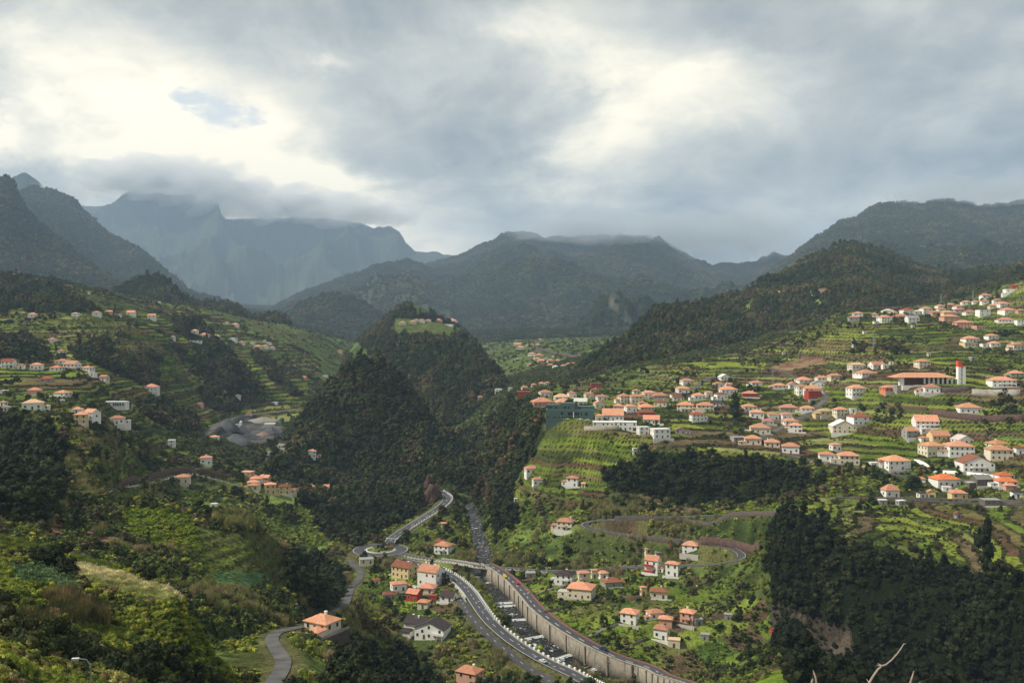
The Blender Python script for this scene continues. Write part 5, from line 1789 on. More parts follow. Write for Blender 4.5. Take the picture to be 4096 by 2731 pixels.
# ---- the green school
def school(px, py):
    g = ground(px, py); Y = g[1]; s = Y / F / 3.3575 * 1.0
    u = Y / F / 13.43                                  # metres per zoomed pixel
    root = bpy.data.objects.new("school", None); root.location = (g[0], g[1] + 4, g[2]); root.rotation_euler = (0, 0, math.radians(-3)); COL.objects.link(root)
    tag(root, "dark green flat roofed modern block with square openings, largest building in town", "school building")
    x0 = -320 * u; c = (0.085, 0.135, 0.13)
    def blk(n, a, b_, z0, z1, y0, y1): 
        m_ = MB(); m_.box(a * u, b_ * u, y0, y1, z0 * u if z0 > -50 else z0, z1 * u); return link(n, m_.mesh(n, [m_wall]), root, color=c)
    blk("wall", -325, 320, -100, 120, -4, 10); blk("upper_wall", -305, 70, 120.1, 185, -2, 9.5); blk("tower_wall", -130, 75, 185.1, 205, -1, 9); blk("upper_wall", 75.5, 335, 120.1, 160, 0, 9)
    def opening(a, b_, z0, z1, y, mat, n="window"):
        m_ = MB(); m_.box(a * u, b_ * u, y - 0.04, y + 0.02, z0 * u, z1 * u); link(n, m_.mesh(n, [mat]), root)
    for a in (-310, -285, -225, -200, -150, -110, -80, -50): opening(a, a + 14, 8, 28, -4, m_glass)
    opening(-125, -90, 55, 90, -4, m_glass); opening(-30, 40, 45, 85, -4, m_glass); opening(55, 125, 45, 85, -4, m_glass); opening(145, 160, 45, 85, -4, m_glass)
    opening(200, 235, 45, 80, -4, m_glass); opening(-30, 125, 2, 30, -4, m_glass)
    opening(-295, -240, 138, 158, -2, m_glass); opening(-200, -175, 132, 158, -2, m_glass); opening(-85, -45, 135, 155, -2, m_glass); opening(-25, -8, 128, 158, -2, m_glass); opening(125, 150, 126, 150, 0, m_glass)
    b = MB(); b.box(41.5 * u, 53.5 * u, -4.06, -3.9, 2 * u, 88 * u); link("column", b.mesh("column", [m_wall]), root, color=WALLC['w'])
    HOUSES.append((root.location[0], root.location[1], 22, g[0], g[1], 45))
school(*zA(675, 915))


# ---- the church with its white bell tower
def church(px, py):
    g = ground(px, py); Y = g[1]; u = Y / F / 13.43
    root = bpy.data.objects.new("church", None); root.location = (g[0], g[1] + 8, g[2]); COL.objects.link(root)
    tag(root, "modern church hall with wide salmon roof on white pillars", "church")
    b = MB(); b.box(-390 * u, 380 * u, -2, 12, -8, 6 * u); link("base", b.mesh("base", [m_conc]), root)
    b = MB(); b.box(-250 * u, 340 * u, 1.5, 10, 6 * u, 112 * u); link("wall", b.mesh("wall", [m_wall]), root, color=(0.13, 0.06, 0.05))
    b = MB(); b.box(-355 * u, -290 * u, -1.5, 0.5, 0, 112 * u); link("pillar", b.mesh("pillar", [m_wall]), root, color=WALLC['w'])
    for i in range(8):
        x = (-20 + i * 62) * u
        b = MB(); b.box(x, x + 24 * u, -1.2, -0.2, 4 * u, 112 * u); link("pillar", b.mesh("pillar", [m_wall]), root, color=WALLC['w'])
    me = hip_roof(720 * u, 13, 113 * u, 62 * u, 2.2)
    link("roof", me, root, (-10 * u, 5, 0), color=ROOFC['p'])
    b = MB(); b.box(-330 * u, -180 * u, -3.5, -2.1, -3, 8 * u); b.box(-170 * u, 350 * u, -3.2, -2.1, -3, 14 * u); link("terrace_wall", b.mesh("terrace_wall", [m_wall]), root, color=WALLC['w'])
    for x, t_ in ((-150, 0),):
        pass
    HOUSES.append((root.location[0], root.location[1], 26, g[0], g[1], 50))
    # tower
    tw = bpy.data.objects.new("bell_tower", None); tw.location = (g[0] + 465 * u, g[1] + 5, g[2]); COL.objects.link(tw)
    tag(tw, "slender white bell tower with vivid red top right of the church", "bell tower")
    for a in (-50, 14):
        b = MB(); b.box(a * u, (a + 36) * u, -1.6, 1.6, -6, 262 * u); link("shaft", b.mesh("shaft", [m_wall]), tw, color=(0.86, 0.86, 0.85))
    b = MB(); b.box(-13.5 * u, 13.5 * u, -1.0, 1.0, -6, 258 * u); link("recess", b.mesh("recess", [m_wall]), tw, color=(0.50, 0.54, 0.54))
    for z_ in (60, 120, 180, 225):
        b = MB(); b.box(-13 * u, 13 * u, -1.3, -1.01, z_ * u, (z_ + 8) * u); link("louvre", b.mesh("louvre", [m_wall]), tw, color=(0.86, 0.86, 0.85))
    m_red = simple_mat("red_paint", (0.75, 0.09, 0.03), 0.1, 1.0, 0.6)
    b = MB(); b.box(-52 * u, 52 * u, -1.7, 1.7, 262.1 * u, 275 * u); link("cap", b.mesh("cap", [m_red]), tw)
    b = MB(); b.box(-52 * u, -12 * u, -1.5, 1.5, 275.1 * u, 340 * u); link("fin", b.mesh("fin", [m_red]), tw)
    b = MB(); b.box(-12 * u, 8 * u, -1.3, 1.3, 275.1 * u, 300 * u); link("fin", b.mesh("fin", [m_red]), tw)
    HOUSES.append((tw.location[0], tw.location[1], 6, g[0], g[1], 8))
church(*zC(1085, 482))

# ---- long white house with blue doors
g = ground(*z4(770, 211)); u = g[1] / F / 6.888
root = bpy.data.objects.new("house", None); root.location = (g[0], g[1] + 3.5, g[2]); root.rotation_euler = (0, 0, math.radians(2)); COL.objects.link(root)
tag(root, "long low white flat roofed house with blue doors on green terraces", "house", "houses on the slope left of the valley")
b = MB(); b.box(-92 * u, 92 * u, -3.4, 3.4, -3, 27 * u); link("wall", b.mesh("wall", [m_wall]), root, color=WALLC['w'])
b = MB(); b.box(-93 * u, 93 * u, -3.9, 3.5, 27.1 * u, 31 * u); link("roof", b.mesh("roof", [m_wall]), root, color=(0.7, 0.72, 0.74))
for x_ in (-60, -42, -18, 12, 26, 40, 56, 74): link("door", ME_BDOOR, root, (x_ * u, -3.4, 0.1), scale=(min(1, 12 * u / 1.8), 1, 1))
HOUSES.append((root.location[0], root.location[1], 10, g[0], g[1], 20))
root = None
# balcony of the white house by the loop road
for h_, ph, kx, ky in LISTED:
    if h_['label'].startswith("white house with a red balcony"):
        w_ = 9.0
        b = MB()
        for z_ in (0.2, 3.4): b.box(-3.8, 1.5, -1.3, -0.01, z_, z_ + 0.9)
        m_rb = simple_mat("red_balcony_paint", (0.38, 0.04, 0.03), 0.1, 1.0, 0.7)
        dd = min(c.location.y for c in h_.children)
        link("balcony", b.mesh("balcony", [m_rb]), h_, (0, dd, 0.2))
    if h_['label'].startswith("yellow house with green garage"):
        for c in h_.children:
            if c.name.startswith("door"): c.data = ME_GGAR
# ------------------------------------------------------------------ plants
def foliage_mat(name, instanced, cscale=0.35):
    m, k = mat_new(name)
    if instanced:
        base = k.n('ShaderNodeAttribute', attribute_name="tint", attribute_type='INSTANCER').outputs['Color']
    else:
        base = k.n('ShaderNodeObjectInfo').outputs['Color']
    tc = k.n('ShaderNodeTexCoord').outputs['Object']
    pos = k.n('ShaderNodeNewGeometry')
    n = k.noise(pos.outputs['Position'], cscale, 4.0, 0.65)
    r = pos.outputs['Random Per Island']
    f = k.math('MULTIPLY', k.n('ShaderNodeMapRange', {'Value': n.outputs[0], 'From Min': 0.3, 'From Max': 0.7, 'To Min': 0.5, 'To Max': 1.5}).outputs[0],
               k.math('ADD', k.math('MULTIPLY', r, 0.9), 0.55))
    c = k.mix(1.0, base, k.n('ShaderNodeCombineColor', {0: k.math('MULTIPLY', f, k.math('ADD', k.math('MULTIPLY', r, 0.35), 0.85)), 1: f, 2: f}).outputs[0], 'MULTIPLY')
    p = k.n('ShaderNodeBsdfPrincipled', {'Base Color': c, 'Roughness': 0.75, 'Specular IOR Level': 0.15})
    t = k.n('ShaderNodeBsdfTranslucent', {'Color': c})
    mx = k.n('ShaderNodeMixShader', {0: 0.18, 1: p.outputs[0], 2: t.outputs[0]})
    o = k.n('ShaderNodeOutputMaterial')
    k.t.links.new(mx.outputs[0], o.inputs['Surface'])
    return m


m_fol_i = foliage_mat("foliage_mass", True)
m_fol_o = foliage_mat("foliage", False)
m_bark = simple_mat("bark", (0.10, 0.075, 0.055), 0.3, 2.0, 0.95)
m_palebark = simple_mat("pale_bark", (0.30, 0.25, 0.20), 0.3, 2.0, 0.95)


def leaf_quads(cen, nor, size, r_):
    """small leaf-sized quads at random tilts around given centres"""
    n = len(cen)
    a = r_.normal(size=(n, 3)); nn = nor + r_.normal(size=(n, 3)) * 0.55
    nn /= np.linalg.norm(nn, axis=1)[:, None]
    t = np.cross(nn, a); t /= np.linalg.norm(t, axis=1)[:, None] + 1e-9
    b = np.cross(nn, t)
    s = size * r_.uniform(0.6, 1.3, (n, 1))
    v = np.stack([cen - t * s - b * s * 0.6, cen + t * s - b * s * 0.6, cen + t * s * 0.7 + b * s * 0.6, cen - t * s * 0.7 + b * s * 0.6], 1).reshape(-1, 3)
    f = np.arange(n * 4).reshape(n, 4)
    return v, f


def crown_mesh(name, seed, n_lobes, shape, leaves, leaf, mat, core=True, ico=1, lobe=(0.28, 0.45)):
    """crown of radius about 1, standing on z = 0: lumpy clumps covered with leaf faces"""
    r_ = np.random.default_rng(seed)
    V = []; Fq = []; Ft = []; n0 = 0
    cen = []; rad = []
    hgt = shape[2]
    for i in range(n_lobes):
        z = (i + 0.5) / n_lobes
        prof = shape[3](z)
        a = r_.uniform(0, 2 * math.pi); rr = prof * math.sqrt(r_.uniform(0.05, 1.0)) * 0.75
        cen.append((rr * math.cos(a) * shape[0], rr * math.sin(a) * shape[1], hgt * (0.12 + 0.8 * z))); rad.append(r_.uniform(*lobe) * (0.5 + 0.6 * prof))
    cen = np.array(cen); rad = np.array(rad)
    if core:
        IC, IF = (ICO1, ICO1F) if ico == 1 else (ICO2, ICO2F)
        for c, r0 in zip(cen, rad):
            v = IC * (r0 * (1 + r_.uniform(-0.22, 0.22, (len(IC), 1)))) * np.array([1, 1, 0.85]) + c
            V.append(v); Ft.append(IF + n0); n0 += len(v)
    li = r_.integers(0, n_lobes, leaves)
    d = r_.normal(size=(leaves, 3)); d[:, 2] = d[:, 2] * 0.8 + 0.25; d /= np.linalg.norm(d, axis=1)[:, None]
    pc = cen[li] + d * (rad[li] * r_.uniform(0.9, 1.22, leaves))[:, None] * np.array([1, 1, 0.9])
    v, f = leaf_quads(pc, d, leaf, r_)
    V.append(v); Fq = f + n0
    V = np.concatenate(V); V[:, 2] = np.maximum(V[:, 2], -0.05)
    faces = ([tuple(x) for x in np.concatenate(Ft)] if Ft else []) + [tuple(x) for x in Fq]
    me = bpy.data.meshes.new(name)
    me.from_pydata(V.tolist(), [], faces); me.materials.append(mat); me.update()
    return me


P_ROUND = lambda z: math.sqrt(max(0.0, 1 - (z * 1.5 - 0.6) ** 2)) if z * 1.5 - 0.6 < 1 else 0.2
P_CONE = lambda z: 1.0 - 0.85 * z
P_TALL = lambda z: 0.5 + 0.5 * math.sin(z * 3.0)
P_FLAT = lambda z: 1.0
P_PINE = lambda z: 0.35 + 0.65 * (1 - abs(z - 0.35) * 1.3)


def crown_set(mat):
    S = {}
    S['round'] = [crown_mesh("crown", 100 + i, 12, (1, 1, 1.5, P_ROUND), 210, 0.105, mat) for i in range(4)]
    S['tall'] = [crown_mesh("crown", 120 + i, 13, (0.8, 0.8, 2.6, P_TALL), 220, 0.11, mat) for i in range(2)]
    S['cone'] = [crown_mesh("crown", 130 + i, 14, (0.8, 0.8, 2.9, P_CONE), 220, 0.10, mat) for i in range(2)]
    S['loose'] = [crown_mesh("crown", 140 + i, 9, (1.05, 1.05, 1.5, P_ROUND), 330, 0.085, mat, lobe=(0.2, 0.36)) for i in range(2)]
    return S


CR_I = crown_set(m_fol_i); CR_O = crown_set(m_fol_o)
BUSH_I = [crown_mesh("bush", 200 + i, 7, (1, 1, 0.75, P_FLAT), 170, 0.14, m_fol_i, lobe=(0.3, 0.5)) for i in range(4)]
VBUSH_I = [crown_mesh("bush", 240 + i, 14, (1, 1, 0.8, P_FLAT), 1900, 0.045, m_fol_i, lobe=(0.2, 0.38)) for i in range(3)]
NBUSH_I = [crown_mesh("bush", 220 + i, 9, (1, 1, 0.8, P_FLAT), 520, 0.085, m_fol_i, lobe=(0.25, 0.45)) for i in range(4)]


def blades_mesh(name, seed, n, h, spread, w, lean, mat):
    r_ = np.random.default_rng(seed); V = []; Fs = []
    for i in range(n):
        a = r_.uniform(0, 6.283); q = math.sqrt(r_.uniform(0, 1)) * spread
        x, y = q * math.cos(a), q * math.sin(a); hh = h * r_.uniform(0.6, 1.1); la = r_.uniform(0, 6.283); ll = lean * r_.uniform(0.1, 1) * hh
        t = r_.uniform(0, 3.14); wx, wy = w * math.cos(t), w * math.sin(t)
        mx, my = x + ll * 0.35 * math.cos(la), y + ll * 0.35 * math.sin(la); ex, ey = x + ll * math.cos(la), y + ll * math.sin(la)
        b = len(V); V += [(x - wx, y - wy, 0), (x + wx, y + wy, 0), (mx + wx, my + wy, hh * 0.6), (mx - wx, my - wy, hh * 0.6), (ex + wx * 0.3, ey + wy * 0.3, hh), (ex - wx * 0.3, ey - wy * 0.3, hh)]
        Fs += [(b, b + 1, b + 2, b + 3), (b + 3, b + 2, b + 4, b + 5)]
    return new_mesh(name, V, Fs, mat)


CANE_I = [blades_mesh("cane", 300 + i, 130, 1.0, 0.45, 0.016, 0.4, m_fol_i) for i in range(3)]
TUFT_I = [blades_mesh("tuft", 320 + i, 90, 0.55, 1.0, 0.03, 0.8, m_fol_i) for i in range(3)]
def crop_mesh(seed):
    r_ = np.random.default_rng(seed); n = 120
    pc = np.stack([r_.uniform(-1, 1, n), r_.uniform(-1, 1, n), r_.uniform(0.1, 0.55, n)], 1)
    v, f = leaf_quads(pc, np.tile([0, 0, 1.0], (n, 1)), 0.15, r_)
    me = bpy.data.meshes.new("crop"); me.from_pydata(v.tolist(), [], [tuple(x) for x in f]); me.materials.append(m_fol_i); me.update()
    return me
CROP_I = [crop_mesh(330 + i) for i in range(3)]

# ---- instancing on points through geometry nodes
_pc = {}
def proto_collection(key, meshes):
    if key in _pc: return _pc[key]
    c = bpy.data.collections.new("plants_" + key)
    for i, me in enumerate(meshes):
        o = bpy.data.objects.new("%s_%02d" % (key, i), me); c.objects.link(o)
    _pc[key] = c
    return c


def gn_group(coll, nk):
    ng = bpy.data.node_groups.new("scatter", 'GeometryNodeTree')
    ng.interface.new_socket('Geometry', in_out='INPUT', socket_type='NodeSocketGeometry')
    ng.interface.new_socket('Geometry', in_out='OUTPUT', socket_type='NodeSocketGeometry')
    N = ng.nodes; L = ng.links
    gi = N.new('NodeGroupInput'); go = N.new('NodeGroupOutput')
    iop = N.new('GeometryNodeInstanceOnPoints'); ci = N.new('GeometryNodeCollectionInfo')
    ci.inputs['Collection'].default_value = coll
    ci.inputs['Separate Children'].default_value = True
    ci.inputs['Reset Children'].default_value = True
    iop.inputs['Pick Instance'].default_value = True
    def attr(name, typ):
        a = N.new('GeometryNodeInputNamedAttribute'); a.data_type = typ; a.inputs['Name'].default_value = name
        return a.outputs['Attribute']
    L.new(gi.outputs[0], iop.inputs['Points']); L.new(ci.outputs[0], iop.inputs['Instance'])
    L.new(attr('kind_index', 'INT'), iop.inputs['Instance Index'])
    L.new(attr('turn', 'FLOAT_VECTOR'), iop.inputs['Rotation'])
    L.new(attr('size', 'FLOAT_VECTOR'), iop.inputs['Scale'])
    L.new(iop.outputs[0], go.inputs[0])
    return ng


def scatter_obj(name, label, cat, coll, nk, P, size, tint, kind_index=None):
    n = len(P)
    if n == 0: return None
    me = bpy.data.meshes.new(name)
    me.vertices.add(n); me.vertices.foreach_set("co", np.ascontiguousarray(P, np.float32).ravel())
    me.attributes.new('kind_index', 'INT', 'POINT').data.foreach_set('value', (rng.integers(0, nk, n) if kind_index is None else kind_index).astype(np.int32))
    rot = np.zeros((n, 3), np.float32); rot[:, 2] = rng.uniform(0, 6.283, n); rot[:, 0] = rng.normal(0, 0.08, n); rot[:, 1] = rng.normal(0, 0.08, n)
    me.attributes.new('turn', 'FLOAT_VECTOR', 'POINT').data.foreach_set('vector', rot.ravel())
    me.attributes.new('size', 'FLOAT_VECTOR', 'POINT').data.foreach_set('vector', np.ascontiguousarray(size, np.float32).ravel())
    me.attributes.new('tint', 'FLOAT_COLOR', 'POINT').data.foreach_set('color', np.concatenate([tint, np.ones((n, 1))], 1).astype(np.float32).ravel())
    me.update()
    o = link(name, me)
    md = o.modifiers.new("scatter", 'NODES'); md.node_group = gn_group(coll, nk)
    tag(o, label, cat, kind='stuff')
    return o


# ---- what can be seen from around the viewpoint
PYM = np.minimum.accumulate(np.where(YY < 14, 9999, PYG), axis=1)
VIS_M = PYG - PYM          # 0 where visible, >0 hidden by that many pixels
HX = np.array([h[0] for h in HOUSES]); HY = np.array([h[1] for h in HOUSES]); HR = np.array([h[2] for h in HOUSES])
HGX = np.array([h[3] for h in HOUSES]); HGY = np.array([h[4] for h in HOUSES]); HW = np.array([h[5] for h in HOUSES])


def points(density, y0, y1, zones, u0=-60, u1=1084, maxhide=14, layers=None, front=0.0, slope_bias=None, road=1.5):
    """random ground points with a density per square metre, inside the wider view"""
    area = (u1 - u0) / F * (y1 ** 2 - y0 ** 2) / 2
    n = int(area * density)
    y = np.sqrt(rng.uniform(y0 ** 2, y1 ** 2, n)); u = rng.uniform(u0, u1, n); x = (u - CX) / F * y
    zn = sample_grid(ZONE, x, y); m = np.isin(zn, zones)
    if layers is not None: m &= np.isin(sample_grid(LAYER, x, y), layers)
    x, y = x[m], y[m]
    m = sample_grid(VIS_M, x, y) < maxhide
    m &= sample_grid(ROADD, x, y) > road
    m &= sample_grid(DR, x, y) > 1.0
    x, y = x[m], y[m]
    if len(x) and y0 < 1500:
        keep = np.ones(len(x), bool)
        for hx, hy, hr, gx, gy, w in zip(HX, HY, HR, HGX, HGY, HW):
            d2 = (x - hx) ** 2 + (y - hy) ** 2
            near = d2 < hr ** 2
            if front > 0:
                near |= (np.abs(x - gx * y / gy) < w * 0.55) & (y < gy) & (y > gy - front)
            keep &= ~near
        x, y = x[keep], y[keep]
    z = height(x, y)
    return np.stack([x, y, z], 1)


GREENS = {
    'forest': [((0.022, 0.032, 0.010), .28), ((0.036, 0.050, 0.014), .26), ((0.052, 0.062, 0.018), .18), ((0.060, 0.046, 0.022), .13), ((0.080, 0.092, 0.026), .09), ((0.10, 0.08, 0.040), .06)],
    'dark': [((0.016, 0.025, 0.008), .45), ((0.028, 0.040, 0.012), .3), ((0.034, 0.046, 0.014), .14), ((0.05, 0.06, 0.02), .06)],
    'scrub': [((0.060, 0.082, 0.022), .26), ((0.040, 0.058, 0.017), .30), ((0.090, 0.115, 0.035), .18), ((0.085, 0.068, 0.036), .10), ((0.12, 0.12, 0.055), .08), ((0.025, 0.038, 0.012), .08)],
    'crop': [((0.11, 0.150, 0.026), .4), ((0.095, 0.130, 0.022), .3), ((0.18, 0.21, 0.045), .2), ((0.06, 0.08, 0.02), .1)],
    'lush': [((0.115, 0.145, 0.020), .30), ((0.065, 0.090, 0.016), .23), ((0.18, 0.195, 0.03), .22), ((0.03, 0.042, 0.012), .13), ((0.10, 0.075, 0.04), .06), ((0.19, 0.19, 0.06), .06)],
    'vine': [((0.13, 0.17, 0.018), .5), ((0.085, 0.12, 0.016), .3), ((0.17, 0.18, 0.03), .2)],
    'kale': [((0.065, 0.115, 0.045), .5), ((0.10, 0.15, 0.07), .3), ((0.045, 0.08, 0.03), .2)],
    'dry': [((0.50, 0.46, 0.27), .45), ((0.40, 0.38, 0.18), .3), ((0.20, 0.24, 0.07), .25)],
    'reed': [((0.22, 0.21, 0.085), .4), ((0.16, 0.18, 0.06), .4), ((0.26, 0.21, 0.12), .2)],
    'cane': [((0.20, 0.15, 0.075), .4), ((0.13, 0.12, 0.045), .35), ((0.085, 0.10, 0.035), .25)],
}


def tints(kind, P, patch=22.0, gain=1.0):
    """colour of each plant: neighbours tend to be of one kind"""
    g = GREENS[kind]; c = np.array([a for a, _ in g]); w = np.cumsum([b for _, b in g]); w /= w[-1]
    n = vnoise(P[:, 0] / patch, P[:, 1] / patch, 901) * 0.65 + rng.uniform(0, 1, len(P)) * 0.35
    # noise is bell shaped: spread it to a flat range
    r = np.argsort(np.argsort(n)) / max(len(n), 1)
    order = np.argsort(vnoise(np.arange(len(c)) * 3.7, np.arange(len(c)) * 1.3, 5))
    idx = np.searchsorted(w, r * 0.999)
    t = c[np.minimum(idx, len(c) - 1)]
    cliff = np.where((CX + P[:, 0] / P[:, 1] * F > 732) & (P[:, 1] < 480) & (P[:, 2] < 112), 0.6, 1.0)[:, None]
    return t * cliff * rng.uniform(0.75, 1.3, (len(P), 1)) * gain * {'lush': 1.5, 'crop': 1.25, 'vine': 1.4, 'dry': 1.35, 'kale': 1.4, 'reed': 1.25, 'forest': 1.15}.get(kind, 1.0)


def sizes(n, lo, hi, zs=(0.85, 1.2)):
    s = lo + (hi - lo) * rng.beta(1.6, 2.4, n)
    return np.stack([s * rng.uniform(0.85, 1.15, n), s * rng.uniform(0.85, 1.15, n), s * rng.uniform(*zs, n)], 1)


ALLC = ['round', 'tall', 'cone', 'loose']
TREE_I = sum((CR_I[k_] for k_ in ALLC), []); TREE_O = sum((CR_O[k_] for k_ in ALLC), [])
TREE_KIND = sum(([k_] * len(CR_I[k_]) for k_ in ALLC), [])
NTREE = len(TREE_I)
TW = np.array([0.22] * 4 + [0.0] * 2 + [0.0] * 2 + [0.06] * 2); TW = TW / TW.sum()
c_tree = proto_collection("trees", TREE_I); c_bush = proto_collection("bushes", BUSH_I); c_nb = proto_collection("near_bushes", NBUSH_I)
c_vb = proto_collection("leafy_bushes", VBUSH_I); c_cane = proto_collection("canes", CANE_I); c_tuft = proto_collection("tufts", TUFT_I); c_crop = proto_collection("crops", CROP_I)


def tree_kinds(n, tall=0.06, cone=0.04):
    w = np.array([(1 - tall - cone) * 0.2] * 4 + [tall / 2] * 2 + [cone / 2] * 2 + [(1 - tall - cone) * 0.1] * 2)
    return rng.choice(NTREE, n, p=w / w.sum())


def gate(P, scale, thr, seed):
    return P[vnoise(P[:, 0] / scale, P[:, 1] / scale, seed) * 0.7 + vnoise(P[:, 0] / scale * 2.7, P[:, 1] / scale * 2.7, seed + 1) * 0.3 > thr]


# near and middle trees: candidates; the 300 that show largest become single trees
cand = []
def add_trees(P, lo, hi, pal_, tall=0.06, cone=0.04, gain=1.0, zs=(0.85, 1.2)):
    s = sizes(len(P), lo, hi, zs); cand.append((P, s, tints(pal_, P, gain=gain), tree_kinds(len(P), tall, cone)))


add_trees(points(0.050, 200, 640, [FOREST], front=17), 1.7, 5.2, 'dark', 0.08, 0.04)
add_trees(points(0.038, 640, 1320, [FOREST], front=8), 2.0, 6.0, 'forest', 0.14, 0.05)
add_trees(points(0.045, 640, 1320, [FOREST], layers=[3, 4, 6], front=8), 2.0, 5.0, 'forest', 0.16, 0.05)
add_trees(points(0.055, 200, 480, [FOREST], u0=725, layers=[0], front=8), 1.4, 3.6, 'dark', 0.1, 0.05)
add_trees(gate(points(0.018, 250, 800, [SCRUB], front=12, layers=[0]), 30, 0.45, 31), 1.6, 3.8, 'forest')
add_trees(gate(points(0.016, 280, 900, [GARDEN], front=10), 18, 0.45, 41), 0.9, 2.8, 'scrub')
add_trees(gate(points(0.006, 380, 1500, [TERR], front=12, road=3), 40, 0.56, 51), 1.2, 2.8, 'forest')
add_trees(gate(points(0.045, 480, 1500, [TERR], front=9, road=3), 45, 0.74, 61), 1.4, 3.0, 'forest')
add_trees(gate(points(0.02, 230, 420, [SCRUB, GARDEN], layers=[2], maxhide=20), 25, 0.55, 71), 1.2, 2.6, 'scrub')
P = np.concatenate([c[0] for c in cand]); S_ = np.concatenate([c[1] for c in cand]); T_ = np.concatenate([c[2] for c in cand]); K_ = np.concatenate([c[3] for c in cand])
u_ = CX + P[:, 0] / P[:, 1] * F; p_ = CY - (P[:, 2] - CAM_Z) / P[:, 1] * F
hid = sample_grid(VIS_M, P[:, 0], P[:, 1])
app = S_[:, 0] * S_[:, 2] / P[:, 1] ** 2 * 1e6
app[(u_ < 3) | (u_ > 1021) | (p_ > 690) | (hid > 1.0)] = 0
app[(u_ > 735) & (p_ > 500)] *= 0.45
# spread the single trees over the picture: the largest of every small patch
pick = np.argsort(-app)[:286]
is_obj = np.zeros(len(P), bool); is_obj[pick] = True

b = MB(); b.tube((0, 0, -1.0), (0.02, 0.01, 1.3), 0.075, 0.045, 6); b.tube((0, 0, 0.7), (0.35, 0.1, 1.25), 0.04, 0.02, 5); b.tube((0, 0, 0.8), (-0.3, 0.15, 1.3), 0.04, 0.02, 5)
ME_TRUNK = b.mesh("trunk", [m_bark])


def put_tree(p, s, t, k_, label, group):
    root = bpy.data.objects.new("tree", None); root.location = tuple(map(float, p)); root.rotation_euler = (0, 0, rng.uniform(0, 6.28)); COL.objects.link(root)
    root.scale = tuple(map(float, s))
    link("crown", TREE_O[k_], root, (0, 0, 0.12), color=tuple(map(float, t)))
    link("trunk", ME_TRUNK, root, (0, 0, 0))
    return tag(root, label, "tree", group)


TREE_TXT = {FOREST: ("bushy dark green tree in the woods", "trees of the near woods"), SCRUB: ("green tree among scrub on a slope", "trees among the scrub"),
            GARDEN: ("small tree in the gardens of the valley floor", "garden trees"), TERR: ("small tree on a terrace edge", "trees on the terraces")}
REG = [(-100, 0, 100, 560, "at the dark wooded corner far left", "a"), (100, 240, 520, 500, "on the slope beside the gravel yard road", "b"), (250, 440, 430, 560, "in the wood between hamlet and main road", "c"),
       (440, 556, 395, 600, "in the gorge above the bridge", "d"), (556, 840, 440, 530, "in the wood below the town", "e"), (735, 1100, 500, 1000, "on the dark cliff at the lower right", "f"),
       (200, 560, 560, 1000, "between the winding road and the river", "g"), (540, 800, 530, 1000, "beside the plots right of the river", "h")]
for i in pick:
    if app[i] <= 0: continue
    uu, pp = u_[i], p_[i]; zn = int(sample_grid(ZONE, P[i:i + 1, 0], P[i:i + 1, 1])[0])
    where = "on the valley side"
    for (x0, x1, y0, y1, txt, _) in ((-100, 110, 420, 570, "in the dark corner wood at the left edge", 0), (110, 250, 380, 520, "on the slope near the brown wall", 0), (250, 440, 400, 562, "in the wood between hamlet and main road", 0),
                                     (440, 556, 380, 600, "in the gorge above the bridge", 0), (556, 850, 430, 512, "in the wood just below the town", 0), (735, 1100, 500, 1000, "on the dark cliff right of the vegetable plots", 0),
                                     (0, 560, 560, 1000, "between the winding road and the river", 0), (500, 800, 512, 1000, "beside the plots right of the river", 0)):
        if x0 <= uu <= x1 and y0 <= pp <= y1: where = txt; break
    kd = {'round': 'round', 'tall': 'tall', 'cone': 'pointed', 'loose': 'loose'}[TREE_KIND[K_[i]]]
    shade = "dark green" if T_[i].sum() < 0.085 else ("mid green" if T_[i].sum() < 0.15 else "light green")
    put_tree(P[i], S_[i], T_[i], K_[i], f"{kd} {shade} tree {where}", f"{kd} {shade} trees {where}")
rest = ~is_obj
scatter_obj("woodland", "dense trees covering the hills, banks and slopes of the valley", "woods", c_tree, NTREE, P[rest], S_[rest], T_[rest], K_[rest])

# single trees the photograph picks out
def named_tree(px, py, s, h, kind, tint, label, trunk=ME_TRUNK):
    g = ground(px, py)
    ks = [i for i, k_ in enumerate(TREE_KIND) if k_ == kind]
    return put_tree(g, (s, s, h), tint, ks[int(px) % len(ks)], label, None)
named_tree(*zB(670, 950), 7.0, 7.2, 'cone', (0.022, 0.034, 0.012), "big dark pine standing alone among the town houses")
named_tree(*zB(860, 1000), 2.6, 2.4, 'round', (0.085, 0.070, 0.025), "rusty olive round tree right of the big pine")
named_tree(*z5(1270, 900), 1.7, 2.6, 'tall', (0.030, 0.050, 0.022), "small dark tree standing at the edge of the pale dry field")
named_tree(*z6(410, 600), 1.5, 1.6, 'round', (0.030, 0.045, 0.012), "small dark tree beside the entrance to the roundabout")
named_tree(*z6(255, 640), 1.2, 1.5, 'round', (0.022, 0.035, 0.012), "small round tree behind the roundabout island")
named_tree(*z2(2220, 930), 5.5, 9.0, 'tall', (0.040, 0.040, 0.022), "tall bare looking tree sticking out of the ridge above the town")
named_tree(*z2(2160, 940), 4.5, 7.0, 'tall', (0.040, 0.042, 0.020), "second tall tree just left of the highest one on the ridge")
named_tree(*z7(2090, 830), 4.5, 8.5, 'tall', (0.012, 0.02, 0.007), "dark tall cypress like tree above the dark wooded slope at the right")
named_tree(*z3(1240, 360), 7, 9.0, 'tall', (0.03, 0.034, 0.016), "spiky tall tree on top of the wooded spur")

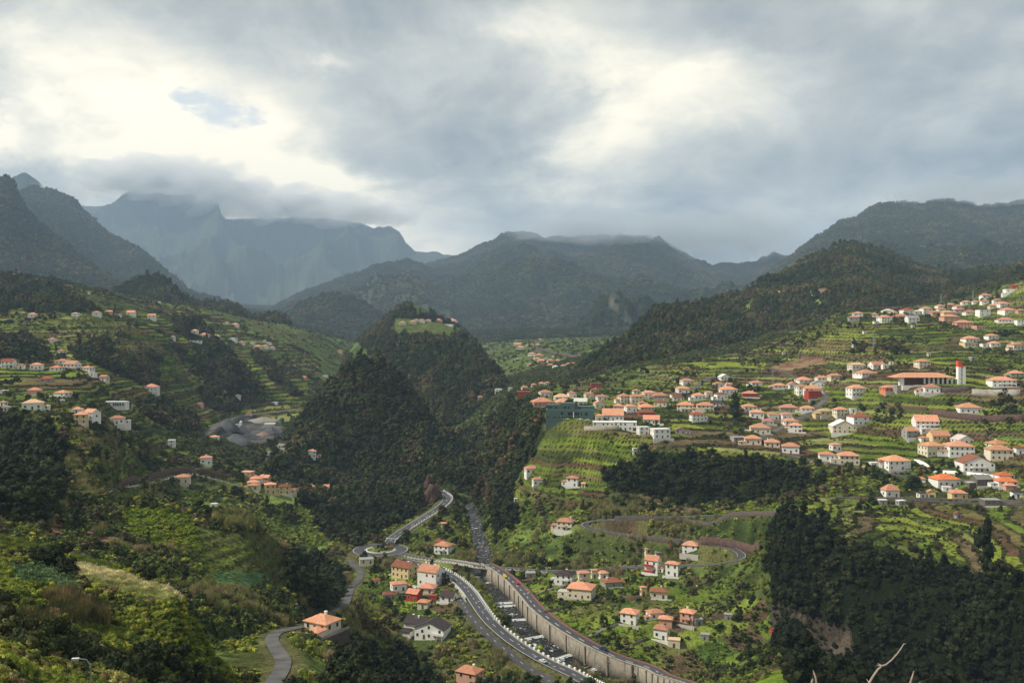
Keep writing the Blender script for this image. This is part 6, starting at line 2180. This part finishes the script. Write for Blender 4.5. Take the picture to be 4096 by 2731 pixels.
# far woods
Pm = points(0.018, 1320, 2600, [FOREST], u0=-40, u1=1064, maxhide=8)
scatter_obj("woodland", "woods covering the far hills and foothills", "woods", c_tree, NTREE, Pm, sizes(len(Pm), 2.8, 6.0), tints('forest', Pm, 60, 1.1), tree_kinds(len(Pm), 0.1, 0.05))
Pm = points(0.0042, 2600, 6700, [FOREST], u0=-30, u1=1054, maxhide=5)
scatter_obj("woodland", "distant forest on the mountain sides", "woods", c_bush, 4, Pm, sizes(len(Pm), 4.5, 10.0, (0.9, 1.5)), tints('forest', Pm, 140, 0.95))
Pm = points(0.0022, 1250, 3000, [SCRUB, TERR], u0=-30, u1=1054, maxhide=5)
scatter_obj("undergrowth", "scattered bushes and small trees on the far terraces", "bushes", c_bush, 4, Pm, sizes(len(Pm), 1.6, 4.2, (0.9, 1.4)), tints('forest', Pm, 60, 1.5))

# scrub between 200 and 1300 m
Ps = points(0.15, 230, 620, [SCRUB], layers=[0, 2], front=4)
scatter_obj("undergrowth", "thick scrub on the middle slopes", "bushes", c_bush, 4, Ps, sizes(len(Ps), 0.5, 2.0), tints('lush', Ps, 30))
Ps = points(0.06, 620, 1300, [SCRUB], layers=[0, 2], front=4)
scatter_obj("undergrowth", "scrub on the slopes beyond the road", "bushes", c_bush, 4, Ps, sizes(len(Ps), 1.2, 3.2), tints('scrub', Ps))
Pf = points(0.10, 200, 700, [FOREST], front=4)
scatter_obj("undergrowth", "low dark growth under the trees", "bushes", c_bush, 4, Pf, sizes(len(Pf), 0.9, 2.2), tints('dark', Pf, gain=1.1))
Pt = gate(points(0.09, 360, 1250, [TERR], layers=[0], front=3, road=2), 26, 0.60, 81)
scatter_obj("undergrowth", "bushes overgrowing the terraces", "bushes", c_bush, 4, Pt, sizes(len(Pt), 0.4, 1.4), tints('scrub', Pt))
Pg = gate(points(0.22, 260, 640, [GARDEN], front=2, layers=[0, 2]), 14, 0.42, 85)
Pg2 = gate(points(0.10, 260, 640, [GARDEN], front=2, layers=[0, 2]), 10, 0.5, 89)
scatter_obj("undergrowth", "darker shrubs and fruit bushes between the plots", "bushes", c_bush, 4, Pg2, sizes(len(Pg2), 0.5, 1.5), tints('forest', Pg2, 9))
scatter_obj("garden_plants", "vegetables, vines and shrubs in the garden plots", "garden plants", c_bush, 4, Pg, sizes(len(Pg), 0.4, 1.1), tints('crop', Pg, 12))
Pg = gate(points(0.22, 260, 560, [TERR], layers=[0], front=2), 12, 0.42, 87); Pg = Pg[sample_grid(BANK, Pg[:, 0], Pg[:, 1]) < 0.3]
scatter_obj("crops", "low green crops on the nearer terraces", "crops", c_crop, 3, Pg, sizes(len(Pg), 0.4, 0.8), tints('crop', Pg, 16))

Pb_ = points(0.16, 230, 1150, [TERR], layers=[0, 2], front=2); Pb_ = Pb_[sample_grid(BANK, Pb_[:, 0], Pb_[:, 1]) > 0.6]
scatter_obj("hedges", "weeds and low shrubs on the terrace banks", "bank plants", c_bush, 4, Pb_, sizes(len(Pb_), 0.35, 1.0), tints('forest', Pb_, 20))

# left foreground
def near_cover(name, label, coll, nk, dens, y0, y1, zones, lo, hi, kind, layers, thr=None, patch=9, zs=(0.85, 1.2), sc=12, seed=90, u1=420, maxhide=30):
    Pn = points(dens, y0, y1, zones, u0=-80, u1=u1, layers=layers, maxhide=maxhide)
    if thr is not None: Pn = gate(Pn, sc, thr, seed)
    Pn = Pn[~((np.abs(CX + Pn[:, 0] / Pn[:, 1] * F - 90) < 9) & (Pn[:, 1] > 30) & (Pn[:, 1] < 63))]
    return scatter_obj(name, label, "bushes" if name == "undergrowth" else name.replace('_', ' '), coll, nk, Pn, sizes(len(Pn), lo, hi, zs), tints(kind, Pn, patch))
near_cover("undergrowth", "leafy bushes and brambles covering the near slope", c_nb, 4, 1.5, 75, 200, [SCRUB, CANE], 0.3, 1.1, 'lush', [0, 1])
near_cover("undergrowth", "finely leaved bushes nearest to the viewpoint", c_vb, 3, 2.2, 20, 85, [SCRUB, CANE, MEADOW], 0.35, 0.95, 'lush', [0, 1], patch=4)
near_cover("undergrowth", "dark bush clumps on the near slope", c_nb, 4, 0.22, 90, 200, [SCRUB], 0.9, 2.4, 'dark', [0, 1], 0.58, sc=16, seed=93)
near_cover("canes", "brown dry canes and tall grass on the near slope", c_cane, 3, 2.2, 60, 200, [CANE], 1.4, 2.8, 'cane', [0, 1], 0.40, zs=(0.9, 1.3), sc=14, seed=95)
near_cover("grass", "pale dry grass flattened on the near field", c_tuft, 3, 3.0, 120, 200, [DRY], 0.5, 1.0, 'dry', [1])
near_cover("grass", "fresh bright grass on the near terrace", c_tuft, 3, 2.2, 100, 200, [MEADOW], 0.5, 1.1, 'crop', [1])
near_cover("crops", "bluish green cabbage field on the near terrace", c_crop, 3, 1.6, 120, 200, [KALE], 0.5, 0.9, 'kale', [1])
near_cover("undergrowth", "bushes on the terraced spur", c_bush, 4, 0.28, 200, 440, [SCRUB, GARDEN], 0.6, 1.7, 'scrub', [2])
near_cover("crops", "dark green crop rows on the spur terraces", c_crop, 3, 0.5, 220, 420, [TERR, KALE], 0.35, 0.7, 'crop', [2])
near_cover("vines", "yellow green vines covering the middle of the spur", c_bush, 4, 0.45, 220, 420, [VINE], 0.5, 1.2, 'vine', [2])
near_cover("reeds", "pale reeds along the edge of the spur", c_cane, 3, 0.25, 230, 560, [SCRUB], 2.0, 3.6, 'reed', [0, 2], 0.60, sc=18, seed=97, u1=700)
Pr_ = points(0.22, 330, 460, [ROCK], layers=[0]); scatter_obj("undergrowth", "shrubs clinging to the dark cliff", "bushes", c_bush, 4, Pr_, sizes(len(Pr_), 0.6, 1.8), tints('dark', Pr_))
near_cover("undergrowth", "dark shrubs on the earth banks of the spur", c_bush, 4, 0.10, 220, 400, [BARE], 0.5, 1.3, 'dark', [2])
# ------------------------------------------------------------------ cars
def paint(name, col, rough=0.35): return simple_mat(name, col, 0.05, 1.0, rough, spec=0.5)
m_tyre = simple_mat("tyre_rubber", (0.02, 0.02, 0.02), 0.1, 1.0, 0.9)
m_body = obj_color_mat("car_paint", 0.04, 1.0, 0.35)
m_hl = simple_mat("headlight_glass", (0.7, 0.7, 0.7), 0.05, 1.0, 0.2)


def car_meshes(L=4.0, W=1.65, H=1.42):
    # side outline of the body swept across the width, narrower at the roof
    prof = [(-L / 2, 0.35), (-L / 2 + 0.04, 0.72), (-L * 0.26, 0.86), (-L * 0.12, H - 0.04), (L * 0.18, H), (L * 0.36, 0.93), (L / 2 - 0.05, 0.88), (L / 2, 0.36), (L / 2 - 0.25, 0.24), (-L / 2 + 0.25, 0.24)]
    wid = [0.46, 0.48, 0.49, 0.40, 0.40, 0.49, 0.48, 0.46, 0.47, 0.47]
    n = len(prof); vs = [(x, -W * w, z) for (x, z), w in zip(prof, wid)] + [(x, W * w, z) for (x, z), w in zip(prof, wid)]
    fs = [(i, (i + 1) % n, n + (i + 1) % n, n + i) for i in range(n)] + [tuple(range(n - 1, -1, -1)), tuple(range(n, 2 * n))]
    body = new_mesh("body", vs, fs, m_body)
    b = MB()
    def quad(a, b_, c, d): b.add([a, b_, c, d], [(0, 1, 2, 3)])
    e = 0.012
    w1, w2 = W * 0.40, W * 0.31
    quad((-L * .25 - e, -W * .42, .90), (-L * .25 - e, W * .42, .90), (-L * .13 - e, w2 + .05, H - .1), (-L * .13 - e, -w2 - .05, H - .1))
    quad((L * .35 + e, -W * .42, .98), (L * .35 + e, W * .42, .98), (L * .20 + e, w2 + .05, H - .07), (L * .20 + e, -w2 - .05, H - .07))
    for s in (-1, 1):
        quad((-L * .20, s * (W * .47 + e), .92), (L * .29, s * (W * .475 + e), .97), (L * .17, s * (W * .415 + e), H - .12), (-L * .11, s * (W * .415 + e), H - .14))
    glass = b.mesh("window", [m_glass])
    b = MB(); n = 12
    for s_ in (0,):
        vs = []
        for y in (-0.1, 0.1):
            for i in range(n): t = 2 * math.pi * i / n; vs.append((0.31 * math.cos(t), y, 0.31 * math.sin(t)))
        b.add(vs, [(i, (i + 1) % n, n + (i + 1) % n, n + i) for i in range(n)] + [tuple(range(n - 1, -1, -1)), tuple(range(n, 2 * n))])
        vs = [(0.18 * math.cos(2 * math.pi * i / n), -0.11, 0.18 * math.sin(2 * math.pi * i / n)) for i in range(n)]
        b.add(vs, [tuple(range(n))], 1)
    wheel = b.mesh("wheel", [m_tyre, m_steel])
    b = MB(); b.box(-0.03, 0.03, -0.13, 0.13, -0.06, 0.06); hl = b.mesh("headlight", [m_hl])
    return body, glass, wheel, hl
CARM = car_meshes()


def car(p, a, colr, label, group="cars on the roads", s=0.92, name="car", tall=1.0):
    root = bpy.data.objects.new(name, None); root.location = tuple(map(float, p)); root.rotation_euler = (0, 0, a); root.scale = (s, s, s * tall); COL.objects.link(root)
    link("body", CARM[0], root, color=colr); link("window", CARM[1], root)
    for x in (-1.25, 1.22):
        for y, r_ in ((-0.72, 0), (0.72, math.pi)): link("wheel", CARM[2], root, (x, y, 0.31), r_)
    for y in (-0.55, 0.55): link("headlight", CARM[3], root, (-1.985, y, 0.62))
    return tag(root, label, "car" if name == "car" else name, group)


def car_on(P, px, py, side, colr, label, flip=False, **kw):
    Pd_ = dense(P, 1.0); g = ground(px, py)
    j = int(np.argmin(np.linalg.norm(Pd_[:, :2] - g[:2], axis=1))); s_ = arclen(Pd_)[j]
    p, a = at_len(Pd_, s_, side, 0.03)
    return car(p, a + (math.pi if flip else 0), colr, label, **kw)


car_on(P_roadD, *z6(1128, 838), 1.4, (0.75, 0.50, 0.03), "yellow taxi like car on the river road just past the bridge", True)
car_on(P_roadD, *z6(1178, 888), -1.0, (0.60, 0.03, 0.02), "red car following the yellow one on the river road")
car_on(P_roadD, *z6(1768, 1362), -1.3, (0.02, 0.04, 0.10), "dark blue car on the river road near the bottom edge")
car_on(P_roadB, *z6(1395, 1425), 1.6, (0.60, 0.62, 0.64), "silver car on the main road near the bottom edge")
def car_at(px, py, a, colr, label, **kw): return car(ground(px, py), math.radians(a), colr, label, **kw)
car_at(*z6(347, 826), 10, (0.62, 0.64, 0.66), "silver car parked beside the cream gabled house")
car_at(*zA(515, 922), 5, (0.75, 0.75, 0.75), "white car parked in front of the green school, leftmost")
car_at(*zA(597, 932), 0, (0.25, 0.40, 0.60), "light blue car parked in front of the green school")
car_at(*zA(642, 934), 5, (0.70, 0.60, 0.20), "pale yellow car parked in front of the green school")
car_at(*zA(808, 934), -5, (0.75, 0.75, 0.75), "white car parked right of the school's dark openings")
car_at(*zA(908, 945), 8, (0.62, 0.64, 0.66), "silver car parked beside the yellow tree near the school")
car_at(*zA(325, 770), 5, (0.75, 0.77, 0.78), "white car parked on the roof terrace lane left of the school")
car_at(*z4(425, 180), 5, (0.78, 0.78, 0.78), "white van parked on the left terraces", name="van", tall=1.3)
car_at(*z4(690, 322), 20, (0.62, 0.64, 0.66), "silver car between the two white houses on the left slope")
car_at(*zE(1165, 772), 35, (0.70, 0.72, 0.72), "silver car beside the curved white wall")
car_at(*z4(940, 395), 20, (0.72, 0.72, 0.72), "white car on the small road left of the white block")

# ------------------------------------------------------------------ lamps and poles
b = MB(); b.tube((0, 0, -0.5), (0, 0, 6.6), 0.10, 0.055, 8); ME_POLE = b.mesh("pole", [m_steel])
b = MB(); b.tube((0, 0, 6.5), (0.35, 0, 6.9), 0.05, 0.04, 6); b.tube((0.35, 0, 6.9), (1.15, 0, 7.0), 0.04, 0.035, 6); ME_ARM = b.mesh("arm", [m_steel])
b = MB(); b.box(1.0, 1.65, -0.13, 0.13, 6.93, 7.05); b.box(1.05, 1.6, -0.1, 0.1, 6.88, 6.93); ME_HEAD = b.mesh("lamp_head", [m_hl])


def lamp(px, py, a, label, s=0.9, dz=0):
    g = ground(px, py)
    root = bpy.data.objects.new("street_lamp", None); root.location = (float(g[0]), float(g[1]), float(g[2]) + dz); root.rotation_euler = (0, 0, math.radians(a)); root.scale = (s, s, s); COL.objects.link(root)
    link("pole", ME_POLE, root); link("arm", ME_ARM, root); link("lamp_head", ME_HEAD, root)
    return tag(root, label, "street lamp", "street lamps along the roads")


for i, (x, y, a, t) in enumerate([(628, 362, 200, "street lamp at the inside of the bend near the rock cutting"), (525, 420, 200, "street lamp halfway down the straight above the roundabout"), (413, 488, 200, "street lamp on the wooded side above the roundabout"),
                                  (298, 548, 200, "street lamp at the left entry of the roundabout"), (58, 640, 10, "street lamp left of the roundabout under the trees"), (150, 600, -60, "street lamp behind the roundabout among trees"),
                                  (432, 628, 180, "street lamp on the grass beside the roundabout exit"), (525, 762, 200, "street lamp beside the yellowish verge"), (632, 742, 90, "street lamp on the verge below the white house"),
                                  (1152, 778, 200, "street lamp just right of the bridge"), (1413, 802, 200, "street lamp on the bridge road before the dark roofed house"), (1812, 790, 200, "street lamp on the bridge road above the cream houses"),
                                  (755, 850, -30, "street lamp above the white houses wall"), (857, 990, -30, "street lamp between main road and service road, highest"), (932, 1090, -30, "street lamp between main road and service road, second down"),
                                  (975, 1145, -30, "street lamp between main road and service road, third down"), (1035, 1220, -30, "street lamp between main road and service road, fourth down"), (1207, 1395, -30, "street lamp beside the big tree on the service road"),
                                  (1318, 1485, -30, "street lamp on the main road near the silver car"), (1452, 1555, -30, "street lamp at the bottom edge beside the main road"), (1292, 1010, 160, "street lamp on the pavement where the field wall starts"),
                                  (1768, 1310, 180, "street lamp beside the dark blue car"), (1092, 872, 160, "street lamp beside the red car"), (1858, 1520, 180, "street lamp on the river road at the lower right"), (1500, 1120, 180, "street lamp on the river road above the broken wall")]):
    lamp(*z6(x, y), a, t)
lamp(*z5(2018, 1150), 20, "street lamp on the narrow road above the cream house")
lamp(*z7(322, 408), 180, "street lamp on the upper loop beneath the wood")
lamp(*z7(265, 645), 180, "street lamp in front of the curved brown wall")
lamp(*z4(1325, 695), 10, "street lamp where the brown walls meet")
lamp(*z4(2062, 790), 10, "street lamp between the yellow houses and the small cream house")
# the near lamp at the lower left
g = np.array([(90.5 - CX) / F * 62, 62.0, 0]); g[2] = CAM_Z + (CY - 657.5) / F * 62 - 6.98
root = bpy.data.objects.new("street_lamp", None); root.location = tuple(map(float, g)); root.rotation_euler = (0, 0, math.radians(188)); COL.objects.link(root); root.scale = (0.75, 0.75, 1)
link("pole", ME_POLE, root, scale=(1.3, 1.3, 1)); link("arm", ME_ARM, root); link("lamp_head", ME_HEAD, root)
tag(root, "near street lamp with a short arm rising from the bushes at the lower left", "street lamp", "street lamps along the roads")
# wooden and steel power poles
b = MB(); b.tube((0, 0, -0.5), (0, 0, 9.5), 0.14, 0.09, 8); ME_WP = b.mesh("pole", [m_bark])
b = MB(); b.box(-1.0, 1.0, -0.06, 0.06, 8.7, 8.85); ME_CA = b.mesh("crossarm", [m_bark])
b = MB()
for x in (-0.85, 0, 0.85): b.tube((x, 0, 8.851), (x, 0, 9.05), 0.06, 0.04, 6)
ME_INS = b.mesh("insulator", [m_white])
for (x, y), s, t in ((z4(1045, 742), 1.0, "wooden power pole with a crossarm left of the pale roofed house"), (z6(1412, 420), 0.9, "wooden power pole among the scrub above the loop road"), (z4(632, 540), 0.9, "power pole standing in the dark wood at the left")):
    g = ground(x, y); root = bpy.data.objects.new("power_pole", None); root.location = tuple(map(float, g)); root.scale = (s,) * 3; COL.objects.link(root)
    link("pole", ME_WP, root); link("crossarm", ME_CA, root); link("insulator", ME_INS, root); tag(root, t, "power pole", "power poles")
def lattice(px, py, h, t):
    g = ground(px, py); root = bpy.data.objects.new("pylon", None); root.location = tuple(map(float, g)); root.rotation_euler = (0, 0, 0.5); COL.objects.link(root)
    b = MB()
    for sx in (-1, 1):
        for sy in (-1, 1): b.tube((sx * 0.9, sy * 0.9, -1), (sx * 0.25, sy * 0.25, h), 0.09, 0.06, 5)
    n = 7
    for i in range(n):
        z0, z1 = h * i / n, h * (i + 1) / n; w0, w1 = 0.9 - 0.65 * i / n, 0.9 - 0.65 * (i + 1) / n
        for k_ in range(4):
            c_ = [(-1, -1), (1, -1), (1, 1), (-1, 1)]; a, d = c_[k_], c_[(k_ + 1) % 4]
            b.tube((a[0] * w0, a[1] * w0, z0), (d[0] * w1, d[1] * w1, z1), 0.04, 0.04, 4)
    link("mast", b.mesh("mast", [m_steel]), root)
    b = MB()
    for z in (h * 0.78, h * 0.93): b.box(-2.2, 2.2, -0.08, 0.08, z, z + 0.15)
    link("crossarm", b.mesh("crossarm", [m_steel]), root)
    tag(root, t, "pylon", "steel pylons")
lattice(*zB(1178, 545), 17, "grey lattice pylon behind the crimson house in town")
lattice(*zD(330, 1170), 15, "grey lattice pylon on the terraces below the upper village")
lattice(*zD(1235, 592), 13, "grey lattice pylon at the wood edge behind the upper village")
lattice(*zD(1665, 540), 13, "grey lattice pylon highest up behind the upper village")

# ------------------------------------------------------------------ gravel yard
m_gravel = simple_mat("gravel", (0.085, 0.09, 0.10), 0.25, 0.8, 1.0, 0.2)
m_gravel2 = simple_mat("pale_gravel", (0.24, 0.22, 0.19), 0.25, 0.8, 1.0, 0.2)
def heap(px, py, wpx, hpx, mat, label, seed):
    g = ground(px, py); u = g[1] / F; w, h = wpx * u, hpx * u; r_ = np.random.default_rng(seed)
    n, mrings = 28, 9; vs = [(0, 0, h)]; fs = []
    ph = r_.uniform(0, 6.28, 4)
    for j in range(1, mrings + 1):
        q = j / mrings
        for i in range(n):
            t = 2 * math.pi * i / n; rr = w / 2 * q * (1 + 0.14 * math.sin(2 * t + ph[0]) + 0.08 * math.sin(5 * t + ph[1]))
            z = h * (1 - q) ** 0.9 * (1 + 0.06 * math.sin(3 * t + ph[2])) - (1.5 if j == mrings else 0)
            vs.append((rr * math.cos(t), rr * 0.75 * math.sin(t), z + r_.uniform(-0.05, 0.05) * h))
    fs += [(0, 1 + i, 1 + (i + 1) % n) for i in range(n)]
    for j in range(mrings - 1):
        a = 1 + j * n; b_ = a + n
        fs += [(a + i, b_ + i, b_ + (i + 1) % n, a + (i + 1) % n) for i in range(n)]
    o = link("gravel_heap", new_mesh("gravel_heap", vs, fs, mat, smooth=True), loc=(g[0], g[1] + w * 0.3, g[2])); tag(o, label, "gravel heap", "heaps in the gravel yard")
heap(*z4(1600, 470), 34, 9, m_gravel, "largest dark grey gravel heap behind the small white house", 1)
heap(*z4(1695, 480), 15, 5, m_gravel, "small dark gravel heap at the front right of the largest", 2)
heap(*z4(1855, 410), 24, 8, m_gravel, "dark grey gravel heap at the right side of the yard", 3)
heap(*z4(1790, 325), 38, 5, m_gravel2, "long pale gravel heap at the back of the yard", 4)
heap(*z4(1550, 380), 26, 12, m_gravel, "steep dark heap at the left back of the yard", 5)
heap(*z4(1800, 415), 16, 4, simple_mat("brown_sand", (0.22, 0.15, 0.11), 0.25, 0.8, 1.0), "brown sand heap in the middle of the yard", 6)
def silo(px, py, wpx, hpx, mat, t):
    g = ground(px, py); u = g[1] / F; root = bpy.data.objects.new("silo", None); root.location = tuple(map(float, g)); COL.objects.link(root)
    b = MB(); b.tube((0, 0, 1.6), (0, 0, hpx * u), wpx * u / 2, wpx * u / 2, 16); link("tank", b.mesh("tank", [mat]), root)
    b = MB(); b.tube((0, 0, hpx * u + .003), (0, 0, hpx * u + 1.0), wpx * u / 2, 0.2, 16); b.tube((0, 0, 0.8), (0, 0, 1.598), 0.3, wpx * u / 2, 16); link("cone", b.mesh("cone", [mat]), root)
    b = MB()
    for a in range(4):
        t_ = a * math.pi / 2 + .6; c, s = math.cos(t_) * wpx * u * .42, math.sin(t_) * wpx * u * .42
        b.tube((c, s, -1), (c, s, 2.0), 0.12, 0.12, 5)
    link("frame", b.mesh("frame", [m_steel]), root); tag(root, t, "silo", "silos of the gravel yard")
silo(*z4(1660, 355), 2.6, 5.5, m_white, "white silo at the back left of the gravel yard")
silo(*z4(1943, 345), 4.0, 7.5, simple_mat("green_tank", (0.05, 0.11, 0.10), 0.15, 1.0, 0.5), "dark green silo at the right of the gravel yard")
for x, y, w, h, t in ((1632, 358, 26, 20, "small white office hut in the gravel yard"), (1850, 350, 80, 12, "low white shed beside the conveyor in the yard"), (1710, 275, 48, 12, "red truck shed at the back of the gravel yard")):
    h_ = house(*z4(x, y), w / 6.888, h / 6.888, 'f' if 'white' in t else 'h', 'w', 'w' if 'white' in t else 'r', 8, None, t, random.Random(x), "shed", "shed", wins=False); del h_['_meta']; del h_['_h']

# ------------------------------------------------------------------ rock outcrop at the road cutting
def outcrop(px, py, wpx, hpx, mat, label, seed, dx=0, deep=0.6):
    g = ground(px, py); u = g[1] / F
    v = ICO2.copy(); r_ = np.random.default_rng(seed)
    bm_ = bmesh.new(); bmesh.ops.create_icosphere(bm_, subdivisions=4, radius=1.0)
    v = np.array([q.co[:] for q in bm_.verts]); f = np.array([[q.index for q in ff.verts] for ff in bm_.faces]); bm_.free()
    nz = fbm(v[:, 0] * 2.2 + seed + v[:, 2], v[:, 1] * 2.2 + v[:, 2] * 1.7, 4, seed) * 0.35 + ridged(v[:, 0] * 3 + v[:, 1], v[:, 2] * 1.5 + v[:, 1], 3, seed + 4) * 0.22
    v = v * (1 + nz)[:, None] * np.array([wpx * u / 2, wpx * u / 2 * deep, hpx * u])
    o = link("rock_outcrop", big_mesh("rock_outcrop", v, f, mat), loc=(g[0] + dx, g[1] + wpx * u * 0.2, g[2] + hpx * u * 0.25)); tag(o, label, "rock", kind='structure')
m_redrock = simple_mat("reddish_rock", (0.095, 0.055, 0.045), 0.5, 0.5, 0.95, 0.4)
outcrop(*z6(622, 335), 17, 14, m_redrock, "reddish rock face beside the bend where the road was cut", 3)
outcrop(*z6(600, 250), 9, 12, m_redrock, "upper part of the reddish rock above the road bend", 5)

# ------------------------------------------------------------------ dry twigs close to the viewpoint
m_twig = simple_mat("dry_twig", (0.30, 0.24, 0.20), 0.25, 40.0, 0.9)
def twig(segs, r0, Y, label, knobs=()):
    root = bpy.data.objects.new("dry_twig", None); COL.objects.link(root)
    def pt(x, y, k_=0): 
        px, py = z7(x, y); yy = Y + k_; return ((px - CX) / F * yy, yy, CAM_Z + (CY - py) / F * yy)
    pts = [pt(x, y, k_) for x, y, k_ in segs]
    root.location = pts[0]
    o0 = Vector(pts[0]); b = MB()
    lo = Vector(pts[0]) + Vector((-0.08, 0.1, -1.0)); b.tube(lo - o0, (0, 0, 0), r0 * 1.4, r0 * 1.1, 6)
    n = len(pts)
    for i in range(n - 1):
        ra = r0 * (1.1 - 0.75 * i / n); rb = r0 * (1.1 - 0.75 * (i + 1) / n)
        b.tube(Vector(pts[i]) - o0, Vector(pts[i + 1]) - o0, ra, rb, 6)
    link("stem", b.mesh("stem", [m_twig]), root)
    for x, y, x2, y2 in knobs:
        b = MB(); b.tube(Vector(pt(x, y)) - o0, Vector(pt(x2, y2, 0.02)) - o0, r0 * 0.55, r0 * 0.25, 5); link("side_shoot", b.mesh("side_shoot", [m_twig]), root)
    tag(root, label, "twig", "dry twigs in front of the viewpoint")
twig([(1285, 1565, 0), (1310, 1520, 0), (1345, 1470, .01), (1375, 1444, .02), (1400, 1437, .02), (1440, 1405, .03), (1480, 1360, .03), (1505, 1325, .04), (1525, 1292, .05)], 0.0034, 3.0, "pale bent twig reaching up at the bottom right, longest", [(1375, 1444, 1345, 1428), (1372, 1446, 1338, 1440), (1520, 1298, 1540, 1290), (1285, 1560, 1268, 1535)])
twig([(1565, 1575, 0), (1575, 1540, 0), (1588, 1500, .01), (1593, 1480, .01)], 0.003, 3.1, "short straight twig right of the long bent one")
twig([(925, 1575, 0), (918, 1530, 0), (905, 1490, .01), (900, 1477, .01)], 0.003, 3.1, "thin twig left of the long bent one")
twig([(885, 1575, 0), (893, 1545, 0), (897, 1535, .01)], 0.003, 3.0, "stub of a pale twig at the bottom edge")
twig([(1632, 1575, 0), (1634, 1560, 0)], 0.003, 3.0, "tip of a twig at the far right of the group")
# ------------------------------------------------------------------ air
zmin = float(Z.min()) - 1.0 - 0.0
zmax = float(Z.max()) + 60.0
xm = float(np.abs(XX).max()) + 40
m_haze, k = mat_new("hazy_air")
v = k.n('ShaderNodeVolumePrincipled', {'Color': HAZE_COLOR, 'Density': HAZE_DENSITY, 'Anisotropy': HAZE_ANISO})
o = k.n('ShaderNodeOutputMaterial'); k.t.links.new(v.outputs[0], o.inputs['Volume'])
b = MB(); b.box(-xm, xm, -60, float(YR.max()) + 60, min(zmin, 20.0), zmax)
hz = link("haze", b.mesh("haze", [m_haze])); hz['kind'] = 'stuff'

def vapour(name, dens, c_):
    m_, k_ = mat_new(name)
    v_ = k_.n('ShaderNodeVolumePrincipled', {'Color': c_, 'Density': dens, 'Anisotropy': 0.0})
    o_ = k_.n('ShaderNodeOutputMaterial'); k_.t.links.new(v_.outputs[0], o_.inputs['Volume'])
    return m_
m_cl = vapour("cloud_vapour", CLOUD_DENSITY, (0.70, 0.75, 0.80, 1)); m_tc = vapour("thin_cloud_vapour", THIN_CLOUD_DENSITY, (0.99, 0.99, 1.0, 1))
bm_ = bmesh.new(); bmesh.ops.create_icosphere(bm_, subdivisions=5, radius=1.0)
IC5 = np.array([q.co[:] for q in bm_.verts]); IC5F = np.array([[q.index for q in ff.verts] for ff in bm_.faces]); bm_.free()
for i, (px, py, Y, rx, ry, t) in enumerate(BANKS):
    u = Y / F; c = np.array([(px - CX) * u, Y, CAM_Z + (CY - py) * u])
    v = IC5.copy()
    n_ = fbm(v[:, 0] * 2.3 + i * 7 + v[:, 1], v[:, 2] * 1.5 + v[:, 1] * 1.3 + i, 5, 700 + i, 0.62)
    v = v * (1 + 0.75 * n_)[:, None] * np.array([rx * u, max(rx * u * 0.55, 200), ry * u]) + c
    o_ = link("cloud", big_mesh("cloud", v, IC5F, m_tc if Y > 9000 else m_cl, True)); tag(o_, t, "cloud", kind='stuff')
